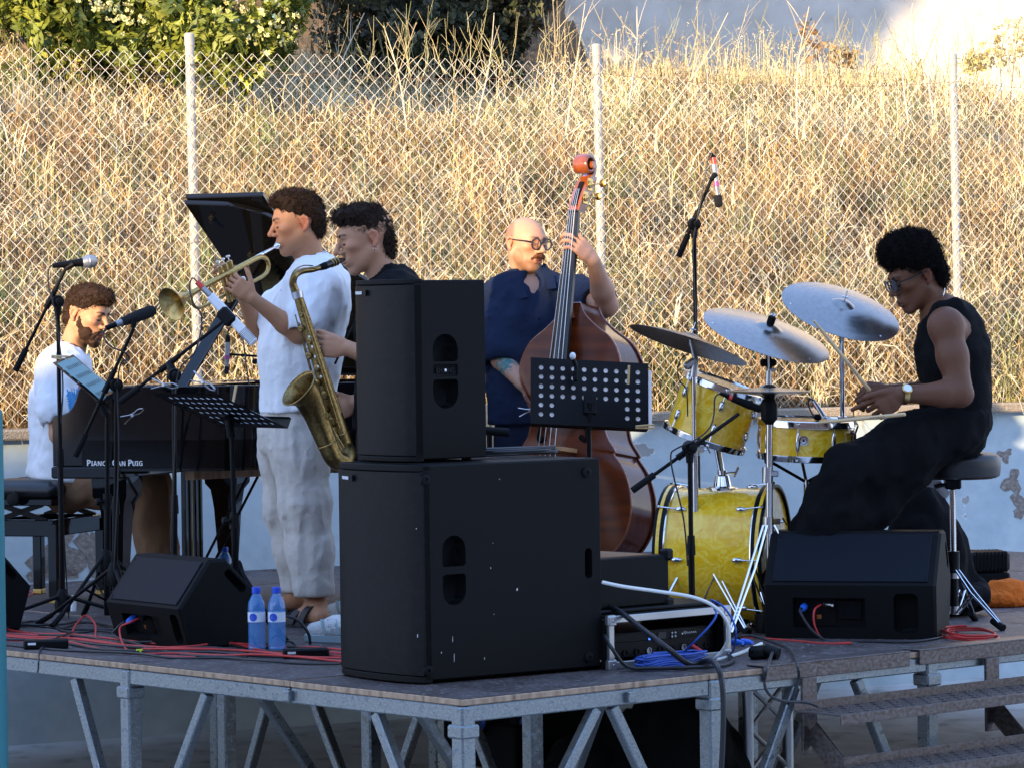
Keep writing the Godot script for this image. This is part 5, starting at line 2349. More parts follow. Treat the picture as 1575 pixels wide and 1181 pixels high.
func spring_clamp(p: Vector3, d: Vector3, up: Vector3, label: String, size := .05):
	var t := thing("spring_clamp", label, "clamp", p, "metal spring clamps on the music stands")
	for s in [-1.0, 1.0]:
		var m := MB.new()
		var path := v3([p - d * size * 1.1 + up * s * size * .42, p - d * size * .3 + up * s * size * .16, p + d * size * .2 + up * s * size * .13, p + d * size * .75 + up * s * size * .22, p + d * size * 1.2 + up * s * .003])
		m.tube(curve(Array(path), 4), .0075, 8, true, false, .3)
		part(t, "jaw", m, M.dull_chrome)
	var m := MB.new()
	m.rod(p - d.cross(up) * .012, p + d.cross(up) * .012, .006, .006, 10)
	part(t, "pivot", m, M.dull_chrome)

func sheet_of_paper(label: String, xf: Transform3D, w: float, h: float, staves := 0, tinted: Material = null):
	var t := thing("sheet_music", label, "sheet music", xf.origin, "sheet music")
	var m := MB.new()
	var rows := []
	for j in 7:
		var row := PackedVector3Array()
		for i in 6:
			row.append(xf * xyz((i / 5.0 - .5) * w, j / 6.0 * h, .003 * sin(i * 1.3 + j * .8)))
		rows.append(row)
	m.loft(rows, false, false, false, false)
	part(t, "page", m, tinted if tinted else M.paper)
	for s in staves:
		m = MB.new()
		for k in 9:
			var a: Vector3 = xf * xyz((-.42 + .09 * k) * w, h * (.86 - s * .22), .006)
			var b: Vector3 = xf * xyz((-.42 + .09 * k + .03) * w, h * (.79 - s * .22), .006)
			m.bar(a, b, .006, .0008, xf.basis.z)
		part(t, "notes", m, M.print_black)

func build_music_stands():
	var d := 13.75
	var o := at(907, 655, d)
	var tilt := Basis(xyz(.985, .005, -.17).normalized(), xyz(.02, .955, -.29).normalized(), NIL)
	tilt.z = tilt.x.cross(tilt.y).normalized()
	tilt.x = tilt.y.cross(tilt.z).normalized()
	var fl := Basis(-tilt.x, tilt.y, -tilt.z)
	var w := .462
	var h := .262
	var foot := xyz(o.x, DECK, o.z - .03)
	var mask := func(i: int, j: int) -> bool:
		return j >= 2 or (i < 2 or i > 7)
	music_stand("black perforated music stand in front of the bassist", foot, o + xyz(-.003, .04, -.02), Transform3D(fl, o), w, h, 10, 6, .0092, mask, .045, .3)
	sheet_of_paper("white pages on the bassist's music stand", Transform3D(tilt, o + tilt.z * -.006 + tilt.x * .012 + tilt.y * .012), w + .005, .225)
	peg(at(967, 577, d - .01), xyz(.05, 1, 0), xyz(0, .2, 1).normalized(), "clothes peg standing on the top edge of the bassist's stand")
	peg(at(992, 656, d), xyz(1, .02, 0), xyz(0, 1, .2), "clothes peg lying at the right end of the bassist's stand")
	spring_clamp(at(815, 631, d), xyz(.98, .15, 0), xyz(-.15, .98, 0), "silver spring clamp on the left edge of the bassist's stand", .04)
	var cl := thing("clip_lamp", "small white and black clip lamp on the bassist's stand", "lamp", at(882, 570, d))
	var m := MB.new()
	m.ellipsoid(at(881, 548, d - .02), xyz(.012, .015, .012), Basis(), 14, 8)
	part(cl, "head", m, M.print_white)
	m = MB.new()
	m.tube(curve([at(882, 553, d - .02), at(886, 566, d - .015), at(884, 582, d - .02)], 5), .008, 10)
	m.box(xyz(.02, .045, .012), tf(at(885, 578, d - .02)), .005)
	part(cl, "clip", m, M.black_plastic)
	d = 13.15
	var Y := xyz(-.24, .13, .17).normalized()
	var X := -xyz(.29, 0.0, .41).normalized()
	X = (X - Y * X.dot(Y)).normalized()
	var bs := Basis(X, Y, X.cross(Y))
	w = .49
	h = .32
	o = at(388, 657, d)
	foot = on_deck(363, 965)
	foot.x = at(362, 800, d).x
	foot.z = -d
	mask = func(i: int, j: int) -> bool:
		return true
	music_stand("black perforated music stand in front of the trumpeter", foot, o - bs.z * .02 + Y * .09, Transform3D(bs, o), w, h, 10, 6, .0098, mask, .04, .9)
	sheet_of_paper("white pages on the trumpeter's music stand", Transform3D(bs, o + bs.z * .007 + bs.y * .004), w * .86, h * .92)
	spring_clamp(at(252, 592, d + .1), xyz(.9, -.1, .3).normalized(), xyz(.1, 1, 0), "silver spring clamp on the left corner of the trumpeter's stand", .045)
	spring_clamp(at(312, 588, d + .04), xyz(.8, -.5, .3).normalized(), xyz(.3, .9, 0), "silver spring clamp on the top edge of the trumpeter's stand", .045)
	peg(at(360, 608, d - .02), xyz(.2, 1, 0), xyz(0, .2, 1).normalized(), "clothes peg standing on the trumpeter's stand")
	d = 13.95
	var p := at(96, 552, d)
	var q := at(168, 614, d)
	X = xyz(.13, .02, -.99).normalized()
	Y = (p - q).normalized()
	var Z := X.cross(Y).normalized()
	X = Y.cross(Z).normalized()
	if Z.x < 0:
		Z = -Z
		X = -X
	foot = xyz(at(160, 700, d).x, DECK, -d)
	music_stand("black music stand with green-tinted pages beside the pianist", foot, q + xyz(-.01, -.01, 0), Transform3D(Basis(X, Y, Z), q), .4, p.distance_to(q), 8, 5, .009, mask, .04, 2.2)
	var pale := mat("page_green", lin(.22, .36, .36), .9)
	sheet_of_paper("greenish page of notes on the stand beside the pianist", Transform3D(Basis(X, Y, Z), q + Z * .006), .34, p.distance_to(q) * .95, 4, pale)
	peg(at(92, 550, d + .02), xyz(1, -.1, .2).normalized(), xyz(0, 1, .1), "clothes peg on the upper edge of the pianist's stand")
	spring_clamp(at(203, 638, d - .2), xyz(.85, .45, .1).normalized(), xyz(-.45, .85, .1), "silver spring clamp on the foot of the pianist's stand", .04)

func bottle(label: String, p: Vector3, h := .215, r := .031):
	var t := thing("water_bottle", label, "bottle", p, "blue water bottles")
	var m := MB.new()
	var pr := v2([0.0, .004, r * .75, 0.0, r, .008])
	for k in 7:
		var y := .012 + k * .011
		pr.append(p2(r * 1.0, y))
		pr.append(p2(r * .95, y + .0055))
	pr.append_array(v2([r, h * .44, r * .98, h * .62, r, h * .66, r * .92, h * .76, r * .55, h * .87, r * .42, h * .9, r * .42, h * .93, 0.0, h * .93]))
	m.lathe(pr, tf(p), 24)
	part(t, "bottle", m, M.bottle)
	m = MB.new()
	m.lathe(v2([r * .5, h * .905, r * .52, h * .91, r * .52, h * .985, r * .46, h, 0, h]), tf(p), 20)
	part(t, "cap", m, M.bottle_cap)
	m = MB.new()
	var rings := []
	for y in [h * .455, h * .61]:
		rings.append(MB.circle(24, r * 1.012, p + UP * y, Vector3.RIGHT, Vector3.BACK))
	m.loft(rings, false, false)
	var lab := part(t, "label", m, M.label_white)
	m = MB.new()
	for s in [[-.35, 0.0]]:
		var n := xyz(sin(s[0]), 0, cos(s[0]))
		var cx := m.pts(v3([p + n * r * 1.03 + UP * h * .532]))
		for k in 20:
			var ang: float = s[0] + cos(TAU * k / 20) * .0145 / r
			m.pts(v3([p + xyz(sin(ang), 0, cos(ang)) * r * 1.045 + UP * (h * .532 + sin(TAU * k / 20) * .0145)]))
		for k in 20:
			m.face(cx, cx + 1 + k, cx + 1 + (k + 1) % 20)
	part(lab, "emblem", m, M.bottle_cap)

func build_small_things():
	bottle("blue water bottle next to the wedge monitor, left of a pair", on_deck(395, 1000), .225)
	bottle("blue water bottle beside the trumpeter's sandals, right of a pair", on_deck(426, 1000), .225)
	bottle("blue water bottle standing under the piano far behind", on_deck(346, 912), .2)
	var p := at(757, 680, 16.0)
	var t := thing("wooden_crate", "pale wooden slatted crate standing behind the bassist", "crate", xyz(p.x, DECK, p.z))
	var cb := Basis(WDIR, UP, -BACK)
	for k in 4:
		var m := MB.new()
		m.box(xyz(.045, .78, .016), Transform3D(cb, xyz(p.x, DECK + .4, p.z) + WDIR * (-.09 + k * .052)), .003)
		part(t, "slat", m, M.raw_wood)
	for y in [.08, .7]:
		var m := MB.new()
		m.box(xyz(.22, .05, .02), Transform3D(cb, xyz(p.x, DECK + y, p.z) + BACK * .02 + WDIR * -.01), .003)
		part(t, "batten", m, M.raw_wood)
	var m := MB.new()
	var b0 := at(745, 662, 14.2)
	var b1 := at(783, 665, 14.2)
	var ks := thing("keyboard_stand", "black padded bar of a folded stand behind the loudspeaker", "stand", xyz(b0.x, DECK, b0.z))
	m.rod(b0, b1, .017, .017, 12)
	part(ks, "padded_bar", m, M.rubber)
	m = MB.new()
	m.rod(xyz(b0.x + .02, DECK, b0.z), b0 + xyz(.02, 0, 0), .012, .012, 10)
	part(ks, "upright", m, M.black_metal)
	m = MB.new()
	var c := at(800, 702, 11.95)
	c.y = DECK + .705
	var path := []
	var r := RandomNumberGenerator.new()
	r.seed = 3
	for k in 60:
		var a := k * TAU / 12.0
		path.append(c + SIDE * (cos(a) * (.17 + r.randf_range(-.012, .012)) - .02) + WIDE * (sin(a) * (.055 + r.randf_range(-.01, .01))) + UP * (.003 + k * .00042))
	m.tube(curve(path, 3), .0042, 6)
	solo("coiled_cable", "black cable coiled on top of the subwoofer", "cable", m, M.cable_black)
	p = on_deck(1512, 905)
	var sc := thing("hard_case", "ribbed black plastic case standing by the wall at the right", "case", p)
	m = MB.new()
	m.box(xyz(.2, .07, .16), Transform3D(Basis(UP, .15), p + UP * .036), .008)
	part(sc, "lower_shell", m, M.black_plastic)
	m = MB.new()
	m.box(xyz(.2, .085, .16), Transform3D(Basis(UP, .15), p + UP * .117), .012)
	var sh := part(sc, "upper_shell", m, M.black_plastic)
	for k in 9:
		m = MB.new()
		m.box(xyz(.008, .088, .166), Transform3D(Basis(UP, .15), p + Basis(UP, .15) * xyz(-.045 + k * .016, .118, 0)), .003)
		part(sh, "rib", m, M.black_plastic)
	var f := Flesh.new()
	f.h = .012
	f.folds = [[soft_noise(1.0, 71, 3), xyz(7, 9, 7), .02]]
	p = on_deck(1540, 932)
	f.egg(p + xyz(-.02, .03, 0), xyz(.15, .05, .1), .04)
	f.egg(p + xyz(.03, .06, -.02), xyz(.08, .05, .07), .04)
	f.cuts = [[p + UP * .001, Vector3.DOWN]]
	m = MB.new()
	f.build(m)
	solo("orange_fleece", "crumpled orange fleece on the stage by the wall", "fleece", m, M.fleece_orange, "", 70)
	f = Flesh.new()
	f.h = .018
	f.folds = [[soft_noise(1.0, 72, 3), xyz(8, 3, 8), .035]]
	p = on_deck(1425, 945)
	f.egg(p + xyz(0, .2, 0), xyz(.17, .24, .14), .04)
	f.egg(p + xyz(-.03, .38, 0), xyz(.1, .14, .09), .05)
	f.egg(p + xyz(.05, .07, .03), xyz(.2, .09, .16), .05)
	f.cuts = [[p + UP * .001, Vector3.DOWN]]
	m = MB.new()
	f.build(m)
	solo("black_jacket", "black jacket heaped over a bag behind the drum stool", "jacket", m, M.black_cloth, "", 70)
	f = Flesh.new()
	f.h = .008
	f.folds = [[soft_noise(1.0, 73, 2), xyz(14, 14, 14), .012]]
	var w := at(1444, 746, 13.28)
	f.slab(w + xyz(-.03, .02, 0), w + xyz(.03, -.03, .01), p2(.04, .008), p2(.03, .008), xyz(.3, .4, .8), .01)
	m = MB.new()
	f.build(m)
	solo("white_cloth", "white cloth tucked over the black jacket under the stool", "cloth", m, M.white_rag, "", 70)
	for q in [[0, on_deck(70, 998), "black power adaptor among the cables at the left front edge"], [1, on_deck(470, 1012), "black power adaptor among the cables beside the subwoofer"]]:
		var ad := thing("power_adaptor", q[2], "adaptor", q[1], "power adaptors")
		m = MB.new()
		m.box(xyz(.16, .034, .06), Transform3D(Basis(UP, .12), q[1] + UP * .018), .006)
		part(ad, "housing", m, M.black_plastic)
		m = MB.new()
		m.box(xyz(.028, .008, .001), Transform3D(Basis(UP, .12), q[1] + Basis(UP, .12) * xyz(-.05, .022, .0306)))
		part(ad, "label", m, M.print_white)
	p = on_deck(112, 940)
	m = MB.new()
	m.lathe(v2([0, 0, .013, 0, .014, .03, .013, .048, .007, .055, .007, .066, 0, .067]), tf(p), 14)
	solo("small_bottle", "tiny white plastic bottle by the left microphone stand", "bottle", m, M.print_white)
	p = on_deck(214, 1009)
	m = MB.new()
	m.box(xyz(.022, .006, .01), Transform3D(Basis(UP, .4), p + UP * .022), .001)
	m.box(xyz(.006, .012, .006), Transform3D(Basis(UP, .4), p + xyz(.004, .016, .006)), .001)
	solo("cable_tie", "yellow-green tie on the cable bundle at the front edge", "cable tie", m, mat("tie_yellow", lin(.55, .65, .03), .6))

# ------------------------------------------------------------------ instruments
func build_instruments():
	build_piano()
	build_trumpet()
	build_sax()
	build_bass()
	build_drums()

# --- grand piano
const PA := Vector3(.95, 0, .312)      # from the keys to the tail
const PW := Vector3(.312, 0, -.95)     # from the treble side to the bass side
var PK: Vector3                          # treble front corner on the deck

func pp(x: float, z: float, y: float) -> Vector3:
	return PK + PA * x + PW * z + UP * y

func build_piano():
	PK = at(80, 700, 14.5)
	PK.y = DECK
	var t := thing("grand_piano", "black polished grand piano with its lid raised", "piano", pp(.8, .7, 0))
	var xf := Transform3D(Basis(PA, PW, UP), PK)
	var plan := smooth2(v2([.7, .02, .83, .1, .93, .28, 1.02, .52, 1.13, .72, 1.26, .86, 1.33, 1.06, 1.31, 1.28, 1.22, 1.42, 1.1, 1.45]), 4, false)
	var outer := v2([.13, 0.0, .55, 0.0])
	outer.append_array(plan)
	outer.append_array(v2([.13, 1.45]))
	var m := MB.new()
	var ring0 := MB.inset(outer, .035)
	var rings := []
	for q in [[outer, .585], [outer, .912], [MB.inset(outer, .004), .916], [MB.inset(outer, .031), .916], [ring0, .912], [ring0, .7]]:
		var r := PackedVector3Array()
		for v in q[0]:
			r.append(xf * xyz(v.x, v.y, q[1]))
		rings.append(r)
	m.loft(rings, false, false)
	part(t, "rim", m, M.piano_black, 30)
	m = MB.new()
	m.prism(outer, .575, .7, xf)
	part(t, "bottom_frame", m, M.piano_black, 30)
	m = MB.new()
	m.prism(MB.inset(outer, .036), .7, .76, xf)
	var plate := part(t, "iron_plate", m, M.gold_metal, 30)
	m = MB.new()
	for k in 46:
		var z := .1 + k * .027
		var l: float = lerpf(.62, 1.2, clampf((z - .1) / 1.0, 0, 1))
		m.rod(pp(.3, z, .775), pp(minf(l, 1.2), z, .775), .0012, .0012, 3)
	part(plate, "strings", m, M.string)
	m = MB.new()
	for k in 40:
		m.box(xyz(.04, .05, .012), Transform3D(Basis(PA, UP, PW), pp(.4 + k * .003, .12 + k * .03, .8)))
	part(plate, "dampers", m, M.black_matte)
	for z in [0.0, 1.4]:
		m = MB.new()
		var ch := v2([0.0, .595, .135, .595, .135, .912, .128, .912])
		ch.append_array(smooth2(v2([.118, .9, .105, .86, .085, .825, .05, .805, .012, .8, 0.0, .788]), 4, false))
		m.prism(ch, 0.0, .05, Transform3D(Basis(PA, UP, PW), pp(0, z, 0)), .004)
		part(t, "cheek", m, M.piano_black, 30)
	m = MB.new()
	m.prism(v2([-.005, -.002, .3, -.002, .3, 1.452, -.005, 1.452]), .545, .594, xf, .006)
	part(t, "key_bed", m, M.piano_black)
	m = MB.new()
	m.prism(v2([0.0, .05, .02, .05, .02, 1.4, 0.0, 1.4]), .594, .66, xf, .003)
	part(t, "key_slip", m, M.piano_black)
	var kb := MB.new()
	for k in 52:
		kb.box(xyz(.145, .02, .0225), Transform3D(Basis(PA, UP, PW), pp(.095, .125 + k * .0235, .69)), .001)
	part(t, "white_keys", kb, M.print_white)
	kb = MB.new()
	for k in 51:
		if [0, 1, 0, 1, 1, 0, 1][k % 7] == 1:
			kb.box(xyz(.095, .022, .01), Transform3D(Basis(PA, UP, PW), pp(.125, .137 + k * .0235, .706)), .002)
	part(t, "black_keys", kb, M.ebony)
	m = MB.new()
	m.prism(v2([.17, .05, .19, .05, .19, 1.4, .17, 1.4]), .69, .86, xf, .004)
	part(t, "fall_board", m, M.piano_black)
	var al := deg_to_rad(29.5)
	var lidpt := func(x: float, z: float, h: float) -> Vector3:
		var r := 1.45 - z
		return pp(x, 1.45 - r * cos(al), .93 + r * sin(al)) + (PW * sin(al) + UP * cos(al)) * h
	var lo := MB.new()
	var lx := Transform3D(Basis(PA, (PW * cos(al) - UP * sin(al)), (PW * sin(al) + UP * cos(al))), lidpt.call(0.0, 0.0, 0.0))
	var lp := v2([.52, -.01])
	for v in plan:
		if v.x > .6:
			lp.append(v + (v - p2(.8, .9)).normalized() * .012)
	lp.append(p2(.52, 1.45))
	lo.prism(lp, 0.0, .022, lx, .004)
	var lid := part(t, "lid", lo, M.piano_black, 30)
	m = MB.new()
	m.prism(v2([.52, -.014, .86, -.014, .86, 1.4, .52, 1.4]), .026, .048, lx, .004)
	part(lid, "front_flap", m, M.piano_black)
	for q in [[.6, .1], [.66, .4]]:
		m = MB.new()
		m.lathe(v2([.014, 0, .014, -.006, .006, -.01, .006, -.018, .012, -.022, 0, -.024]), Transform3D(Basis(lx.basis.x, lx.basis.z, -lx.basis.y), lidpt.call(q[0], q[1], 0.0)), 14)
		part(lid, "bumper", m, M.black_plastic)
	m = MB.new()
	m.lathe(v2([.016, 0, .016, -.006, .008, -.012, .011, -.02, 0, -.022]), Transform3D(Basis(lx.basis.x, lx.basis.z, -lx.basis.y), lidpt.call(.88, .22, 0.0)), 14)
	part(lid, "brass_catch", m, M.gold_metal)
	m = MB.new()
	m.bar(pp(.55, .03, .9), lidpt.call(.7, .4, -.004), .05, .02, PW, .004)
	part(t, "lid_prop", m, M.piano_black)
	m = MB.new()
	m.prism(v2([.22, .35, .42, .35, .42, 1.15, .22, 1.15]), .9, .915, xf, .004)
	part(t, "music_desk", m, M.piano_black)
	for q in [[.22, .14], [.22, 1.3], [1.12, 1.06]]:
		m = MB.new()
		var c := pp(q[0], q[1], 0)
		var rr := []
		for s in [[0.0, .036], [.03, .036], [.05, .03], [.34, .046], [.42, .056], [.45, .075], [.57, .08]]:
			var ring := PackedVector3Array()
			for k in [[-1, -1], [1, -1], [1, 1], [-1, 1]]:
				ring.append(c + PA * (k[0] * s[1]) + PW * (k[1] * s[1]) + UP * (s[0] + .02))
			rr.append(ring)
		m.loft(rr)
		var leg := part(t, "leg", m, M.piano_black)
		m = MB.new()
		m.lathe(v2([0, 0, .02, 0, .024, .012, .016, .028, 0, .028]), tf(c), 14)
		part(leg, "brass_castor", m, M.gold_metal)
	m = MB.new()
	m.box(xyz(.08, .045, .25), Transform3D(Basis(PA, UP, PW), pp(.3, .72, .09)), .008)
	var ly := part(t, "pedal_lyre", m, M.piano_black)
	for s in [-.08, -.03, .03, .08]:
		m = MB.new()
		m.bar(pp(.3, .72 + s, .1), pp(.3, .72 + s, .56), .022, .022, PA, .003)
		part(ly, "lyre_post", m, M.piano_black)
	for s in [-.055, 0.0, .055]:
		m = MB.new()
		m.rod(pp(.3, .72 + s, .11), pp(.3, .72 + s, .56), .004, .004, 6)
		m.bar(pp(.27, .72 + s, .08), pp(.17, .72 + s, .075), .022, .008, UP, .003)
		part(ly, "pedal", m, M.gold_metal)
	m = MB.new()
	m.rod(pp(.34, .66, .1), pp(.6, .66, .56), .006, .006, 6)
	m.rod(pp(.34, .78, .1), pp(.6, .78, .56), .006, .006, 6)
	part(ly, "lyre_stay", m, M.black_metal)
	for q in [[.55, .12, 1.0, 1.1], [.55, 1.35, 1.05, 1.15], [.5, .7, .95, .8]]:
		m = MB.new()
		m.bar(pp(q[0], q[1], .555), pp(q[2], q[3], .555), .05, .04)
		part(t, "beam", m, M.ply_edge)
	var lx0 := .155
	for q in [["P", 1.0], ["IANOS", .78], ["C", 1.0], ["AN", .78], ["P", 1.0], ["UIG", .78]]:
		var o := letters(t, q[0], .026 * q[1], PK, -PW, PA, M.print_white)
		var bx: AABB = o.mesh.get_aabb()
		o.position += (PA * (lx0 - bx.position.x) + PW * -.0045 + UP * (.597 - bx.position.y))
		lx0 += bx.size.x + (.012 if q[1] < 1.0 else .002)
	var c0 := pp(-.38, .72, 0)
	var b := thing("piano_bench", "black leather piano bench with scissor legs", "bench", c0)
	var bb := Basis(PA, UP, PW)
	for s in [-.14, .14]:
		m = MB.new()
		m.box(xyz(.34, .085, .275), Transform3D(bb, c0 + PW * s + UP * .475), .03)
		part(b, "cushion", m, M.leather_black, 60)
	m = MB.new()
	m.box(xyz(.31, .03, .53), Transform3D(bb, c0 + UP * .425), .004)
	part(b, "seat_frame", m, M.piano_black)
	for z in [-.24, .24]:
		m = MB.new()
		m.bar(c0 + PW * z + PA * -.12 + UP * .345, c0 + PW * z + PA * .1 + UP * .415, .012, .022)
		m.bar(c0 + PW * z + PA * .12 + UP * .345, c0 + PW * z + PA * -.1 + UP * .415, .012, .022)
		part(b, "scissor_arm", m, M.black_metal)
		m = MB.new()
		m.bar(c0 + PW * z - PA * .155 + UP * .315, c0 + PW * z + PA * .155 + UP * .315, .03, .07, UP, .004)
		part(b, "rail", m, M.piano_black)
	for x in [-.145, .145]:
		m = MB.new()
		m.bar(c0 + PA * x - PW * .24 + UP * .315, c0 + PA * x + PW * .24 + UP * .315, .03, .07, UP, .004)
		part(b, "rail", m, M.piano_black)
		for z in [-.235, .235]:
			m = MB.new()
			var f: Vector3 = c0 + PA * x * 1.03 + PW * z
			m.bar(f + UP * .022, f + UP * .335, .042, .042, PA, .004)
			var leg := part(b, "leg", m, M.piano_black)
			m = MB.new()
			m.bar(f, f + UP * .022, .045, .045, PA, .003)
			part(leg, "ferrule", m, M.gold_metal)
	knob(b, c0 - PW * .28 + UP * .44, -PW, .028, .04)

# --- trumpet, held by the first player; axis from mouthpiece to bell
var TR_A: Vector3
var TR_B: Vector3

func build_trumpet():
	TR_A = at(428, 377, 13.7)
	TR_B = at(262, 467, 13.3)
	var d := (TR_B - TR_A).normalized()
	var L := TR_A.distance_to(TR_B)
	var up := (UP - d * UP.dot(d)).normalized()
	var t := thing("trumpet", "brass trumpet held up by the player in the white shirt", "trumpet", TR_A)
	var P := func(x: float, y: float, z: float) -> Vector3:
		return TR_A + d * (x * L) + up * y + d.cross(up) * z
	var m := MB.new()
	m.lathe(v2([0.0, -.002, .0125, 0.0, .0135, .003, .0125, .01, .006, .022, .0045, .028, .0055, .085, 0.0, .085]), Transform3D(along(d), TR_A), 20)
	part(t, "mouthpiece", m, M.silver)
	m = MB.new()
	m.rod(P.call(.15, 0, 0), P.call(.36, 0, 0), .0068, .0068, 12)
	part(t, "lead_receiver", m, M.silver)
	m = MB.new()
	m.rod(P.call(.3, 0, 0), P.call(.6, 0, 0), .0062, .0062, 12)
	part(t, "lead_pipe", m, M.brass)
	m = MB.new()
	m.tube(curve([P.call(.52, 0, 0.0), P.call(.7, -.002, 0), P.call(.8, -.012, .004), P.call(.825, -.04, .006), P.call(.79, -.068, .008), P.call(.7, -.075, .008), P.call(.5, -.075, .008)], 8), .0062, 10)
	part(t, "tuning_slide", m, M.brass)
	m = MB.new()
	var path := curve([P.call(.52, -.075, -.012), P.call(.34, -.075, -.014), P.call(.215, -.074, -.014), P.call(.165, -.06, -.014), P.call(.15, -.036, -.014), P.call(.168, -.012, -.014), P.call(.22, 0.0, -.014), P.call(.34, .001, -.014), P.call(.6, .001, -.014), P.call(.8, .001, -.014)], 8)
	var rad := []
	for i in path.size():
		rad.append(lerpf(.006, .0115, float(i) / path.size()))
	m.tube(path, rad, 14)
	part(t, "bell_tube", m, M.brass)
	m = MB.new()
	var prof := []
	for i in 22:
		var s := i / 21.0
		prof.append(p2(.0115 + .0475 * pow(s, 3.6) + .006 * s, s * L * .225))
	var outp := PackedVector2Array()
	for q in prof:
		outp.append(q)
	outp.append(p2(prof[-1].x + .001, prof[-1].y + .001))
	for i in range(prof.size() - 1, -1, -1):
		outp.append(prof[i] + p2(-.0012, 0.0))
	m.lathe(outp, Transform3D(along(d), P.call(.79, .001, -.014)), 40)
	var bell := part(t, "bell", m, M.brass, 50)
	m = MB.new()
	m.torus(prof[-1].x, .0016, Transform3D(along(d), P.call(.79, .001, -.014) + d * prof[-1].y), 40, 6)
	part(bell, "bell_rim", m, M.brass)
	for k in 3:
		m = MB.new()
		var x := .44 + k * .047
		m.rod(P.call(x, -.1, -.002), P.call(x, .03, -.002), .0095, .0095, 16)
		m.rod(P.call(x, .03, -.002), P.call(x, .038, -.002), .0108, .0108, 16)
		m.rod(P.call(x, -.106, -.002), P.call(x, -.098, -.002), .0105, .0105, 16)
		var v := part(t, "valve", m, M.brass)
		m = MB.new()
		m.rod(P.call(x, .038, -.002), P.call(x, .055, -.002), .003, .003, 8)
		m.rod(P.call(x, .055, -.002), P.call(x, .059, -.002), .0085, .0085, 14)
		part(v, "finger_button", m, M.silver)
	for q in [[.4, .016], [.6, -.03]]:
		m = MB.new()
		m.torus(.013, .0016, Transform3D(along(d.cross(up)), P.call(q[0], q[1] - .02, .006)), 20, 6)
		part(t, "finger_ring", m, M.brass)
	m = MB.new()
	m.tube(curve([P.call(.455, -.05, .004), P.call(.36, -.052, .02), P.call(.33, -.056, .022), P.call(.33, -.064, .022), P.call(.36, -.068, .02), P.call(.455, -.066, .004)], 6), .005, 8)
	part(t, "third_slide", m, M.silver)
	for x in [.3, .66]:
		m = MB.new()
		m.rod(P.call(x, 0.0, 0.0), P.call(x, -.075, 0.0), .0028, .0028, 8)
		part(t, "brace", m, M.brass)

# --- tenor saxophone
var SX := []    # centre line of the body tube, top to bow

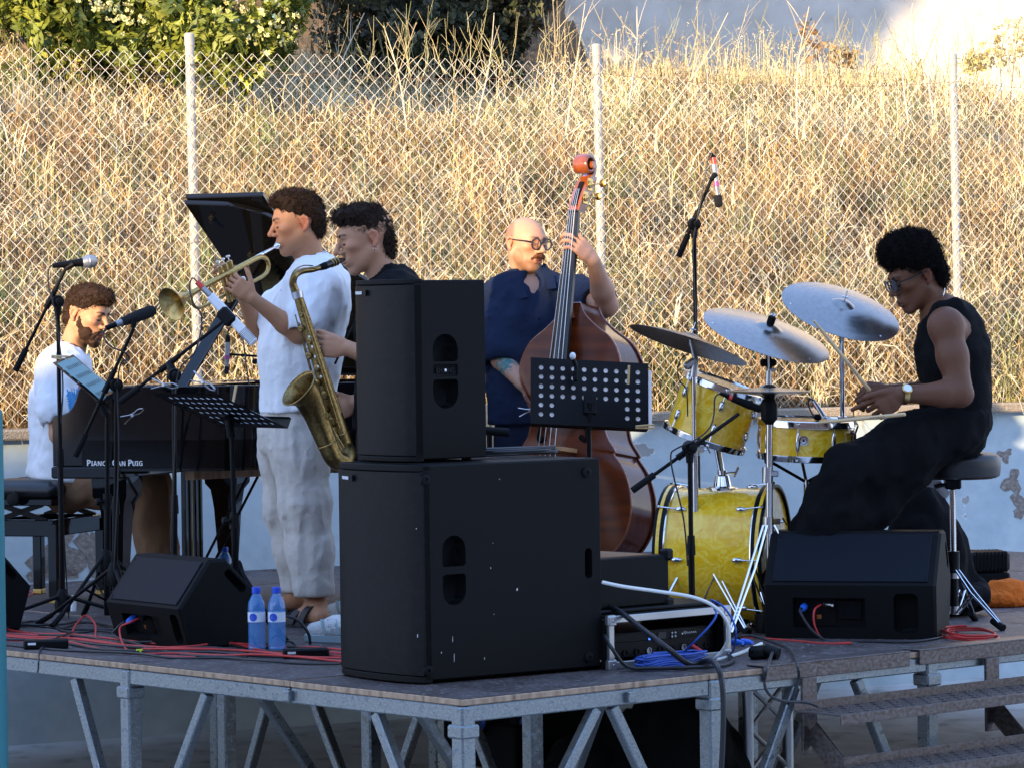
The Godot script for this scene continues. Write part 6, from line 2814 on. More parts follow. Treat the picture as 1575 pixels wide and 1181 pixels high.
func build_sax():
	var d := 13.12
	var t := thing("saxophone", "worn brass tenor saxophone hanging in front of the player behind the loudspeaker", "saxophone", at(500, 620, d))
	var mp := at(533, 397, d + .1)
	var m := MB.new()
	var a := at(487, 413, d + .02)
	m.tube(v3([at(530, 399, d + .2), at(522, 401, d + .185), at(510, 405, d + .155), at(500, 409, d + .13)]), [.006, .011, .0135, .014], 14)
	var mo := part(t, "mouthpiece", m, M.ebony)
	for k in 3:
		m = MB.new()
		m.torus(.0145, .0022, Transform3D(along(at(500, 409, d + .13) - at(522, 401, d + .185)), at(509 + k * 4, 405.4 - k * 1.5, d + .152 + k * .01)), 18, 6)
		part(mo, "ligature_band", m, M.gold_metal)
	m = MB.new()
	m.rod(at(500, 409, d + .13), at(491, 412, d + .11), .0145, .0115, 14)
	part(t, "cork", m, M.black_matte)
	var crook := curve([at(494, 411, d + .117), at(480, 415, d + .08), at(465, 417, d + .03), at(454, 423, d - .02), at(450, 435, d - .02), at(453, 446, d - .015), at(457, 455, d - .01)], 7)
	var rad := []
	for i in crook.size():
		rad.append(lerpf(.0095, .0165, float(i) / crook.size()))
	m = MB.new()
	m.tube(crook, rad, 16)
	part(t, "crook", m, M.sax_brass)
	m = MB.new()
	m.tube(curve([at(481, 409, d + .06), at(465, 409, d + 0.0), at(451, 418, d - .04), at(446, 434, d - .04), at(449, 443, d - .035)], 6), .0025, 6)
	m.torus(.012, .002, Transform3D(along(xyz(.2, 1, 0)), at(481, 412, d + .08)), 16, 6)
	part(t, "octave_key", m, M.sax_brass)
	var top := at(457, 452, d - .01)
	var low := at(524, 668, d + .03)
	SX = [top, low]
	m = MB.new()
	m.rod(at(456, 449, d - .01), at(459, 459, d - .01), .0215, .0205, 18)
	part(t, "neck_collar", m, M.dull_chrome)
	m = MB.new()
	var body := curve([top, top.lerp(low, .5), low], 8)
	rad = []
	for i in body.size():
		rad.append(lerpf(.0165, .032, float(i) / (body.size() - 1)))
	m.tube(body, rad, 22)
	part(t, "body_tube", m, M.sax_brass)
	var ax := (low - top).normalized()
	var bellc := at(461, 596, d - .16)
	m = MB.new()
	var bow := curve([low, low + ax * .05, at(533, 698, d + 0.0), at(527, 710, d - .04), at(514, 704, d - .07), at(503, 682, d - .085)], 7)
	rad = []
	for i in bow.size():
		rad.append(lerpf(.032, .037, float(i) / (bow.size() - 1)))
	m.tube(bow, rad, 22)
	part(t, "bow", m, M.sax_brass)
	m = MB.new()
	m.torus(.0375, .003, Transform3D(along(bow[-1] - bow[-4]), bow[-1]), 26, 6)
	m.torus(.034, .003, Transform3D(along(ax), low), 26, 6)
	part(t, "bow_ring", m, M.sax_brass)
	var fl := curve([at(503, 682, d - .085), at(492, 655, d - .1), at(482, 630, d - .12), at(471, 609, d - .145), at(459, 597, d - .165)], 8)
	var rings := []
	var n := fl.size()
	var side := NIL
	var inner := []
	for i in n:
		var s := float(i) / (n - 1)
		var r := .037 + .014 * s + .026 * pow(s, 4.0)
		var tg := (fl[mini(i + 1, n - 1)] - fl[maxi(i - 1, 0)]).normalized()
		if side == NIL:
			side = tg.cross(UP).normalized()
		side = (side - tg * side.dot(tg)).normalized()
		rings.append(MB.circle(32, r, fl[i], side, tg.cross(side)))
		inner.append(MB.circle(32, r - .0015, fl[i], side, tg.cross(side)))
	inner.reverse()
	rings.append_array(inner)
	m = MB.new()
	m.loft(rings, false, false)
	var bell := part(t, "bell", m, M.sax_brass, 60)
	m = MB.new()
	var tg2 := (fl[n - 1] - fl[n - 3]).normalized()
	m.torus(.077, .003, Transform3D(along(tg2), fl[n - 1]), 40, 8)
	part(bell, "bell_rim", m, M.sax_brass)
	var out := (xyz(-.55, -.1, .83) - ax * xyz(-.55, -.1, .83).dot(ax)).normalized()
	var sd := ax.cross(out).normalized()
	var L := top.distance_to(low)
	for k in 9:
		m = MB.new()
		var s := .14 + k * .095
		var r := lerpf(.0165, .032, s)
		var c := top + ax * (L * s) + out * (r + .008) + sd * (.01 if k % 2 else -.012)
		m.lathe(PackedVector2Array([p2(0, 0), p2(lerpf(.009, .019, s), 0), p2(lerpf(.009, .019, s), .004), p2(lerpf(.006, .013, s), .007), p2(0, .006)]), Transform3D(along(out), c), 18)
		part(t, "key_cup", m, M.sax_brass)
	for k in 4:
		m = MB.new()
		var o2 := (out * cos(.7 + k * .25) + sd * sin(.7 + k * .25) * (1 if k % 2 else -1))
		m.rod(top + ax * (L * (.1 + .03 * k)) + o2 * .03, low - ax * (.02 + .03 * k) + o2 * .046, .0024, .0024, 6)
		part(t, "key_rod", m, M.sax_brass)
	for k in 10:
		m = MB.new()
		var s := .12 + k * .085
		var r := lerpf(.0165, .032, s)
		var o2 := (out * cos(.8) + sd * sin(.8) * (1 if k % 2 else -1))
		m.rod(top + ax * (L * s) + o2 * r * .9, top + ax * (L * s) + o2 * (r + .016), .0025, .0025, 6)
		part(t, "key_post", m, M.sax_brass)
	for k in 5:
		m = MB.new()
		var s := .3 + k * .07
		var r := lerpf(.0165, .032, s)
		m.ellipsoid(top + ax * (L * s) + out * (r + .016) - sd * .022, xyz(.005, .002, .005), along(out), 12, 6)
		part(t, "pearl_button", m, M.drum_head)
	for q in [[489, 660], [497, 640]]:
		m = MB.new()
		m.torus(.021, .0022, Transform3D(along(xyz(-.5, -.2, .8)), at(q[0], q[1], d - .12)), 20, 6)
		m.rod(at(q[0] - 6, q[1], d - .12), at(q[0] + 6, q[1], d - .12), .0015, .0015, 5)
		part(t, "key_guard", m, M.sax_brass)
	m = MB.new()
	m.rod(at(470, 590, d - .02), at(530, 690, d - .02), .003, .003, 6)
	part(t, "bell_rod", m, M.sax_brass)

# --- double bass
var BS := {}

func build_bass():
	var foot := on_deck(950, 915)
	foot = xyz(at(880, 800, 14.5).x, DECK, -14.5)
	var nut := at(904, 333, 14.7)
	var Y := (nut - (foot + UP * .05)).normalized()
	var Z := xyz(-.55, .05, .83)
	Z = (Z - Y * Z.dot(Y)).normalized()
	var X := Y.cross(Z).normalized()
	var O := foot + Y * .14
	var xf := Transform3D(Basis(X, Y, Z), O)
	var nl: float = (nut - O).dot(Y)
	BS = {"xf": xf, "nut": nl}
	var t := thing("double_bass", "red-brown varnished double bass held upright by the bassist", "double bass", foot)
	var half := smooth2(v2([.02, 0.0, .18, .025, .285, .12, .318, .25, .285, .38, .228, .46, .232, .475, .19, .535, .175, .6, .186, .665, .212, .705, .206, .72, .236, .775, .238, .85, .195, .93, .115, .99, .062, 1.04, .04, 1.085]), 5, false)
	var out := PackedVector2Array()
	for q in half:
		out.append(q)
	for i in range(half.size() - 1, -1, -1):
		out.append(p2(-half[i].x, half[i].y))
	var th := .19
	var m := MB.new()
	var rings := []
	for z in [-th / 2, th / 2]:
		var r := PackedVector3Array()
		for q in out:
			var zz: float = z
			if z < 0 and q.y > .78:
				zz = lerpf(z, -.045, clampf((q.y - .78) / .28, 0, 1))
			r.append(xf * xyz(q.x * .975, q.y, zz))
		rings.append(r)
	m.loft(rings, false, false)
	part(t, "ribs", m, M.varnish_rib, 35)
	for s in [1.0, -1.0]:
		m = MB.new()
		var rr := []
		var steps := 9
		for i in steps + 1:
			var k := 1.0 - float(i) / steps
			var ring := PackedVector3Array()
			for q in out:
				var c := p2(0, .5)
				var p := p2(q.x * k, c.y + (q.y - c.y) * k)
				var zz: float = th / 2 + .004 + .034 * (1.0 - k * k)
				if s < 0:
					zz = th / 2 + .003 + .006 * (1.0 - k * k)
					if p.y > .78:
						zz = lerpf(zz, .048, clampf((p.y - .78) / .28, 0, 1))
				ring.append(xf * xyz(p.x, p.y, zz * s))
			rr.append(ring)
		var e := PackedVector3Array()
		for q in out:
			var zz: float = th / 2 - .002
			if s < 0 and q.y > .78:
				zz = lerpf(zz, .044, clampf((q.y - .78) / .28, 0, 1))
			e.append(xf * xyz(q.x, q.y, zz * s))
		rr.insert(0, e)
		m.loft(rr, false, false, true)
		part(t, "belly" if s > 0 else "back", m, M.varnish_front if s > 0 else M.varnish_rib, 50)
		m = MB.new()
		var path := PackedVector3Array()
		for q in out:
			var zz: float = th / 2 + .001
			if s < 0 and q.y > .78:
				zz = lerpf(zz, .046, clampf((q.y - .78) / .28, 0, 1))
			path.append(xf * xyz(q.x * 1.004, q.y, zz * s))
		m.tube(path, .0042, 6, false, true)
		part(t, "edge_beading", m, M.varnish_scroll, 60)
	for s in [-1.0, 1.0]:
		m = MB.new()
		var fp := []
		for q in [[.085, .7], [.07, .715], [.06, .7], [.075, .66], [.105, .6], [.118, .555], [.105, .535], [.092, .55]]:
			var kk := p2(q[0], q[1] - .5).length() / .5
			fp.append(xf * xyz(q[0] * s, q[1] - .02, th / 2 + .004 + .034 * (1.0 - minf(1.0, kk * kk * .55)) + .0005))
		m.tube(curve(fp, 5), .0055, 6, true, false, 1.0)
		m.ellipsoid(fp[1], xyz(.01, .01, .003), xf.basis, 10, 5)
		m.ellipsoid(fp[7], xyz(.012, .012, .003), xf.basis, 10, 5)
		part(t, "f_hole", m, M.black_matte)
	var y0 := 1.05
	m = MB.new()
	var nr := []
	for q in [[y0 - .03, .03, .08], [y0 + .02, .025, .05], [y0 + .1, .022, .026], [nl, .019, .022]]:
		var ring := PackedVector3Array()
		for k in 14:
			var a := PI + PI * k / 13.0
			ring.append(xf * xyz(cos(a) * q[1], q[0], th / 2 + lerpf(.058, .01, clampf((q[0] - y0) / (nl - y0), 0, 1)) + sin(a) * q[2]))
		nr.append(ring)
	m.loft(nr)
	part(t, "neck", m, M.varnish_scroll, 50)
	m = MB.new()
	var fr := []
	for q in [[.6, .045, .122], [.85, .038, .096], [nl, .0225, .026]]:
		var ring := PackedVector3Array()
		for k in 9:
			var a := PI * (.12 + .76 * k / 8.0)
			ring.append(xf * xyz(cos(a) * q[1] * 1.08, q[0], th / 2 + q[2] - .016 + sin(a) * .016))
		ring.append(xf * xyz(-q[1], q[0], th / 2 + q[2] - .026))
		ring.append(xf * xyz(q[1], q[0], th / 2 + q[2] - .026))
		fr.append(ring)
	m.loft(fr)
	part(t, "fingerboard", m, M.ebony, 30)
	m = MB.new()
	m.box(xyz(.047, .01, .02), Transform3D(xf.basis, xf * xyz(0, nl + .004, th / 2 + .02)), .003)
	part(t, "nut", m, M.ebony)
	m = MB.new()
	var bp := v2([-.075, 0, -.045, 0, -.04, .03, -.015, .05, .015, .05, .04, .03, .045, 0, .075, 0, .07, .04, .058, .09, .03, .118, 0.0, .126, -.03, .116, -.058, .088, -.07, .04])
	m.prism(bp, -.009, .009, Transform3D(Basis(X, Z, -Y), xf * xyz(0, .475, th / 2 + .026)), .002)
	part(t, "bridge", m, M.maple)
	m = MB.new()
	var tp := v2([-.042, .34, .042, .34, .022, .05, -.022, .05])
	m.prism(tp, 0.0, .016, Transform3D(xf.basis, xf * xyz(0, 0, th / 2 + .075)), .004)
	part(t, "tailpiece", m, M.ebony)
	for k in 4:
		m = MB.new()
		var u := (k - 1.5)
		m.tube(v3([xf * xyz(u * .017, .33, th / 2 + .093), xf * xyz(u * .026, .475, th / 2 + .15), xf * xyz(u * .0095, nl, th / 2 + .034), xf * xyz(u * .008, nl + .1, th / 2 + .002)]), [.0013, .0013, .0013, .0013], 6)
		part(t, "string", m, M.string)
	m = MB.new()
	var pr := []
	for q in [[nl + .004, .024, .024, 0.0], [nl + .04, .027, .03, -.014], [nl + .085, .029, .031, -.036], [nl + .13, .028, .028, -.06], [nl + .165, .026, .022, -.082]]:
		var ring := PackedVector3Array()
		for k in [[-1, -1], [1, -1], [1, 1], [-1, 1]]:
			ring.append(xf * xyz(k[0] * q[1], q[0], th / 2 + q[3] + k[1] * q[2] - .006))
		pr.append(ring)
	m.loft(pr)
	part(t, "peg_box", m, M.varnish_scroll, 25)
	m = MB.new()
	var hl := v3([xf * xyz(0, nl + .03, th / 2 + .02), xf * xyz(0, nl + .135, th / 2 - .036)])
	m.tube(hl, [.014, .012], 8, true, false, .3)
	part(t, "peg_slot", m, M.black_matte)
	m = MB.new()
	var sp := PackedVector3Array()
	var sr := []
	var ww := []
	var cy := nl + .205
	var cz := th / 2 - .05
	for i in 64:
		var s := i / 63.0
		var a := -PI * .62 - s * TAU * 1.55
		var r := lerpf(.056, .01, pow(s, .8))
		sp.append(xf * xyz(0, cy + sin(a) * r, cz + cos(a) * r))
		sr.append(lerpf(.022, .008, s))
		ww.append(lerpf(.026, .044, s))
	var rgs := []
	for i in sp.size():
		var tg := (sp[mini(i + 1, 63)] - sp[maxi(i - 1, 0)]).normalized()
		var nn := X.cross(tg).normalized()
		var ring := PackedVector3Array()
		for k in 12:
			var a := TAU * k / 12.0
			ring.append(sp[i] + X * (signf(cos(a)) * pow(absf(cos(a)), .5) * ww[i]) + nn * (signf(sin(a)) * pow(absf(sin(a)), .7) * sr[i] * .62))
		rgs.append(ring)
	m.loft(rgs)
	m.rod(xf * xyz(-.049, cy, cz), xf * xyz(.049, cy, cz), .013, .013, 16)
	part(t, "scroll", m, M.varnish_scroll, 35)
	for s in [-1.0, 1.0]:
		for k in 2:
			m = MB.new()
			var yy := nl + .045 + k * .06 + (.02 if s > 0 else 0.0)
			var c := xf * xyz(s * .03, yy, th / 2 - .022 - k * .03)
			m.box(xyz(.003, .052, .036), Transform3D(xf.basis, c), .001)
			var mh := part(t, "machine_head", m, M.gold_metal)
			m = MB.new()
			m.lathe(v2([0, 0, .015, 0, .016, .004, .009, .006, .005, .009, 0, .009]), Transform3D(along(X * s), c + X * s * .002), 18)
			part(mh, "gear", m, M.gold_metal)
			m = MB.new()
			var kd := (-Z * .9 + Y * .2).normalized()
			m.rod(c + X * s * .01, c + X * s * .01 + kd * .07, .0032, .0032, 8)
			m.ellipsoid(c + X * s * .01 + kd * .082, xyz(.004, .016, .018), frame(X), 12, 8)
			part(mh, "peg_key", m, M.gold_metal)
	m = MB.new()
	m.rod(xf * xyz(0, .02, 0), foot, .01, .008, 10)
	m.rod(xf * xyz(0, 0.0, 0), xf * xyz(0, -.03, 0), .022, .016, 14)
	m.rod(foot, foot + UP * .03, .014, .014, 10)
	part(t, "end_pin", m, M.black_metal)

# --- drum kit
func drum_shell(t: Node3D, c: Vector3, ax: Vector3, r: float, l: float, lugs: int, full: bool, hoop_mat: Material, head_a: Material, head_b: Material, wood_hoop := false, turn := 0.0, badge_at = null):
	var b := along(ax)
	var m := MB.new()
	m.lathe(v2([r - .006, -l / 2, r, -l / 2, r, l / 2, r - .006, l / 2]), Transform3D(b, c), 56)
	var sh := part(t, "shell", m, M.pearl_yellow, 50)
	for s in [-1.0, 1.0]:
		m = MB.new()
		var e: float = l / 2 * s
		if wood_hoop:
			m.lathe(v2([r + .003, e - s * .004, r + .014, e - s * .004, r + .014, e + s * .036, r + .003, e + s * .036, r + .003, e - s * .004]), Transform3D(b, c), 56)
			var h := part(t, "hoop", m, M.black_plastic, 40)
			m = MB.new()
			m.lathe(v2([r + .0145, e + s * .011, r + .015, e + s * .012, r + .015, e + s * .023, r + .0145, e + s * .024]), Transform3D(b, c), 56)
			part(h, "hoop_inlay", m, M.pearl_yellow, 50)
			m = MB.new()
			m.torus(r + .006, .006, Transform3D(b, c + b.y * (e - s * .004)), 56, 8)
			part(h, "head_rim", m, M.silver)
		else:
			m.lathe(v2([r + .001, e + s * .012, r + .006, e + s * .014, r + .008, e - s * .006, r + .013, e - s * .008, r + .013, e - s * .003, r + .01, e + s * .015, r + .003, e + s * .017, r + .001, e + s * .012]), Transform3D(b, c), 56)
			part(t, "hoop", m, hoop_mat, 40)
		m = MB.new()
		var he: float = e + s * (.002 if not wood_hoop else .008)
		m.lathe(v2([0, he, r + .002, he, r + .002, he - s * .006, 0, he - s * .004]), Transform3D(b, c), 48)
		part(t, "head", m, head_a if s > 0 else head_b, 40)
	for k in lugs:
		var a := TAU * k / lugs + turn
		var o := (b.x * cos(a) + b.z * sin(a)).normalized()
		var lb := Basis(b.y.cross(o), b.y, o)
		m = MB.new()
		if full:
			m.ellipsoid(c + o * (r + .004), xyz(.0095, minf(l * .36, .042), .011), lb, 14, 12)
		else:
			m.ellipsoid(c + o * (r + .004) + b.y * (l / 2 - .055), xyz(.011, .022, .012), lb, 14, 10)
			part(t, "lug", m, M.chrome)
			m = MB.new()
			m.ellipsoid(c + o * (r + .004) - b.y * (l / 2 - .055), xyz(.011, .022, .012), lb, 14, 10)
		var lug := part(t, "lug", m, M.chrome)
		m = MB.new()
		for s in [-1.0, 1.0]:
			var reach: float = l / 2 + (.03 if wood_hoop else .012)
			m.rod(c + o * (r + .008) + b.y * (s * (l * .2 if full else l / 2 - .05)), c + o * (r + (.02 if wood_hoop else .01)) + b.y * (s * reach), .0026, .0026, 8)
			m.box(xyz(.012, .012, .01), Transform3D(lb, c + o * (r + (.02 if wood_hoop else .011)) + b.y * (s * (reach - .004))), .003)
		part(lug, "tension_rod", m, M.chrome)
	if badge_at != null:
		var o: Vector3 = badge_at
		m = MB.new()
		m.lathe(v2([0, 0, .019, 0, .019, .002, 0, .0025]), Transform3D(along(o), c + o * r), 24)
		var bg := part(sh, "badge", m, M.silver)
		m = MB.new()
		m.torus(.0125, .0012, Transform3D(along(o), c + o * (r + .0026)), 24, 5)
		m.ellipsoid(c + o * (r + .0026), xyz(.005, .005, .001), frame(o), 10, 5)
		for k in 10:
			var a := TAU * k / 10
			var f := frame(o)
			m.box(xyz(.002, .003, .0006), Transform3D(f, c + o * (r + .0026) + (f.x * cos(a) + f.y * sin(a)) * .016))
		part(bg, "badge_print", m, M.print_black)

func cymbal(label: String, c: Vector3, n: Vector3, r: float, material: Material, dark_cap := true) -> Node3D:
	var t := thing("cymbal", label, "cymbal", c, "cymbals")
	var m := MB.new()
	var pr := PackedVector2Array()
	var bell := r * .2
	var up := PackedVector2Array()
	for i in 7:
		var s := i / 6.0
		up.append(p2(maxf(.0055, bell * s), .02 + r * .045 + .016 * (1.0 - s * s)))
	for i in range(1, 15):
		var s := i / 14.0
		up.append(p2(lerpf(bell, r, s), (.02 + r * .045) * (1.0 - pow(s, 1.5)) + .0004 * sin(i * 2.4)))
	pr.append_array(up)
	for i in range(up.size() - 1, -1, -1):
		pr.append(up[i] - p2(0.0, .0014))
	m.lathe(pr, Transform3D(along(n), c - n.normalized() * (.02 + r * .045)), 72)
	part(t, "plate", m, material, 30)
	if dark_cap:
		m = MB.new()
		m.lathe(v2([0, 0.0, .013, 0.0, .015, .004, .015, .026, .012, .03, 0, .03]), Transform3D(along(n), c + n.normalized() * .014), 16)
		part(t, "felt", m, M.black_matte)
	m = MB.new()
	m.rod(c - n.normalized() * .03, c + n.normalized() * .058, .0032, .0032, 8)
	m.box(xyz(.022, .007, .005), Transform3D(along(n), c + n.normalized() * (.05 if dark_cap else .03)), .002)
	part(t, "wing_nut", m, M.chrome)
	var r2 := RandomNumberGenerator.new()
	r2.seed = int(r * 1000) + 3
	for k in 3:
		m = MB.new()
		var a := TAU * k / 3.0 + .7
		var b := along(n)
		m.ellipsoid(c + (b.x * cos(a) + b.z * sin(a)) * r * .9 - n.normalized() * (.02 + r * .045) * .84, xyz(.004, .002, .004), b, 8, 5)
		part(t, "rivet", m, M.silver)
	return t

func chrome_tripod(t: Node3D, foot: Vector3, hub: float, spread: float, turn: float):
	for k in 3:
		var a := turn + TAU * k / 3.0
		var d := xyz(cos(a), 0, sin(a))
		var q := d.cross(UP)
		for s in [-1.0, 1.0]:
			var m := MB.new()
			m.tube(v3([foot + UP * hub + d * .02 + q * s * .008, foot + UP * hub * .62 + d * spread * .42 + q * s * .012, foot + d * spread + UP * .022 + q * s * .004]), [.0042, .0042, .0042], 6)
			part(t, "leg", m, M.chrome)
			m = MB.new()
			m.tube(v3([foot + UP * hub * .24 + d * .018 + q * s * .008, foot + UP * hub * .62 + d * spread * .42 + q * s * .012]), [.0038, .0038], 6)
			part(t, "leg_stay", m, M.chrome)
		var m2 := MB.new()
		m2.rod(foot + d * (spread - .045) + UP * .034, foot + d * (spread + .012) + UP * .01, .012, .015, 10)
		part(t, "rubber_foot", m2, M.rubber)
	var m := MB.new()
	m.rod(foot + UP * (hub - .03), foot + UP * (hub + .03), .021, .019, 14)
	part(t, "collar", m, M.dull_chrome)
	m = MB.new()
	m.rod(foot + UP * (hub * .22), foot + UP * (hub * .22 + .03), .019, .019, 14)
	part(t, "collar", m, M.dull_chrome)

func chrome_stand(label: String, foot: Vector3, top: Vector3, turn: float, hub := .36, spread := .26) -> Node3D:
	var t := thing("cymbal_stand", label, "stand", foot, "chrome drum stands")
	chrome_tripod(t, foot, hub, spread, turn)
	var m := MB.new()
	var a := foot.lerp(top, .42)
	var b := foot.lerp(top, .72)
	m.rod(foot + UP * .05, a, .0135, .0135, 14)
	part(t, "lower_tube", m, M.chrome)
	m = MB.new()
	m.rod(a, b, .011, .011, 14)
	part(t, "middle_tube", m, M.chrome)
	m = MB.new()
	m.rod(b, top, .0085, .0085, 14)
	part(t, "upper_tube", m, M.chrome)
	for p in [a, b]:
		m = MB.new()
		var up := (top - foot).normalized()
		m.rod(p - up * .035, p + up * .012, .0185, .017, 16)
		m.box(xyz(.034, .022, .014), tf(p + xyz(.018, -.012, .004)), .003)
		var col := part(t, "height_clamp", m, M.dull_chrome)
		m = MB.new()
		m.rod(p + xyz(.028, -.012, .004), p + xyz(.048, -.012, .004), .004, .004, 8)
		m.box(xyz(.006, .034, .014), Transform3D(Basis(Vector3.BACK, .5), p + xyz(.05, -.012, .004)), .002)
		part(col, "wing_bolt", m, M.chrome)
	return t

func build_drums():
	var m: MB
	var d := 13.32
	var r := .252
	var ax := xyz(.955, 0, .297)
	var c := at(1113, 860, d + .04)
	c.y = DECK + r + .018
	var t := thing("bass_drum", "yellow pearl bass drum with black hoops", "drum", xyz(c.x, DECK, c.z))
	drum_shell(t, c, ax, r, .34, 8, false, M.chrome, M.drum_head_dark, M.drum_head, true, 0.0)
	for s in [-1.0, 1.0]:
		m = MB.new()
		var sd: Vector3 = ax.cross(UP) * s
		m.rod(c - ax * .11 + sd * r * .9 - UP * .05, xyz(c.x, DECK + .008, c.z) - ax * .2 + sd * (r + .1), .007, .006, 10)
		part(t, "spur", m, M.chrome)
	m = MB.new()
	var mt := c + UP * r
	m.lathe(v2([0, -.012, .06, -.01, .06, .002, .034, .008, .026, .045, .018, .05, .018, .066, 0, .066]), tf(mt), 24)
	part(t, "tom_mount", m, M.chrome)
	m = MB.new()
	m.rod(mt + xyz(.018, .055, .006), mt + xyz(.05, .058, .01), .004, .004, 8)
	m.box(xyz(.008, .045, .016), Transform3D(Basis(Vector3.BACK, -.4), mt + xyz(.052, .06, .01)), .003)
	part(t, "mount_wing_bolt", m, M.chrome)
	m = MB.new()
	m.rod(mt + UP * .05, at(1097, 655, 13.5), .0125, .0125, 14)
	part(t, "mount_tube", m, M.chrome)
	d = 13.35
	c = at(1098, 633, d)
	var tx := xyz(.33, .92, .1).normalized()
	t = thing("rack_tom", "small yellow pearl tom mounted above the bass drum", "drum", c, "toms and snares")
	drum_shell(t, c, tx, .15, .2, 6, false, M.chrome, M.drum_head, M.drum_head, false, .45)
	d = 13.3
	c = at(1240, 675, d)
	t = thing("snare_drum", "yellow pearl snare drum with round badge on a low stand", "drum", c, "toms and snares")
	drum_shell(t, c, xyz(.04, .997, .045).normalized(), .17, .118, 8, true, M.chrome, M.drum_head, M.drum_head, false, .25, xyz(-.13, 0, .99).normalized())
	m = MB.new()
	m.box(xyz(.03, .05, .03), tf(c + xyz(.165, 0.0, .08)), .008)
	m.rod(c + xyz(.16, -.02, .09), c + xyz(.185, .05, .1), .004, .004, 8)
	part(t, "strainer", m, M.chrome)
	var ss := thing("snare_stand", "chrome snare stand with basket arms", "stand", xyz(c.x, DECK, c.z), "chrome drum stands")
	for k in 3:
		var an := .5 + TAU * k / 3
		var o := xyz(cos(an), 0, sin(an))
		m = MB.new()
		m.tube(v3([c - UP * .16, c - UP * .085 + o * .15, c - UP * .08 + o * .182, c - UP * .045 + o * .186]), [.006, .006, .007, .008], 8)
		part(ss, "basket_arm", m, M.black_metal)
	m = MB.new()
	m.rod(xyz(c.x, DECK + .05, c.z), c - UP * .15, .011, .011, 12)
	part(ss, "tube", m, M.chrome)
	chrome_tripod(ss, xyz(c.x, DECK, c.z), .24, .24, .2)
	var sm := thing("microphone", "small black clip microphone with red ring on the snare rim", "microphone", at(1258, 640, d), "microphones")
	m = MB.new()
	m.rod(at(1252, 617, d - .01), at(1268, 641, d - .04), .008, .01, 12)
	part(sm, "body", m, M.dull_chrome)
	m = MB.new()
	m.rod(at(1253, 619, d - .01), at(1258, 627, d - .02), .0095, .0095, 12)
	part(sm, "red_ring", m, M.mic_red)
	m = MB.new()
	m.box(xyz(.03, .022, .03), tf(at(1258, 641, d - .02)), .006)
	part(sm, "clip", m, M.black_plastic)
	d = 13.02
	c = at(1183, 602, d)
	var foot := xyz(at(1181, 700, d).x, DECK, -d)
	var hh := thing("hi_hat", "pair of hi-hat cymbals on a chrome pedal stand", "hi-hat", foot)
	for s in [1.0, -1.0]:
		m = MB.new()
		var pr := PackedVector2Array()
		for q in [[.006, .026], [.022, .023], [.034, .014], [.08, .009], [.155, .0012], [.1555, 0.0], [.08, .0075], [.034, .0125], [.022, .0215], [.006, .0245]]:
			pr.append(p2(q[0], (q[1] + .0015) * s))
		m.lathe(pr, Transform3D(Basis(Vector3.BACK, -.02), c), 56)
		part(hh, "cymbal", m, M.cymbal, 30)
	m = MB.new()
	m.rod(c + UP * .02, at(1182, 524, d), .003, .003, 8)
	part(hh, "pull_rod", m, M.dull_chrome)
	m = MB.new()
	m.rod(c + UP * .022, c + UP * .075, .013, .011, 12)
	m.box(xyz(.03, .012, .012), tf(c + xyz(.012, .078, 0.0)), .003)
	part(hh, "clutch", m, M.dull_chrome)
	m = MB.new()
	m.lathe(v2([0, -.12, .013, -.12, .03, -.1, .032, -.045, .022, -.026, 0, -.026]), tf(c), 20)
	part(hh, "seat_cup", m, M.black_plastic)
	m = MB.new()
	m.rod(foot + UP * .03, c - UP * .11, .0125, .0125, 14)
	part(hh, "tube", m, M.chrome)
	m = MB.new()
	m.rod(at(1181, 742, d), at(1181, 718, d), .02, .02, 16)
	m.box(xyz(.036, .022, .014), tf(at(1190, 728, d - .01)), .003)
	part(hh, "height_clamp", m, M.dull_chrome)
	chrome_tripod(hh, foot, .4, .25, .15)
	m = MB.new()
	m.box(xyz(.085, .012, .25), Transform3D(frame(xyz(1, .25, .25)), foot + xyz(.15, .045, .03)), .004)
	m.box(xyz(.1, .012, .05), Transform3D(frame(xyz(1, 0, .25)), foot + xyz(.27, .01, .05)), .003)
	part(hh, "pedal", m, M.dull_chrome)
	var n1 := xyz(.33, .94, -.115).normalized()
	var c1 := at(1063, 519, 13.2)
	cymbal("dark thin cymbal at the left of the drum kit, tilted edge-on", c1, n1, .228, M.cymbal_dark, false)
	var s1 := chrome_stand("chrome stand of the left dark cymbal", xyz(at(1071, 800, 13.2).x, DECK, -13.2), at(1067, 575, 13.2), .9, .34, .27)
	m = MB.new()
	m.rod(at(1067, 580, 13.2), at(1069, 553, 13.2), .015, .013, 14)
	m.rod(at(1069, 553, 13.2), c1 - n1 * .01, .008, .006, 10)
	m.box(xyz(.05, .03, .03), Transform3D(Basis(Vector3.BACK, .6), at(1062, 560, 13.2)), .008)
	part(s1, "tilter", m, M.dull_chrome)
	var n2 := xyz(.3, .905, .3).normalized()
	var c2 := at(1183, 504, 13.1)
	cymbal("large bronze ride cymbal in the middle of the kit", c2, n2, .243, M.cymbal, true)
	var s2 := chrome_stand("chrome stand of the middle ride cymbal behind the hi-hat", xyz(at(1186, 800, 13.42).x, DECK, -13.42), at(1184, 565, 13.2), .1, .34, .27)
	m = MB.new()
	m.rod(at(1184, 570, 13.2), c2 - n2 * .015, .012, .008, 12)
	m.box(xyz(.06, .028, .028), tf(at(1182, 558, 13.17)), .008)
	part(s2, "tilter", m, M.black_metal)
	var n3 := xyz(.26, .87, .42).normalized()
	var c3 := at(1297, 468, 13.15)
	cymbal("spotted grey ride cymbal at the right near the drummer's face", c3, n3, .225, M.cymbal, false)
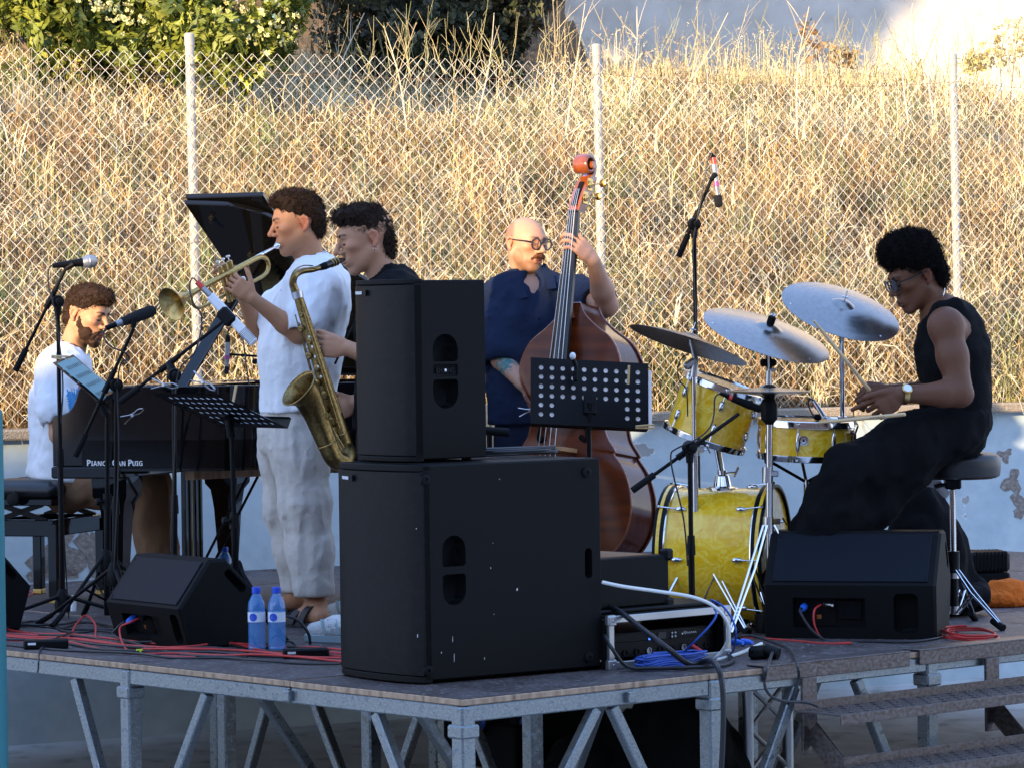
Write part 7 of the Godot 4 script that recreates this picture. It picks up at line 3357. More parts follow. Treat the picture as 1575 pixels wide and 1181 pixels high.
	var s3 := chrome_stand("chrome stand of the right spotted cymbal", xyz(at(1298, 800, 13.45).x, DECK, -13.45), at(1295, 520, 13.2), .5, .34, .26)
	m = MB.new()
	m.rod(at(1295, 524, 13.2), c3 - n3 * .015, .01, .007, 12)
	part(s3, "tilter", m, M.dull_chrome)
	d = 13.25
	c = at(1480, 715, d)
	foot = xyz(at(1467, 800, d).x, DECK, -d)
	var th := thing("drum_throne", "round black drum stool with chrome screw post and tripod", "stool", foot)
	m = MB.new()
	var seat := xyz(at(1478, 716, d).x, at(1478, 716, d).y, -d)
	m.lathe(v2([0, -.045, .13, -.045, .146, -.038, .15, -.01, .15, .02, .142, .038, .115, .047, 0, .047]), tf(seat), 48)
	part(th, "cushion", m, M.leather_black, 50)
	m = MB.new()
	m.lathe(v2([0, -.048, .12, -.048, .12, -.044, 0, -.044]), tf(seat), 32)
	m.box(xyz(.06, .04, .06), tf(xyz(foot.x, seat.y - .066, foot.z)), .006)
	m.rod(xyz(foot.x - .02, seat.y - .066, foot.z + .02), xyz(foot.x - .07, seat.y - .075, foot.z + .03), .006, .009, 10)
	part(th, "seat_clamp", m, M.black_metal)
	m = MB.new()
	var y := seat.y - .085
	while y > DECK + .2:
		m.lathe(v2([.0095, 0, .0125, -.003, .0095, -.006]), tf(xyz(foot.x, y, foot.z)), 12)
		y -= .006
	part(th, "screw_post", m, M.chrome)
	m = MB.new()
	m.rod(foot + UP * .24, foot + UP * .05, .0165, .0165, 14)
	m.rod(foot + UP * .28, foot + UP * .2, .023, .023, 14)
	part(th, "sleeve", m, M.black_metal)
	chrome_tripod(th, foot, .21, .25, .95)
	for q in [[at(1252, 493, 12.82), at(1338, 600, 12.93), "drumstick raised in the drummer's far hand"], [at(1258, 650, 12.86), at(1392, 637, 12.72), "drumstick resting over the snare in the drummer's near hand"]]:
		var st := thing("drumstick", q[2], "drumstick", q[0], "drumsticks")
		m = MB.new()
		var dd: Vector3 = (q[1] - q[0])
		var l := dd.length()
		m.lathe(v2([0, 0, .0035, .001, .0045, .006, .0032, .012, .0068, .07, .0072, l, .005, l + .003, 0, l + .003]), Transform3D(along(dd), q[0]), 12)
		part(st, "shaft", m, M.stick_wood)
		m = MB.new()
		for k in 6:
			var p: Vector3 = q[0] + dd * (.62 + .03 * k)
			m.box(xyz(.003, .004, .0148), Transform3D(along(dd), p), 0.0)
		part(st, "stamp", m, M.print_black)

# ------------------------------------------------------------------ people
var reach_d := 13.0   # how far from the camera the figure at hand stands

func pa(x: float, y: float, z := 0.0) -> Vector3:
	return at(x, y, reach_d + z)

# head frame: x to the person's left, y up, z the way the face looks
func head_basis(f: Vector3, up := UP) -> Basis:
	f = f.normalized()
	var u := (up - f * up.dot(f)).normalized()
	return Basis(u.cross(f), u, f)

# adds the flesh of a head; c lies between the ears, k scales a head .23 m high
func head(F: Flesh, c: Vector3, B: Basis, k: float, neck: Vector3, o := {}):
	var P := func(x: float, y: float, z: float) -> Vector3:
		return c + B * (xyz(x, y, z) * k)
	var nose: float = o.get("nose", 1.0)
	var jaw: float = o.get("jaw", 1.0)
	F.egg(P.call(0, .024, -.012), xyz(.073, .086, .094) * k, .02, B)
	F.egg(P.call(0, .02, .03), xyz(.064, .06, .056) * k, .025, B)
	F.egg(P.call(0, -.04, .028), xyz(.056 * jaw, .066, .06) * k, .025, B)
	for s in [-1.0, 1.0]:
		F.bone(P.call(s * .052 * jaw, -.045, -.004), P.call(s * .018, -.101, .062), .02 * k, .018 * k, .022)
		F.egg(P.call(s * .042, -.012, .058), xyz(.024, .018, .024) * k, .018, B)
	F.egg(P.call(0, -.101, .068), xyz(.022, .017, .018) * k, .014, B)
	F.bone(P.call(-.034, .026, .076), P.call(.034, .026, .076), .013 * k, .013 * k, .014)
	F.bone(P.call(0, .018, .084), P.call(0, -.02, .104 + .007 * nose), .0085 * k, .0095 * k, .008)
	F.egg(P.call(0, -.026, .106 + .008 * nose), xyz(.0125, .01, .0125) * k, .006, B)
	for s in [-1.0, 1.0]:
		F.egg(P.call(s * .0125, -.031, .096), xyz(.0095, .008, .012) * k, .006, B)
	var pout: float = o.get("pout", 0.0)
	F.egg(P.call(0, -.066, .07 + pout), xyz(.03, .024, .022) * k, .014, B)
	F.bone(P.call(-.017, -.0625, .087 + pout), P.call(.017, -.0625, .087 + pout), .0062 * k, .0062 * k, .004)
	F.bone(P.call(-.015, -.0745, .086 + pout), P.call(.015, -.0745, .086 + pout), .0068 * k, .0068 * k, .004)
	F.egg(P.call(0, -.062, .0905 + pout), xyz(.008, .006, .005) * k, .004, B)
	for s in [-1.0, 1.0]:
		var e := []
		for q in [[-.012, .004], [-.006, .026], [-.02, .034], [-.034, .024], [-.036, .004], [-.026, -.016], [-.016, -.026]]:
			e.append(P.call(s * (.077 + .008 * clampf((-q[0] - .01) / .026, 0, 1)), q[1] * .88 - .006, q[0] * .85 + .002))
		F.chain(e, [.0045 * k, .005 * k, .0052 * k, .0052 * k, .005 * k, .0055 * k, .0075 * k], .004)
		F.egg(P.call(s * .077, -.003, -.02), xyz(.006, .026, .014) * k, .006, B)
	var nr: float = o.get("neck", .056)
	F.bone(P.call(0, -.055, -.022), neck, nr * .95, nr * 1.06, .03)
	for s in [-1.0, 1.0]:
		F.carve(P.call(s * .0315, .006, .092), xyz(.017, .0115, .0135) * k, .009, B)
		F.egg(P.call(s * .031, .004, .0715), xyz(.0145, .0115, .0125) * k, .004, B)
		F.carve(P.call(s * .087, -.002, -.016), xyz(.005, .014, .008) * k, .003, B)
		F.carve(P.call(s * .006, -.036, .105), xyz(.0035, .004, .004) * k, .002, B)
	F.carve_bone(P.call(-.021, -.069, .088 + pout), P.call(.021, -.069, .088 + pout), .0018 * k, .0018 * k, .003)
	var skin: Color = F.base
	var lip: Color = o.get("lip", skin.lerp(Color(skin.r * .85, skin.g * .42, skin.b * .45), .9))
	var browc: Color = o.get("brow", Color(.02, .014, .01))
	F.tints.append([P.call(0, -.0685, .092 + pout), xyz(.021, .0125, .02) * k * 1.1, lip, .9])
	F.tints.append([P.call(0, -.069, .094 + pout), xyz(.021, .0035, .02) * k, lip * .35, .9])
	for s in [-1.0, 1.0]:
		F.tints.append([P.call(s * .05, -.022, .062), Vector3.ONE * .034 * k, skin.lerp(Color(skin.r * 1.02, skin.g * .84, skin.b * .8), .7), .5])
		F.tints.append([P.call(s * .088, -.006, -.02), Vector3.ONE * .036 * k, skin.lerp(Color(skin.r * 1.1, skin.g * .68, skin.b * .62), .8), .7])
		F.tints.append([P.call(s * .0315, -.0035, .085), xyz(.0165, .0042, .012) * k, browc, .85])
		F.tints.append([P.call(s * .0315, .012, .082), xyz(.018, .007, .012) * k, skin * .72, .5])
		F.tints.append([P.call(s * .022, .0275, .088), xyz(.014, .0062, .016) * k, browc, .85])
		F.tints.append([P.call(s * .04, .029, .08), xyz(.016, .0055, .016) * k, browc, .75])
	F.tints.append([P.call(0, -.028, .115), xyz(.017, .013, .02) * k, skin.lerp(Color(skin.r * 1.08, skin.g * .75, skin.b * .7), .7), .6])
	F.tinted = true

# brows and lashes as fine dark ridges on the face
func brows(of: Node3D, c: Vector3, B: Basis, k: float, col: Color, thick := 1.0):
	var m := MB.new()
	m.paint(col)
	for s in [-1.0, 1.0]:
		var a := []
		for q in [[.01, .0235, .0925], [.022, .029, .0895], [.036, .03, .083], [.049, .024, .0715]]:
			a.append(c + B * (xyz(q[0] * s, q[1], q[2]) * k))
		m.tube(curve(a, 4), [.0022 * thick, .003 * thick, .0033 * thick, .0035 * thick, .0035 * thick, .0035 * thick, .0034 * thick, .0033 * thick, .003 * thick, .0026 * thick, .0022 * thick, .0016 * thick, .001], 6)
		a = []
		for q in [[.0175, -.0005, .0835], [.026, -.004, .0872], [.036, -.0045, .0862], [.0475, -.001, .0765]]:
			a.append(c + B * (xyz(q[0] * s, q[1], q[2]) * k))
		m.tube(curve(a, 4), .0015, 5)
	part(of, "brows", m, M.hair)

# a hand: wrist, direction of the fingers, palm normal, thumb side; curls of the four fingers from the index on
func hand(F: Flesh, w: Vector3, dir: Vector3, pn: Vector3, thumb_side: Vector3, curls: Array, thumb := xyz(.6, .7, .4), k := 1.0):
	dir = dir.normalized()
	pn = (pn - dir * pn.dot(dir)).normalized()
	var x := dir.cross(pn).normalized()
	if x.dot(thumb_side) < 0.0:
		x = -x
	F.slab(w, w + dir * .04 * k, p2(.027, .017) * k, p2(.036, .0155) * k, x, .012)
	F.slab(w + dir * .04 * k, w + dir * .082 * k, p2(.036, .0155) * k, p2(.04, .0125) * k, x, .012)
	var len := [[.044, .026, .021], [.048, .03, .022], [.045, .028, .022], [.035, .021, .019]]
	var off := [.031, .0105, -.0105, -.03]
	var reach := [.084, .088, .084, .077]
	for i in 4:
		var p: Vector3 = w + (dir * reach[i] + x * off[i]) * k
		var d := dir.rotated(pn, -0.0).normalized()
		d = (d + x * [.1, .02, -.05, -.12][i]).normalized()
		var r: float = [.0092, .0095, .009, .008][i] * k
		var ax := d.cross(pn).normalized()
		F.bone(p - dir * .03 * k, p, r * 1.1, r * 1.12, .006)
		for j in 3:
			d = d.rotated(ax, curls[i][j]).normalized()
			var e: Vector3 = p + d * len[i][j] * k
			F.bone(p, e, r, r * .92, .003)
			p = e
			r *= .93
	var tb := w + (dir * .022 + x * .024) * k
	var td := (x * thumb.x + dir * thumb.y + pn * thumb.z).normalized()
	var t1 := tb + td * .043 * k
	var td2 := (td + dir * .35 + pn * .15).normalized()
	var t2 := t1 + td2 * .033 * k
	var td3 := (td2 + dir * .25 + pn * .25).normalized()
	F.bone(tb, t1, .0145 * k, .0112 * k, .008)
	F.bone(t1, t2, .0108 * k, .01 * k, .003)
	F.bone(t2, t2 + td3 * .024 * k, .01 * k, .008 * k, .003)

# curly or wavy hair: a lumpy cap with locks growing from it
func hair(of: Node3D, V: Flesh, sd: int, locks: int, length: float, curl: float, lie: Vector3, c1: Color, c2: Color, width := .0011, called := "hair"):
	job(grow.bind(V, sd, locks, length, curl, lie, c1, c2, width), func(arr): part_of_arrays(of, called, arr, M.hair))

func grow(V: Flesh, sd: int, locks: int, length: float, curl: float, lie: Vector3, c1: Color, c2: Color, width: float) -> Array:
	var m := MB.new()
	V.base = c1
	V.build(m)
	for i in m.col.size():
		m.col[i] = c1
	m.tinted = true
	var n := m.pos.size()
	var nor := PackedVector3Array()
	nor.resize(n)
	for i in range(0, m.tri.size(), 3):
		var a := m.pos[m.tri[i]]
		var x := (m.pos[m.tri[i + 2]] - a).cross(m.pos[m.tri[i + 1]] - a)
		for q in 3:
			nor[m.tri[i + q]] += x
	var r := RandomNumberGenerator.new()
	r.seed = sd
	var lay := soft_noise(18.0, sd, 2)
	for k in locks:
		var i := r.randi_range(0, n - 1)
		var nn := nor[i].normalized()
		var p := m.pos[i] - nn * .004
		var sway := xyz(lay.get_noise_3dv(p), lay.get_noise_3dv(p + xyz(3, 0, 0)), lay.get_noise_3dv(p + xyz(0, 5, 0)))
		var d := (nn * (.7 + .5 * curl) + lie + sway * 1.6).normalized()
		var ax := xyz(r.randfn(), r.randfn(), r.randfn()).normalized()
		var l := length * r.randf_range(.6, 1.3)
		var tint := c1.lerp(c2, r.randf())
		var path := []
		var steps := 5
		for s in steps:
			path.append(p)
			p += d * l / (steps - 1)
			d = d.rotated(ax, curl * r.randf_range(.5, 1.1))
			d = (d + lie * .25 - nn * .1).normalized()
		var f := m.pos.size()
		for s in steps:
			var w := width * (1.0 - .75 * s / (steps - 1.0)) * 1.3
			var t: Vector3 = (path[mini(s + 1, steps - 1)] - path[maxi(s - 1, 0)]).normalized()
			var u := t.cross(ax).normalized()
			var v := t.cross(u)
			for q in 3:
				var a := TAU * q / 3.0
				m.pos.append(path[s] + u * cos(a) * w + v * sin(a) * w)
				m.col.append(tint)
			if s < steps - 1:
				for q in 3:
					var a := f + s * 3 + q
					var b := f + s * 3 + (q + 1) % 3
					m.tri.append_array(PackedInt32Array([a, b, b + 3, a, b + 3, a + 3]))
	return m.smooth_arrays()

# a flat strap along a path; w is its breadth across the direction given
func band(m: MB, path: Array, across: Vector3, w: float, th: float):
	var rings := []
	for i in path.size():
		var t: Vector3 = (path[mini(i + 1, path.size() - 1)] - path[maxi(i - 1, 0)]).normalized()
		var n := across.cross(t).normalized()
		rings.append(v3([path[i] - across * w / 2 - n * th / 2, path[i] + across * w / 2 - n * th / 2, path[i] + across * w / 2 + n * th / 2, path[i] - across * w / 2 + n * th / 2]))
	m.loft(rings)

# a garment from its own field
func garment(of: Node3D, called: String, F: Flesh, material: Material, then = null):
	job(mesh_field.bind([[F, F.h]]), func(arr):
		var o := part_of_arrays(of, called, arr, material)
		if then != null:
			then.call(o))

func mesh_field(parts: Array) -> Array:
	var m := MB.new()
	for q in parts:
		q[0].h = q[1]
		q[0].build(m)
	return m.smooth_arrays()

func folds_of(sd: int, list: Array) -> Array:
	var o := []
	for i in list.size():
		var n := soft_noise(1.0, sd + i, 2)
		if list[i].size() > 2:
			n.fractal_type = FastNoiseLite.FRACTAL_RIDGED
		o.append([n, list[i][0], list[i][1]])
	return o

# opens a sleeve or a trouser leg at its end
func open_end(F: Flesh, a: Vector3, b: Vector3, r: float):
	var d := (b - a).normalized()
	F.carve_bone(b + d * (r * .9), b + d * .25, r * .92, r * 1.2, .006)

func skin_body(of: Node3D, parts: Array, then = null):
	job(mesh_field.bind(parts), func(arr):
		if then != null:
			then.call(arr)
		part_of_arrays(of, "body", arr, M.skin))

func flesh(base: Color) -> Flesh:
	var f := Flesh.new()
	f.base = base
	f.tinted = false
	return f

func sole(of: Node3D, heel: Vector3, toe: Vector3, w: float, hgt: float, material: Material, called := "sole") -> MeshInstance3D:
	var d := flatdir(toe - heel)
	var x := d.cross(UP)
	var l := p2(toe.x - heel.x, toe.z - heel.z).length()
	var poly := smooth2(v2([-w * .42, .02, 0, 0.0, w * .42, .02, w * .4, l * .4, w * .52, l * .72, w * .35, l * .96, -.05 * w, l, -w * .42, l * .85, -w * .42, l * .4]), 4)
	var m := MB.new()
	m.prism(poly, 0.0, hgt, Transform3D(Basis(x, d, UP), xyz(heel.x, DECK + .001, heel.z)), .003)
	return part(of, called, m, material)

func build_people():
	trumpeter()
	saxophonist()
	bassist()
	pianist()
	drummer()
	mark("people posed")
	run_jobs()

func trumpeter():
	var D := 13.75
	reach_d = D
	var t := thing("person", "trumpeter in loose white shirt and beige trousers blowing a raised trumpet", "person", on_deck(465, 955), "musicians")
	var skin := Color(.43, .205, .108)
	var c: Vector3 = pa(457, 343, -.02)
	var B := head_basis(xyz(-.965, -.17, .2), xyz(.03, 1, .02))
	var neck: Vector3 = pa(479, 418, 0.0)
	var H := flesh(skin)
	head(H, c, B, .99, neck, {"nose": .75, "jaw": .98, "pout": .004})
	var hc := Color(.02, .013, .01)
	var shL: Vector3 = pa(497, 448, -.17)
	var shR: Vector3 = pa(474, 440, .19)
	var elL: Vector3 = pa(459, 514, -.23)
	var wrL: Vector3 = pa(388, 459, -.3)
	var elR: Vector3 = pa(394, 508, .1)
	var wrR: Vector3 = pa(372, 450, -.06)
	var A := flesh(skin)
	A.bone(shL, elL, .047, .037, .03)
	A.chain([elL, elL.lerp(wrL, .3), wrL], [.037, .038, .024], .02)
	A.bone(shR, elR, .047, .036, .03)
	A.bone(elR, wrR, .037, .024, .02)
	A.bone(neck, pa(482, 450), .062, .08, .05)
	A.slab(pa(484, 450), pa(462, 560), p2(.16, .09), p2(.14, .09), xyz(.1, 0, 1), .05)
	var hpL: Vector3 = pa(462, 645, -.09)
	var hpR: Vector3 = pa(444, 645, .09)
	var knL: Vector3 = pa(463, 780, -.1)
	var knR: Vector3 = pa(440, 778, .12)
	var anL: Vector3 = pa(486, 932, -.12)
	var anR: Vector3 = pa(455, 918, .13)
	A.slab(pa(462, 560), pa(453, 650), p2(.14, .09), p2(.15, .1), xyz(.1, 0, 1), .05)
	A.chain([hpL, knL, anL], [.075, .05, .033], .03)
	A.chain([hpR, knR, anR], [.075, .05, .033], .03)
	var hl := on_deck(503, 968)
	var tl := on_deck(440, 962)
	var hr := on_deck(468, 945)
	var tr := on_deck(420, 943)
	for q in [[anL, hl, tl], [anR, hr, tr]]:
		var heel: Vector3 = q[1] + UP * .045
		var toe: Vector3 = q[2] + UP * .036
		A.bone(q[0], heel.lerp(toe, .12), .034, .03, .03)
		A.bone(heel.lerp(toe, .1), heel.lerp(toe, .62), .027, .03, .02)
		A.bone(q[0], heel.lerp(toe, .58), .03, .026, .03)
		var sd := flatdir(toe - heel).cross(UP)
		for k in 5:
			var b := heel.lerp(toe, .66) + sd * (-.03 + .015 * k)
			A.bone(b, b + flatdir(toe - heel) * (.05 - .004 * absf(k - 1.0)) - UP * .006, .011, .009, .004)
	var G := flesh(skin)
	hand(G, wrL, xyz(-.74, .62, .1), xyz(-.25, 0.0, -.95), xyz(.3, 1, 0), [[.75, 1.0, .5], [.85, 1.1, .5], [.7, 1.2, .6], [.5, 1.0, .6]], xyz(.75, .75, .15), .9)
	hand(G, wrR, xyz(-.45, .88, .02), xyz(-.75, -.35, .35), xyz(.5, .3, .9), [[.35, .8, .5], [.3, .75, .5], [.35, .85, .5], [.5, .9, .5]], xyz(.6, .8, .2), .9)
	G.bone(elL.lerp(wrL, .85), wrL, .0265, .024, .01)
	G.bone(elR.lerp(wrR, .85), wrR, .0265, .024, .01)
	brows(t, c, B, .99, Color(.02, .013, .01), 1.0)
	skin_body(t, [[H, .0042], [A, .011], [G, .0042]])
	var V := Flesh.new()
	V.h = .006
	V.folds = [[soft_noise(1.0, 401, 2), Vector3.ONE * 40.0, .006], [soft_noise(1.0, 402, 1), Vector3.ONE * 110.0, .002]]
	var P := func(x: float, y: float, z: float) -> Vector3:
		return c + B * (xyz(x, y, z) * .99)
	V.egg(P.call(0, .05, -.014), xyz(.076, .08, .094), .015, B)
	V.egg(P.call(0, .1, .03), xyz(.06, .032, .062), .02, B)
	V.egg(P.call(0, 0.000, -.062), xyz(.066, .08, .048), .02, B)
	V.carve(P.call(0, -.035, .085), xyz(.12, .105, .085), .012, B)
	for s in [-1.0, 1.0]:
		V.carve(P.call(s * .085, -.03, -.002), xyz(.03, .05, .034), .008, B)
	hair(t, V, 41, 4600, .017, .6, xyz(-.15, -.1, .03), hc, Color(.032, .02, .014))
	for q in [[hl, tl], [hr, tr]]:
		var so := sole(t, q[0], q[1], .095, .022, M.sandal, "sandal")
		var d := flatdir(q[1] - q[0])
		var x := d.cross(UP)
		var l: float = p2(q[1].x - q[0].x, q[1].z - q[0].z).length()
		for k in [.42, .66]:
			var m := MB.new()
			var mid: Vector3 = q[0] + d * l * k
			mid.y = DECK
			var path := []
			for i in 13:
				var a := PI * i / 12.0
				path.append(mid + x * cos(a) * .047 + UP * (.014 + sin(a) * (.07 if k < .5 else .056)) - d * .02 * sin(a))
			band(m, path, d, .038, .006)
			var st := part(so, "strap", m, M.sandal)
			m = MB.new()
			m.torus(.01, .0018, Transform3D(along(x * -1.0 + UP), mid - x * -.03 + UP * .066), 14, 5)
			part(st, "buckle", m, M.gold_metal)
	var S := Flesh.new()
	S.h = .009
	S.folds = folds_of(411, [[xyz(9, 2.2, 9), .01], [xyz(9, 2.6, 9), .009, 1], [xyz(6, 8, 6), .004, 1]])
	S.bone(shL, shL.lerp(elL, .72), .074, .086, .05)
	S.bone(shR, shR.lerp(elR, .8), .074, .085, .05)
	open_end(S, shL, shL.lerp(elL, .72), .08)
	open_end(S, shR, shR.lerp(elR, .8), .08)
	S.slab(pa(486, 436), pa(482, 470), p2(.205, .115), p2(.215, .125), xyz(.12, 0, 1), .05)
	S.slab(pa(482, 470), pa(462, 545), p2(.215, .13), p2(.2, .145), xyz(.12, 0, 1), .05)
	S.slab(pa(462, 545), pa(456, 640), p2(.2, .145), p2(.205, .14), xyz(.12, 0, 1), .05)
	S.bone(pa(486, 432), pa(482, 418), .1, .066, .05)
	S.cuts = [[pa(456, 632), xyz(.05, -1, 0)]]
	S.carve_bone(pa(474, 404), pa(452, 408, 0.0), .062, .048, .01)
	S.carve_bone(neck, pa(470, 380), .067, .07, .008)
	S.carve_bone(pa(440, 408, .02), pa(433, 440, .02), .02, .008, .008)
	garment(t, "shirt", S, M.linen_white, trumpeter_collar)
	var T := Flesh.new()
	T.h = .0095
	T.folds = folds_of(421, [[xyz(8, 1.6, 8), .01], [xyz(10, 2.6, 10), .008, 1], [xyz(7, 10, 7), .004, 1]])
	T.slab(pa(455, 622), pa(453, 668), p2(.16, .128), p2(.165, .138), xyz(.12, 0, 1), .05)
	T.chain([pa(462, 660, -.085), pa(463, 700, -.09), pa(470, 780, -.1), pa(478, 850, -.11), pa(482, 905, -.12)], [.096, .096, .09, .081, .077], .05)
	T.chain([pa(442, 660, .085), pa(441, 700, .09), pa(444, 780, .11), pa(457, 850, .12), pa(461, 900, .13)], [.098, .095, .086, .075, .067], .05)
	T.cuts = [[pa(470, 914), xyz(.02, -1, 0)]]
	garment(t, "trousers", T, M.linen_beige)

func trumpeter_collar(shirt: MeshInstance3D):
	reach_d = 13.75
	var m := MB.new()
	var ring := []
	for i in 15:
		var a := -2.5 + 5.0 * i / 14.0
		ring.append(pa(479, 414) + xyz(cos(a) * .072, .012 - .02 * (1.0 - cos(a)) * .5 + .015 * cos(a), sin(a) * .075))
	m.tube(curve(ring, 3), .017, 8, true, false, .22)
	part(shirt, "collar", m, M.linen_white)
	for k in 4:
		m = MB.new()
		m.ellipsoid(pa(432 - k * 4.5, 446 + k * 26, -.075), xyz(.005, .005, .003), Basis(), 10, 6)
		part(shirt, "button", m, M.label_white)
func saxophonist():
	var D := 13.38
	reach_d = D
	var t := thing("person", "saxophonist in black shirt with an earring, behind the loudspeaker", "person", on_deck(545, 970), "musicians")
	var skin := Color(.45, .235, .14)
	var c: Vector3 = pa(561, 366, 0.0)
	var B := head_basis(xyz(-.945, -.24, .22), xyz(.02, 1, .03))
	var neck: Vector3 = pa(592, 436, .02)
	var H := flesh(skin)
	head(H, c, B, 1.06, neck, {"nose": .6, "jaw": 1.02, "pout": .004})
	var P := func(x: float, y: float, z: float) -> Vector3:
		return c + B * (xyz(x, y, z) * 1.06)
	H.tints.append([P.call(0, -.048, .092), xyz(.028, .009, .025), Color(.05, .03, .022), .75])
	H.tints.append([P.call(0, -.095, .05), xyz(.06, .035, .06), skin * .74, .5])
	var A := flesh(skin)
	var shL: Vector3 = pa(636, 462, -.16)
	var shR: Vector3 = pa(604, 455, .18)
	var elL: Vector3 = pa(612, 565, -.2)
	var wrL: Vector3 = pa(535, 536, -.24)
	var elR: Vector3 = pa(600, 590, .2)
	var wrR: Vector3 = pa(548, 618, 0.0)
	A.bone(shL, elL, .05, .042, .03)
	A.bone(elL, wrL, .042, .028, .02)
	A.bone(shR, elR, .05, .042, .03)
	A.bone(elR, wrR, .042, .028, .02)
	A.bone(neck, pa(606, 470), .065, .09, .05)
	A.slab(pa(606, 470), pa(600, 640), p2(.16, .09), p2(.15, .1), xyz(.1, 0, 1), .05)
	A.chain([pa(605, 660, -.09), pa(590, 800, -.09), pa(560, 935, -.1)], [.08, .052, .036], .03)
	A.chain([pa(598, 660, .09), pa(590, 800, .1), pa(575, 930, .1)], [.08, .052, .036], .03)
	var G := flesh(skin)
	hand(G, wrL, xyz(-.96, .1, .1), xyz(-.1, .05, -1), xyz(0, 1, 0), [[.55, .8, .5], [.6, .85, .5], [.65, .9, .5], [.7, .9, .5]], xyz(.35, .9, .1), 1.0)
	hand(G, wrR, xyz(-.8, -.35, .3), xyz(-.2, .1, .9), xyz(0, 1, 0), [[.6, .9, .5], [.6, .9, .5], [.6, .9, .5], [.6, .9, .5]], xyz(.7, .7, .1), 1.0)
	G.bone(elL.lerp(wrL, .7), wrL, .034, .028, .01)
	G.bone(elR.lerp(wrR, .85), wrR, .031, .028, .01)
	brows(t, c, B, 1.06, Color(.022, .014, .01), 1.15)
	skin_body(t, [[H, .0042], [A, .012], [G, .0042]])
	var V := Flesh.new()
	V.h = .006
	V.folds = [[soft_noise(1.0, 431, 2), Vector3.ONE * 36.0, .008], [soft_noise(1.0, 432, 1), Vector3.ONE * 90.0, .002]]
	V.egg(P.call(0, .05, -.01), xyz(.078, .078, .09), .015, B)
	V.egg(P.call(0, .092, .04), xyz(.062, .036, .058), .02, B)
	V.egg(P.call(0, -.01, -.066), xyz(.064, .084, .036), .02, B)
	V.egg(P.call(0, -.06, -.062), xyz(.048, .048, .028), .02, B)
	V.carve(P.call(0, -.03, .092), xyz(.12, .1, .085), .012, B)
	for s in [-1.0, 1.0]:
		V.carve(P.call(s * .085, -.03, .004), xyz(.027, .042, .036), .008, B)
	hair(t, V, 43, 4200, .02, .36, xyz(.25, -.25, 0.0), Color(.022, .014, .01), Color(.065, .04, .026), .0012)
	var m := MB.new()
	m.torus(.006, .0014, Transform3D(along(xyz(.3, 0, 1)), P.call(.092, -.04, -.008)), 14, 6)
	part(t, "earring", m, M.silver)
	m = MB.new()
	m.torus(.006, .0014, Transform3D(along(xyz(.3, 0, 1)), P.call(-.092, -.04, -.008)), 14, 6)
	part(t, "earring", m, M.silver)
	var S := Flesh.new()
	S.h = .012
	S.folds = folds_of(441, [[xyz(9, 4, 9), .012], [xyz(20, 9, 20), .005]])
	S.slab(pa(607, 455), pa(604, 500), p2(.21, .11), p2(.22, .13), xyz(.12, 0, 1), .05)
	S.slab(pa(604, 500), pa(600, 660), p2(.22, .13), p2(.21, .14), xyz(.12, 0, 1), .05)
	S.bone(pa(606, 452), pa(597, 428), .1, .064, .05)
	S.bone(shL, shL.lerp(elL, .7), .075, .085, .05)
	S.bone(shR, shR.lerp(elR, .7), .075, .085, .05)
	S.cuts = [[pa(600, 660), xyz(0, -1, 0)]]
	S.carve_bone(neck + xyz(-.01, 0, 0), pa(575, 385), .066, .068, .008)
	S.carve_bone(pa(575, 430), pa(560, 470), .035, .012, .01)
	garment(t, "shirt", S, M.black_cloth)
	m = MB.new()
	m.prism(v2([0, 0, .05, .075, .075, .07, .03, -.03]), 0.0, .004, Transform3D(Basis(xyz(.95, .1, .3).normalized(), xyz(0.0, .95, -.3).normalized(), xyz(-.3, .3, .9).normalized()), pa(574, 440, -.085)), .001)
	part(t, "collar", m, M.black_cloth)
	var T := Flesh.new()
	T.h = .014
	T.slab(pa(602, 640), pa(601, 690), p2(.17, .13), p2(.175, .13), xyz(.12, 0, 1), .05)
	T.chain([pa(605, 680, -.09), pa(592, 800, -.09), pa(566, 915, -.1)], [.11, .09, .07], .05)
	T.chain([pa(598, 680, .09), pa(592, 800, .1), pa(580, 912, .1)], [.11, .09, .07], .05)
	T.cuts = [[pa(570, 930), xyz(0, -1, 0)]]
	garment(t, "trousers", T, M.black_cloth)
	for q in [[on_deck(566, 990), on_deck(470, 986)], [on_deck(580, 960), on_deck(500, 955)]]:
		var so := sole(t, q[0], q[1], .1, .028, M.shoe_white, "trainer")
		var F := Flesh.new()
		F.h = .006
		var h: Vector3 = q[0]
		var e: Vector3 = q[1]
		F.bone(h.lerp(e, .12) + UP * .06, h.lerp(e, .5) + UP * .055, .042, .04, .03)
		F.bone(h.lerp(e, .5) + UP * .052, h.lerp(e, .86) + UP * .04, .042, .03, .03)
		F.cuts = [[xyz(0, DECK + .024, 0), Vector3.DOWN]]
		var mm := MB.new()
		F.build(mm)
		part(so, "upper", mm, M.shoe_mesh, 60, true)
		var fx := flatdir(e - h)
		var sx := UP.cross(fx)
		for k in 3:
			m = MB.new()
			var b0 := h.lerp(e, .34 + .11 * k) - sx * .046 * signf(sx.z) * -1.0
			band(m, [b0 + UP * .034, b0 + UP * .062 + fx * .012, b0 * 1.0 + UP * .086 + fx * .026 - sx * signf(sx.z) * .014], fx, .012, .004)
			part(so, "stripe", m, M.shoe_white)
		for k in 4:
			m = MB.new()
			var b := h.lerp(e, .46 + .08 * k) + UP * (.094 - .007 * k)
			var x := flatdir(e - h).cross(UP)
			m.rod(b - x * .02, b + x * .02, .003, .003, 6)
			part(so, "lace", m, M.print_white)
	m = MB.new()
	m.tube(curve([pa(584, 428, -.06), pa(560, 470, -.13), pa(533, 520, -.2), pa(515, 560, -.24)], 5), .006, 6, true, false, .3)
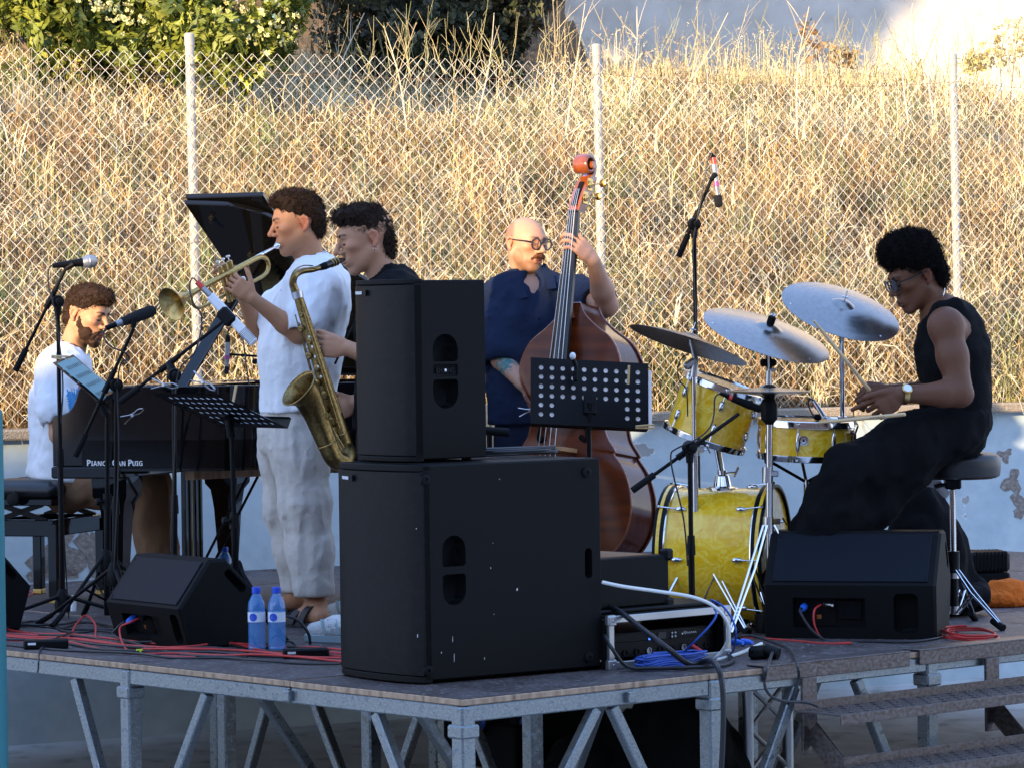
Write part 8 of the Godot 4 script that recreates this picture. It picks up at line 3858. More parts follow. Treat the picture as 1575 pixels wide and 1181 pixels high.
	part(t, "neck_strap", m, M.black_matte)

func bassist():
	var D := 15.1
	reach_d = D
	var t := thing("person", "bald bassist with glasses and moustache in navy shirt holding the double bass", "person", xyz(at(815, 800, D).x, DECK, -D), "musicians")
	var skin := Color(.43, .235, .155)
	var c: Vector3 = pa(809, 374, 0.0)
	var B := head_basis(xyz(.66, -.1, .74), xyz(.05, 1, 0))
	var neck: Vector3 = pa(815, 434, .03)
	var H := flesh(skin)
	head(H, c, B, .98, neck, {"nose": .8, "jaw": 1.04, "neck": .06, "brow": Color(.1, .05, .03)})
	var P := func(x: float, y: float, z: float) -> Vector3:
		return c + B * (xyz(x, y, z) * .98)
	var stub := Color(.15, .095, .075)
	H.tints.insert(0, [P.call(-.05, .02, -.065), xyz(.07, .085, .075), stub, .7])
	H.tints.insert(1, [P.call(.05, .02, -.065), xyz(.07, .085, .075), stub, .7])
	H.tints.insert(2, [P.call(0, -.095, .045), xyz(.072, .042, .066), Color(.2, .095, .05), .75])
	H.tints.insert(3, [P.call(-.052, -.06, .02), xyz(.03, .045, .04), Color(.22, .11, .06), .7])
	var A := flesh(skin)
	var shR: Vector3 = pa(768, 458, 0.0)
	var shL: Vector3 = pa(889, 452, .06)
	var elR: Vector3 = pa(772, 552, -.1)
	var wrR: Vector3 = pa(806, 592, -.25)
	var elL: Vector3 = pa(934, 470, -.34)
	var wrL: Vector3 = pa(913, 402, -.5)
	A.bone(shR, elR, .054, .045, .03)
	A.bone(elR, wrR, .046, .029, .02)
	A.bone(shL, elL, .054, .046, .03)
	A.chain([elL, elL.lerp(wrL, .35), wrL], [.044, .047, .03], .02)
	A.bone(neck, pa(822, 470), .068, .09, .05)
	A.slab(pa(822, 462), pa(825, 640), p2(.17, .1), p2(.15, .1), xyz(1, 0, -.2), .05)
	A.chain([pa(800, 660), pa(795, 800), pa(790, 905)], [.08, .055, .04], .03)
	A.chain([pa(850, 660), pa(855, 800), pa(860, 905)], [.08, .055, .04], .03)
	var G := flesh(skin)
	var nk: Vector3 = BS.xf * xyz(0, BS.nut - .12, .12)
	hand(G, wrL, xyz(-.62, .72, .22), xyz(-.55, -.3, -.78), xyz(.6, .7, -.2), [[.25, .75, .6], [.3, .8, .6], [.35, .85, .6], [.4, .9, .6]], xyz(.35, .75, .75), 1.05)
	hand(G, wrR, xyz(.35, -.85, .35), xyz(.85, .2, -.2), xyz(.2, 0, 1), [[.5, .7, .4], [.6, .8, .4], [.9, 1.1, .5], [1.0, 1.2, .6]], xyz(.6, .8, .3), 1.05)
	G.bone(elL.lerp(wrL, .85), wrL, .033, .029, .01)
	G.bone(elR.lerp(wrR, .85), wrR, .033, .029, .01)
	A.tinted = true
	var tc := elR.lerp(wrR, .22) + xyz(-.01, .015, .035)
	var tn := soft_noise(38.0, 5, 3)
	brows(t, c, B, .98, Color(.1, .05, .03), .8)
	skin_body(t, [[H, .0042], [A, .009], [G, .0042]], func(arr: Array):
		var vs: PackedVector3Array = arr[Mesh.ARRAY_VERTEX]
		var cs: PackedColorArray = arr[Mesh.ARRAY_COLOR]
		var ad := (wrR - elR).normalized()
		for i in vs.size():
			var q := vs[i] - elR
			var s := q.dot(ad)
			if s > -.03 and s < .16 and (q - ad * s).length() < .075:
				var w := vs[i] - tc
				if (w / xyz(.034, .05, .06)).length() < 1.0 + tn.get_noise_3dv(vs[i]) * .8:
					cs[i] = Color(.05, .15, .16) if tn.get_noise_3dv(vs[i] * 2.0) > -.1 else Color(.16, .22, .2)
				elif (w - xyz(.055, 0.0, 0.0)).length() < .026 + tn.get_noise_3dv(vs[i]) * .03:
					cs[i] = Color(.12, .15, .15)
		arr[Mesh.ARRAY_COLOR] = cs)
	var V := Flesh.new()
	V.h = .004
	for s in [-1.0, 1.0]:
		V.chain([P.call(0.0, -.046, .101), P.call(s * .018, -.05, .096), P.call(s * .034, -.06, .082)], [.0075, .008, .003], .006)
	hair(t, V, 45, 420, .01, .2, xyz(0, -.5, 0), Color(.11, .045, .022), Color(.2, .085, .04), .0011, "moustache")
	glasses(t, P, B, .98, M.lens_amber, M.ebony, .003)
	var S := Flesh.new()
	S.h = .011
	S.folds = folds_of(451, [[xyz(9, 3.5, 9), .01], [xyz(9, 4, 9), .008, 1], [xyz(18, 9, 18), .004, 1], [xyz(5, 9, 5), .006]])
	S.bone(shR, shR.lerp(elR, .86), .082, .088, .05)
	S.bone(shL, shL.lerp(elL, .62), .08, .084, .05)
	open_end(S, shR, shR.lerp(elR, .86), .082)
	open_end(S, shL, shL.lerp(elL, .62), .08)
	S.slab(pa(824, 452), pa(822, 500), p2(.195, .1), p2(.205, .13), xyz(1, 0, -.2), .05)
	S.slab(pa(822, 500), pa(818, 660), p2(.205, .135), p2(.185, .14), xyz(1, 0, -.2), .05)
	S.bone(pa(820, 452, .02), pa(815, 424, .03), .11, .068, .05)
	S.cuts = [[pa(818, 652), xyz(0, -1, 0)]]
	S.carve_bone(neck, pa(812, 385, 0.0), .07, .075, .008)
	S.carve_bone(pa(819, 426, -.08), pa(826, 458, -.125), .04, .01, .012)
	garment(t, "shirt", S, M.navy, bassist_collar)
	var T := Flesh.new()
	T.h = .013
	T.folds = folds_of(461, [[xyz(9, 3, 9), .012]])
	T.slab(pa(822, 640), pa(824, 690), p2(.165, .12), p2(.17, .125), xyz(1, 0, -.2), .05)
	T.chain([pa(798, 680), pa(795, 800), pa(792, 905)], [.1, .085, .07], .04)
	T.chain([pa(850, 680), pa(855, 800), pa(860, 905)], [.1, .085, .07], .04)
	T.cuts = [[pa(815, 908), xyz(0, -1, 0)]]
	garment(t, "trousers", T, M.navy_trouser)
	sole(t, xyz(at(790, 900, D).x, DECK, -D - .1), xyz(at(800, 900, D).x, DECK, -D + .17), .1, .07, M.black_plastic, "shoe")
	sole(t, xyz(at(858, 900, D).x, DECK, -D - .1), xyz(at(872, 900, D).x, DECK, -D + .17), .1, .07, M.black_plastic, "shoe")

func bassist_collar(shirt: MeshInstance3D):
	reach_d = 15.1
	for q in [[pa(787, 428, -.075), pa(793, 462, -.125), pa(812, 458, -.135), pa(800, 428, -.09)], [pa(838, 424, -.085), pa(842, 446, -.13), pa(856, 444, -.12), pa(852, 424, -.06)]]:
		var m := MB.new()
		var thick := xyz(0, .002, .005)
		var a := PackedVector3Array(q)
		var b := PackedVector3Array()
		for v in q:
			b.append(v + thick)
		m.loft([a, b])
		part(shirt, "collar_wing", m, M.navy)
	for k in 4:
		var m := MB.new()
		m.ellipsoid(pa(829, 490 + k * 38, -.152), xyz(.0045, .0045, .002), Basis(), 10, 6)
		part(shirt, "button", m, M.black_plastic)

func glasses(t: Node3D, P: Callable, B: Basis, k: float, lens: Material, rim: Material, r: float, tilt := 0.0):
	var m := MB.new()
	var g := MB.new()
	for s in [-1.0, 1.0]:
		var cc: Vector3 = P.call(s * .033, .002, .103)
		var nb := B.rotated(B.y, s * .12)
		m.torus(.0235 * k, r, Transform3D(Basis(nb.x, nb.z, -nb.y), cc), 26, 7, 1.0)
		var disc := PackedVector3Array()
		for i in 20:
			disc.append(cc + nb.x * cos(TAU * i / 20) * .0225 * k + nb.y * sin(TAU * i / 20) * .0225 * k)
		g.sheet(disc)
		m.tube(v3([P.call(s * .056, .01, .097), P.call(s * .074, .012, .085), P.call(s * .081, .012, .02), P.call(s * .084, .014, -.015), P.call(s * .082, 0.0, -.035)]), [r, r * 1.1, r * .9, r * .8, r * .7], 6)
	m.tube(v3([P.call(-.011, .006, .106), P.call(0, .01, .108), P.call(.011, .006, .106)]), [r, r, r], 6)
	var fr := part(t, "glasses", m, rim)
	part(fr, "lenses", g, lens)

func pianist():
	var D := 15.3
	reach_d = D
	var t := thing("person", "bearded pianist in white T-shirt seated at the grand piano", "person", xyz(at(90, 800, D).x, DECK, -D), "musicians")
	var skin := Color(.46, .24, .14)
	var c: Vector3 = pa(133, 484, 0.0)
	var B := head_basis(xyz(.86, -.28, .42), xyz(.08, 1, 0))
	var neck: Vector3 = pa(108, 546, .03)
	var H := flesh(skin)
	head(H, c, B, 1.0, neck, {"nose": .9})
	var P := func(x: float, y: float, z: float) -> Vector3:
		return c + B * (xyz(x, y, z) * 1.0)
	H.tints.insert(0, [P.call(0, -.095, .05), xyz(.075, .045, .065), Color(.06, .034, .022), .85])
	var A := flesh(skin)
	var shR: Vector3 = pa(82, 572, -.19)
	var shL: Vector3 = pa(104, 566, .19)
	var elR: Vector3 = pa(92, 668, -.26)
	var wrR: Vector3 = pa(160, 664, -.1)
	var elL: Vector3 = pa(120, 666, .24)
	var wrL: Vector3 = pa(170, 662, .16)
	A.bone(shR, elR, .052, .043, .03)
	A.bone(elR, wrR, .046, .029, .02)
	A.bone(shL, elL, .052, .043, .03)
	A.bone(elL, wrL, .044, .029, .02)
	A.bone(neck, pa(97, 580), .066, .09, .05)
	A.slab(pa(96, 580), pa(88, 725), p2(.16, .1), p2(.16, .11), xyz(.3, 0, 1), .05)
	A.chain([pa(92, 735, -.1), pa(222, 742, -.22), pa(240, 905, -.2)], [.085, .058, .04], .03)
	A.chain([pa(100, 735, .1), pa(232, 742, .1), pa(250, 900, .12)], [.085, .058, .04], .03)
	var G := flesh(skin)
	hand(G, wrR, xyz(.95, -.1, .25), xyz(.05, -1, 0), xyz(.3, 0, -1), [[.3, .5, .4], [.3, .5, .4], [.3, .5, .4], [.3, .5, .4]], xyz(.8, .6, .2), 1.0)
	hand(G, wrL, xyz(.95, -.1, .25), xyz(.05, -1, 0), xyz(-.3, 0, 1), [[.3, .5, .4], [.3, .5, .4], [.3, .5, .4], [.3, .5, .4]], xyz(.8, .6, .2), 1.0)
	brows(t, c, B, 1.0, Color(.03, .018, .012), 1.1)
	skin_body(t, [[H, .0042], [A, .012], [G, .0046]])
	var V := Flesh.new()
	V.h = .006
	V.folds = [[soft_noise(1.0, 471, 2), Vector3.ONE * 40.0, .006], [soft_noise(1.0, 472, 1), Vector3.ONE * 105.0, .002]]
	V.egg(P.call(0, .052, -.01), xyz(.079, .078, .096), .015, B)
	V.egg(P.call(0, .095, .04), xyz(.066, .038, .064), .02, B)
	V.egg(P.call(0, 0.000, -.062), xyz(.066, .076, .046), .02, B)
	V.carve(P.call(0, -.038, .088), xyz(.12, .105, .085), .012, B)
	for s in [-1.0, 1.0]:
		V.carve(P.call(s * .085, -.03, -.004), xyz(.03, .05, .036), .008, B)
	hair(t, V, 47, 4600, .018, .65, xyz(.1, -.05, 0.0), Color(.03, .018, .012), Color(.055, .033, .022))
	var W := Flesh.new()
	W.h = .0055
	W.folds = [[soft_noise(1.0, 475, 2), Vector3.ONE * 70.0, .005]]
	for s in [-1.0, 1.0]:
		W.chain([P.call(s * .063, .004, .004), P.call(s * .058, -.04, .01), P.call(s * .045, -.08, .034), P.call(s * .016, -.106, .064)], [.007, .013, .018, .016], .014)
		W.egg(P.call(s * .044, -.062, .046), xyz(.017, .026, .024), .014, B)
		W.chain([P.call(s * .004, -.05, .094), P.call(s * .026, -.06, .084), P.call(s * .03, -.085, .07)], [.0055, .0062, .01], .008)
	W.egg(P.call(0, -.107, .068), xyz(.028, .02, .022), .01, B)
	W.carve(P.call(0, -.07, .098), xyz(.021, .0125, .02), .004, B)
	hair(t, W, 48, 1500, .009, .6, xyz(.05, -.4, 0.0), Color(.045, .026, .016), Color(.11, .062, .038), .0012, "beard")
	var S := Flesh.new()
	S.h = .011
	S.folds = folds_of(481, [[xyz(9, 3.5, 9), .01], [xyz(9, 4, 9), .007, 1], [xyz(18, 9, 18), .004, 1], [xyz(4, 10, 4), .007]])
	S.bone(shR, shR.lerp(elR, .62), .08, .088, .05)
	S.bone(shL, shL.lerp(elL, .62), .08, .088, .05)
	open_end(S, shR, shR.lerp(elR, .62), .084)
	open_end(S, shL, shL.lerp(elL, .62), .084)
	S.slab(pa(98, 568), pa(96, 620), p2(.205, .105), p2(.215, .125), xyz(.33, 0, .95), .05)
	S.slab(pa(96, 620), pa(92, 735), p2(.215, .125), p2(.215, .135), xyz(.33, 0, .95), .05)
	S.bone(pa(100, 566), pa(106, 546, .02), .1, .068, .05)
	S.cuts = [[pa(92, 738), xyz(-.1, -1, 0)]]
	S.carve_bone(neck + xyz(0, .01, 0), pa(128, 500, -.03), .074, .08, .008)
	garment(t, "t_shirt", S, M.tee_white, tee_print.bind(pa(119, 606, -.16)))
	var T := Flesh.new()
	T.h = .012
	T.folds = folds_of(491, [[xyz(8, 5, 8), .014], [xyz(18, 9, 18), .006]])
	T.slab(pa(96, 735), pa(98, 752), p2(.18, .1), p2(.18, .1), xyz(.33, 0, .95), .05)
	T.chain([pa(106, 746, -.1), pa(222, 752, -.22), pa(242, 885, -.2)], [.095, .088, .072], .05)
	T.chain([pa(108, 744, .1), pa(232, 750, .1), pa(252, 882, .12)], [.11, .088, .072], .05)
	T.cuts = [[pa(240, 892), xyz(0, -1, 0)]]
	garment(t, "trousers", T, M.brown_trouser)
	sole(t, xyz(pa(232, 900, -.2).x, DECK, pa(232, 900, -.2).z), xyz(pa(306, 900, -.26).x, DECK, pa(306, 900, -.26).z), .1, .07, M.black_plastic, "shoe")
	sole(t, xyz(pa(242, 900, .12).x, DECK, pa(242, 900, .12).z), xyz(pa(316, 900, .06).x, DECK, pa(316, 900, .06).z), .1, .07, M.black_plastic, "shoe")

# landscape print on the chest, a thin layer that follows the cloth
func tee_print(shirt: MeshInstance3D, c: Vector3):
	var arr := shirt.mesh.surface_get_arrays(0)
	var vs: PackedVector3Array = arr[Mesh.ARRAY_VERTEX]
	var ns: PackedVector3Array = arr[Mesh.ARRAY_NORMAL]
	var ix: PackedInt32Array = arr[Mesh.ARRAY_INDEX]
	var n := soft_noise(30.0, 8, 2)
	var f := xyz(.86, 0, .5).normalized()
	var sd := UP.cross(f)
	for layer in 2:
		var m := MB.new()
		for i in range(0, ix.size(), 3):
			var mid := (vs[ix[i]] + vs[ix[i + 1]] + vs[ix[i + 2]]) / 3.0
			var q := mid - c
			var x := q.dot(sd)
			var y := q.y
			if ns[ix[i]].dot(f) < .15 or q.length() > .3:
				continue
			var inside := false
			if layer == 0:
				inside = absf(x) < .13 and y < .015 + n.get_noise_1d(x * 3.0) * .025 and y > -.075 + n.get_noise_1d(x * 4.0 + 9.0) * .02
			else:
				inside = p2(x + .02, y - .03).length() < .02
			if inside:
				var s := m.pts(v3([vs[ix[i]] + ns[ix[i]] * .0012, vs[ix[i + 1]] + ns[ix[i + 1]] * .0012, vs[ix[i + 2]] + ns[ix[i + 2]] * .0012]))
				m.face(s, s + 1, s + 2)
		if m.tri.size() > 0:
			part(shirt, "chest_print", m, M.print_sky if layer == 0 else M.print_pink, 60)

func drummer():
	var D := 13.2
	reach_d = D
	var t := thing("person", "drummer with afro and sunglasses in black tank top seated at the drums", "person", xyz(at(1470, 900, D).x, DECK, -D), "musicians")
	var skin := Color(.135, .056, .028)
	var c: Vector3 = pa(1408, 426, 0.0)
	var B := head_basis(xyz(-.89, -.36, .26), xyz(-.05, 1, 0))
	var neck: Vector3 = pa(1448, 482, .01)
	var H := flesh(skin)
	head(H, c, B, 1.0, neck, {"nose": .5, "jaw": 1.0, "pout": .006, "lip": Color(.1, .042, .035), "brow": Color(.008, .006, .005)})
	var P := func(x: float, y: float, z: float) -> Vector3:
		return c + B * xyz(x, y, z)
	var A := flesh(skin)
	var shL: Vector3 = pa(1456, 502, -.19)
	var shR: Vector3 = pa(1448, 500, .19)
	var elL: Vector3 = pa(1478, 606, -.26)
	var wrL: Vector3 = pa(1388, 606, -.3)
	var elR: Vector3 = pa(1448, 602, .1)
	var wrR: Vector3 = pa(1372, 602, -.12)
	A.egg(shL, xyz(.06, .062, .058), .04)
	A.egg(shR, xyz(.06, .062, .058), .04)
	A.chain([shL, shL.lerp(elL, .45), elL], [.056, .055, .046], .03)
	A.chain([elL, elL.lerp(wrL, .3), wrL], [.045, .046, .029], .02)
	A.chain([shR, elR, wrR], [.056, .046, .029], .02)
	A.bone(neck, pa(1462, 520), .066, .1, .05)
	A.bone(neck, shL, .055, .045, .05)
	A.bone(neck, shR, .055, .045, .05)
	A.slab(pa(1466, 515), pa(1474, 640), p2(.165, .105), p2(.15, .11), xyz(.1, 0, 1), .05)
	A.slab(pa(1474, 630), pa(1472, 655), p2(.15, .1), p2(.16, .09), xyz(.1, 0, 1), .05)
	A.chain([pa(1450, 668, -.1), pa(1312, 724, -.2), pa(1238, 930, -.1)], [.072, .054, .045], .03)
	A.chain([pa(1450, 670, .1), pa(1328, 730, .15), pa(1280, 925, .15)], [.075, .058, .045], .03)
	var G := flesh(skin)
	hand(G, wrL, xyz(-.86, -.48, .08), xyz(-.1, -.15, -.98), xyz(-.3, 1, 0), [[.18, .3, .25], [.85, 1.0, .6], [.95, 1.1, .6], [1.0, 1.1, .6]], xyz(.35, .9, -.15), 1.08)
	hand(G, wrR, xyz(-.95, .1, .1), xyz(0.0, -.75, -.6), xyz(-.1, .6, .7), [[.8, 1.1, .6], [.95, 1.2, .6], [1.0, 1.2, .6], [1.0, 1.2, .6]], xyz(.4, .9, .3), 1.05)
	G.bone(elL.lerp(wrL, .8), wrL, .034, .029, .01)
	G.bone(elR.lerp(wrR, .8), wrR, .034, .029, .01)
	brows(t, c, B, 1.0, Color(.008, .006, .005), .9)
	skin_body(t, [[H, .0042], [A, .011], [G, .0042]])
	var V := Flesh.new()
	V.h = .0065
	V.folds = [[soft_noise(1.0, 501, 3), Vector3.ONE * 30.0, .01], [soft_noise(1.0, 502, 1), Vector3.ONE * 120.0, .003]]
	V.egg(P.call(0, .078, -.024), xyz(.096, .096, .094), .02, B)
	V.egg(P.call(0, .112, .032), xyz(.08, .062, .066), .03, B)
	V.egg(P.call(0, 0.000, -.078), xyz(.072, .08, .04), .03, B)
	V.carve(P.call(0, -.052, .085), xyz(.13, .108, .09), .012, B)
	for s in [-1.0, 1.0]:
		V.carve(P.call(s * .095, -.032, -.004), xyz(.045, .05, .04), .01, B)
	hair(t, V, 51, 8500, .027, 1.0, NIL, Color(.0075, .006, .0055), Color(.014, .01, .009), .001)
	glasses(t, P, B, .95, M.lens_dark, M.ebony, .0026)
	var m := MB.new()
	m.tube(curve([P.call(.06, -.075, -.07), P.call(.066, -.098, -.05), P.call(.06, -.12, -.02), P.call(.045, -.145, .005)], 5), .0022, 6)
	part(t, "neck_chain", m, M.silver)
	var wd := (wrL - elL).normalized()
	m = MB.new()
	var wc := elL.lerp(wrL, .95)
	m.torus(.0335, .0055, Transform3D(along(wd), wc), 26, 6, 2.0)
	var watch := part(t, "wrist_watch", m, M.gold_metal)
	m = MB.new()
	var wn := (xyz(-.25, .5, .8) - wd * xyz(-.25, .5, .8).dot(wd)).normalized()
	m.lathe(v2([0, 0, .019, 0, .0195, .005, .016, .008, 0, .008]), Transform3D(along(wn), wc + wn * .033), 24)
	part(watch, "case", m, M.gold_metal)
	m = MB.new()
	m.lathe(v2([0, .0082, .015, .0082, 0, .0086]), Transform3D(along(wn), wc + wn * .033), 20)
	part(watch, "dial", m, M.label_white)
	var S := Flesh.new()
	S.h = .01
	S.folds = folds_of(511, [[xyz(9, 5, 9), .008], [xyz(5, 14, 5), .006]])
	S.slab(pa(1462, 506), pa(1466, 545), p2(.155, .118), p2(.178, .124), xyz(.1, 0, 1), .05)
	S.slab(pa(1466, 545), pa(1474, 655), p2(.178, .126), p2(.178, .132), xyz(.1, 0, 1), .05)
	for s in [-.115, .115]:
		S.chain([pa(1446, 520, s), pa(1446, 478, s * .86), pa(1470, 472, s * .86), pa(1486, 505, s)], [.03, .026, .026, .032], .02)
	S.cuts = [[pa(1474, 652), xyz(-.12, -1, 0)]]
	S.carve_bone(neck + xyz(0.0, .02, 0), pa(1432, 470), .074, .08, .01)
	for q in [[shL, -1.0], [shR, 1.0]]:
		S.carve(q[0] + xyz(0, -.01, -q[1] * 0.0), xyz(.062, .085, .055), .01)
	garment(t, "tank_top", S, M.black_rib)
	var T := Flesh.new()
	T.h = .012
	T.folds = folds_of(521, [[xyz(6, 6, 8), .014], [xyz(8, 5, 9), .011, 1], [xyz(16, 8, 16), .005, 1]])
	T.slab(pa(1474, 645), pa(1470, 662), p2(.185, .115), p2(.19, .108), xyz(.1, 0, 1), .05)
	T.chain([pa(1452, 668, -.1), pa(1400, 684, -.14), pa(1306, 722, -.2)], [.098, .102, .078], .05)
	T.chain([pa(1306, 722, -.2), pa(1276, 780, -.16), pa(1228, 905, -.08)], [.078, .088, .125], .04)
	T.slab(pa(1395, 720, -.14), pa(1300, 806, -.12), p2(.05, .09), p2(.08, .12), xyz(0, 0, 1), .07)
	T.chain([pa(1455, 672, .1), pa(1325, 728, .15), pa(1280, 895, .15)], [.1, .082, .105], .05)
	T.cuts = [[pa(1250, 915), xyz(0, -1, 0)]]
	garment(t, "trousers", T, M.black_cloth)
	sole(t, xyz(at(1245, 930, D).x, DECK, -D + .08), xyz(at(1160, 930, D).x, DECK, -D + .12), .1, .07, M.black_plastic, "shoe")
	sole(t, xyz(at(1275, 930, D).x, DECK, -D - .15), xyz(at(1200, 930, D).x, DECK, -D - .13), .1, .07, M.black_plastic, "shoe")

# ------------------------------------------------------------------ cables
func floor_path(list: Array, r: float) -> Array:
	var o := []
	for q in list:
		var v := on_deck(q[0], q[1])
		v.y = DECK + r + (q[2] if q.size() > 2 else 0.0)
		o.append(v)
	return o

func cable(label: String, pts: Array, r: float, material: Material, group := "", sd := 0) -> MeshInstance3D:
	var m := MB.new()
	m.tube(curve(pts, 7), r, 8)
	return solo("cable", label, "cable", m, material, group)

func wander(list: Array, dx: float, dy: float, sd: int) -> Array:
	var r := RandomNumberGenerator.new()
	r.seed = sd
	var o := []
	for q in list:
		o.append([q[0] + dx + r.randf_range(-5, 5), q[1] + dy + r.randf_range(-2.5, 2.5), (q[2] if q.size() > 2 else 0.0) + r.randf_range(0.0, .012)])
	return o

func build_cables():
	var run := [[-30, 985], [30, 988], [90, 993], [150, 1000], [205, 1006], [270, 1009], [340, 1008], [400, 1013], [460, 1016], [528, 1020]]
	var tell := ["nearest the edge", "second from the edge", "in the middle of the bundle", "fourth from the edge", "farthest from the edge"]
	for k in 5:
		cable("red cable of the front-edge bundle, " + tell[k], floor_path(wander(run, k * 5.0, -k * 3.6, 800 + k), .0038), .0038, M.cable_red, "red cables along the front edge")
	for k in 4:
		cable("black cable of the front-edge bundle, " + tell[k], floor_path(wander(run, -k * 8.0, 6.0 - k * 7.0, 830 + k), .0045), .0045, M.cable_black, "black cables along the front edge")
	cable("red cable looping up over the bundle at the left", floor_path([[60, 978], [100, 984], [118, 972, .03], [132, 966, .045], [146, 974, .03], [150, 986], [190, 996], [250, 1000]], .004), .004, M.cable_red)
	for k in 4:
		cable("black cable tangled at the foot of the left microphone stand, " + ["longest one", "looping to the left edge", "crossing beneath the monitor", "shortest one"][k], floor_path(wander([[-20, 962 + k * 5], [40, 968 - k * 4], [85, 962 + k * 4], [130, 958 + k * 6], [165, 966 + k * 4], [190, 978]], k * 6.0, 0.0, 860 + k), .0042), .0042, M.cable_black, "tangled black cables at the left")
	var e := on_deck(62, 1002)
	cable("thin black cable loop hanging over the left front edge", [on_deck(110, 980) + UP * .02, on_deck(80, 992) + UP * .02, e + xyz(0, .008, .01), at(59, 1014, 12.45), at(58, 1028, 12.46), at(57, 1034, 12.5)], .003, M.cable_black)
	for i in plugs.size():
		if i > 1:
			continue
		var q: Array = plugs[i]
		var n: Vector3 = q[2]
		var f0: Vector3 = q[0] + n * .06
		var g0: Vector3 = q[1] + n * .05
		var where: String = ["left", "right"][i]
		if i == 0:
			cable("black speaker lead from the left wedge monitor", [q[0], q[0] + n * .03 + xyz(0, -.01, 0), xyz(f0.x + .02, DECK + .03, f0.z)] + floor_path([[252, 1003], [300, 1010], [380, 1012]], .0045), .0045, M.cable_black)
			cable("red signal lead from the left wedge monitor", [q[1], q[1] + n * .04, xyz(g0.x - .03, DECK + .06, g0.z)] + floor_path([[196, 1002], [240, 1010], [300, 1012]], .0038), .0038, M.cable_red)
		else:
			cable("black speaker lead from the right wedge monitor", [q[0], q[0] + n * .03 + xyz(0, -.01, 0), q[0] + n * .06 + xyz(.05, -.075, 0), q[0] + n * .09 + xyz(.13, -.115, 0)] + floor_path([[1330, 988], [1390, 989], [1440, 984], [1475, 972]], .0048), .0048, M.cable_black)
			cable("red signal lead from the right wedge monitor", [q[1], q[1] + n * .045 + xyz(-.015, -.015, 0), q[1] + n * .06 + xyz(-.01, -.07, 0), q[1] + n * .075 + xyz(.03, -.12, 0)] + floor_path([[1310, 990], [1270, 991], [1225, 987], [1160, 982], [1120, 980]], .0038), .0038, M.cable_red)
	var c := on_deck(1492, 980)
	var loop := []
	for k in 26:
		var a := k * TAU / 9.0
		loop.append(c + xyz(cos(a) * (.085 + .012 * sin(k * 1.7)), .004 + k * .0009, sin(a) * .2 + .02 * sin(k * 2.1)))
	cable("red cable coiled on the deck at the right edge", floor_path([[1440, 982]], .004) + loop, .004, M.cable_red)
	var d := 11.9
	cable("white mains lead arching from the amplifier rack", [at(926, 895, 11.76), at(960, 902, 11.78), at(1010, 909, 11.84), at(1065, 918, 11.88), at(1098, 932, 11.91), at(1118, 955, 11.93), at(1121, 980, 11.95), at(1112, 1000, 11.98), on_deck(1100, 1018) + UP * .008, on_deck(1135, 1010) + UP * .01, on_deck(1172, 1003) + UP * .03], .0062, M.cable_white)
	cable("blue speaker lead dropping in front of the flight case", [at(1096, 930, 11.95), at(1102, 945, 11.88), at(1092, 962, 11.86), at(1070, 985, 11.86), at(1055, 1000, 11.9), at(1052, 1008, 11.95)], .0036, M.cable_blue)
	cable("blue speaker lead curving round the right end of the flight case", [at(1094, 922, 12.05), at(1112, 932, 11.98), at(1128, 955, 11.97), at(1132, 980, 11.98), on_deck(1122, 1012) + UP * .01, on_deck(1080, 1020) + UP * .012], .0036, M.cable_blue)
	c = on_deck(1032, 1027)
	loop = []
	for k in 74:
		var a := k * TAU / 10.0
		loop.append(c + U2 * (cos(a) * (.145 + .022 * sin(k * 2.3))) + U1 * (sin(a) * (.04 + .012 * sin(k * 1.3))) + UP * (.005 + .0006 * k + .004 * sin(k * 3.1)))
	cable("blue speaker cable coiled in front of the flight case", loop, .0036, M.cable_blue)
	var edge := st(-.03, .83, DECK)
	cable("thick black feed cable dropping over the front edge", [at(926, 930, 12.0), at(950, 938, 11.85), at(985, 965, 11.72), at(1025, 995, 11.62), on_deck(1060, 1028) + UP * .016, on_deck(1090, 1030) + UP * .03, at(1103, 1024, 11.4), at(1110, 1045, 11.36), at(1113, 1085, 11.36), at(1112, 1140, 11.37), at(1109, 1200, 11.38)], .0095, M.cable_black)
	cable("second black feed cable lying along the flight case", [at(930, 978, 11.75), at(940, 995, 11.66), on_deck(965, 1034) + UP * .02, on_deck(1005, 1033) + UP * .012, on_deck(1060, 1031) + UP * .01, on_deck(1110, 1028) + UP * .01, on_deck(1128, 1020) + UP * .01, on_deck(1120, 1012) + UP * .012], .0065, M.cable_black)
	cable("black cable looping beside the flight case and hanging over the edge", floor_path([[1060, 1010], [1110, 1000, .02], [1150, 992, .03], [1200, 998, .01], [1218, 1010, .01]], .005) + [at(1226, 1020, 11.6), at(1229, 1045, 11.58), at(1218, 1075, 11.58), at(1212, 1082, 11.6)], .0052, M.cable_black)
	cable("black cable loop hanging over the edge by the stairs", [on_deck(1190, 1008) + UP * .02, at(1182, 1022, 11.55), at(1176, 1048, 11.52), at(1184, 1068, 11.52), at(1205, 1078, 11.55), at(1240, 1080, 11.6), at(1258, 1086, 11.62)], .0052, M.cable_black)
	var p := on_deck(1168, 1014)
	var m := MB.new()
	m.box(xyz(.075, .045, .05), Transform3D(Basis(UP, .7), p + UP * .024), .012)
	var t := thing("mains_plug", "black mains connector lying at the deck edge", "plug", p)
	part(t, "housing", m, M.rubber)
	m = MB.new()
	m.rod(p + xyz(.02, .03, 0.0), p + xyz(.065, .018, .02), .024, .02, 14)
	part(t, "coupler", m, M.black_plastic)
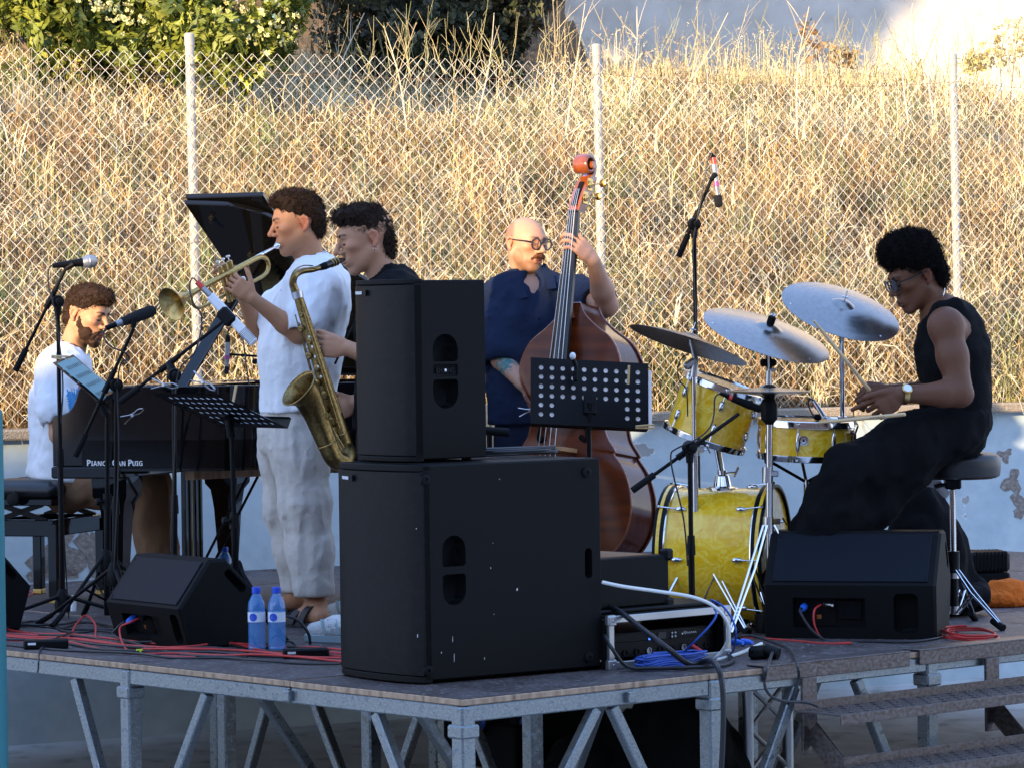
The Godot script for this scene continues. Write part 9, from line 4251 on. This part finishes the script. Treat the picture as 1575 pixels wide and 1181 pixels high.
	cable("black power lead looping in front of the two bottles", floor_path([[470, 1012], [420, 1008]], .005) + [at(397, 995, 12.75), at(388, 975, 12.75), at(398, 957, 12.75), at(425, 947, 12.75), at(455, 952, 12.75), at(473, 972, 12.75), at(477, 990, 12.78)], .0055, M.cable_black)
	cable("thin black lead crossing the right-hand bottle", [on_deck(410, 1000) + UP * .02, at(416, 985, 12.78), at(424, 977, 12.78), at(438, 984, 12.78), on_deck(452, 992) + UP * .005, on_deck(462, 1004) + UP * .005], .0036, M.cable_black)
	cable("black lead hanging from the vocal microphone down its stand", [at(80, 408, 14.17), at(74, 414, 14.17), at(74, 440, 14.17), at(82, 470, 14.17), at(90, 520, 14.18), at(96, 600, 14.18), at(90, 700, 14.2), at(98, 830, 14.2), on_deck(105, 952) + UP * .004], .003, M.cable_black)
	cable("black lead curling from the foam-covered microphone", [at(162, 506, 13.7), at(158, 515, 13.68), at(168, 532, 13.66), at(190, 542, 13.68), at(198, 552, 13.7), at(185, 560, 13.72), at(180, 600, 13.72), at(182, 700, 13.74), at(176, 850, 13.74), at(170, 950, 13.74)], .003, M.cable_black)
	cable("black lead rising from the overhead microphone down its stand", [at(1097, 240, 14.3), at(1094, 236, 14.28), at(1088, 250, 14.27), at(1080, 300, 14.27), at(1072, 340, 14.27), at(1066, 380, 14.28), at(1068, 440, 14.28), at(1072, 560, 14.28), at(1070, 700, 14.28)], .003, M.cable_black)
	cable("black lead from the trumpet microphone", [at(303, 434, 13.33), at(295, 428, 13.33), at(291, 445, 13.3), at(298, 468, 13.28), at(310, 490, 13.28), at(300, 540, 13.28), at(272, 580, 13.3), at(268, 700, 13.3), at(262, 850, 13.32)], .003, M.cable_black)
	cable("black lead from the piano microphone over the rim", [at(350, 514, 14.55), at(352, 506, 14.54), at(362, 503, 14.54), at(372, 516, 14.53), at(378, 560, 14.52), at(384, 600, 14.5)], .003, M.cable_black)
	cable("black lead curling from the microphone under the hi-hat", [at(1108, 605, 12.85), at(1100, 612, 12.84), at(1098, 640, 12.84), at(1090, 660, 12.8), at(1070, 676, 12.72), at(1040, 690, 12.72), at(1032, 700, 12.72), at(1036, 730, 12.72), at(1052, 800, 12.72), at(1058, 870, 12.74)], .003, M.cable_black)
	cable("black lead curling from the snare microphone", [at(1252, 617, 13.29), at(1246, 613, 13.29), at(1244, 622, 13.29), at(1250, 636, 13.3), at(1262, 648, 13.32)], .003, M.cable_black)
	cable("thin black lead from the left cymbal stand clip", [at(1060, 545, 13.16), at(1050, 550, 13.15), at(1043, 565, 13.15), at(1045, 585, 13.15), at(1056, 600, 13.16), at(1058, 640, 13.17)], .0026, M.cable_black)
	cable("red lead lying beneath the piano bench", floor_path([[20, 912], [35, 908], [50, 913], [40, 918], [22, 916]], .003), .003, M.cable_red)
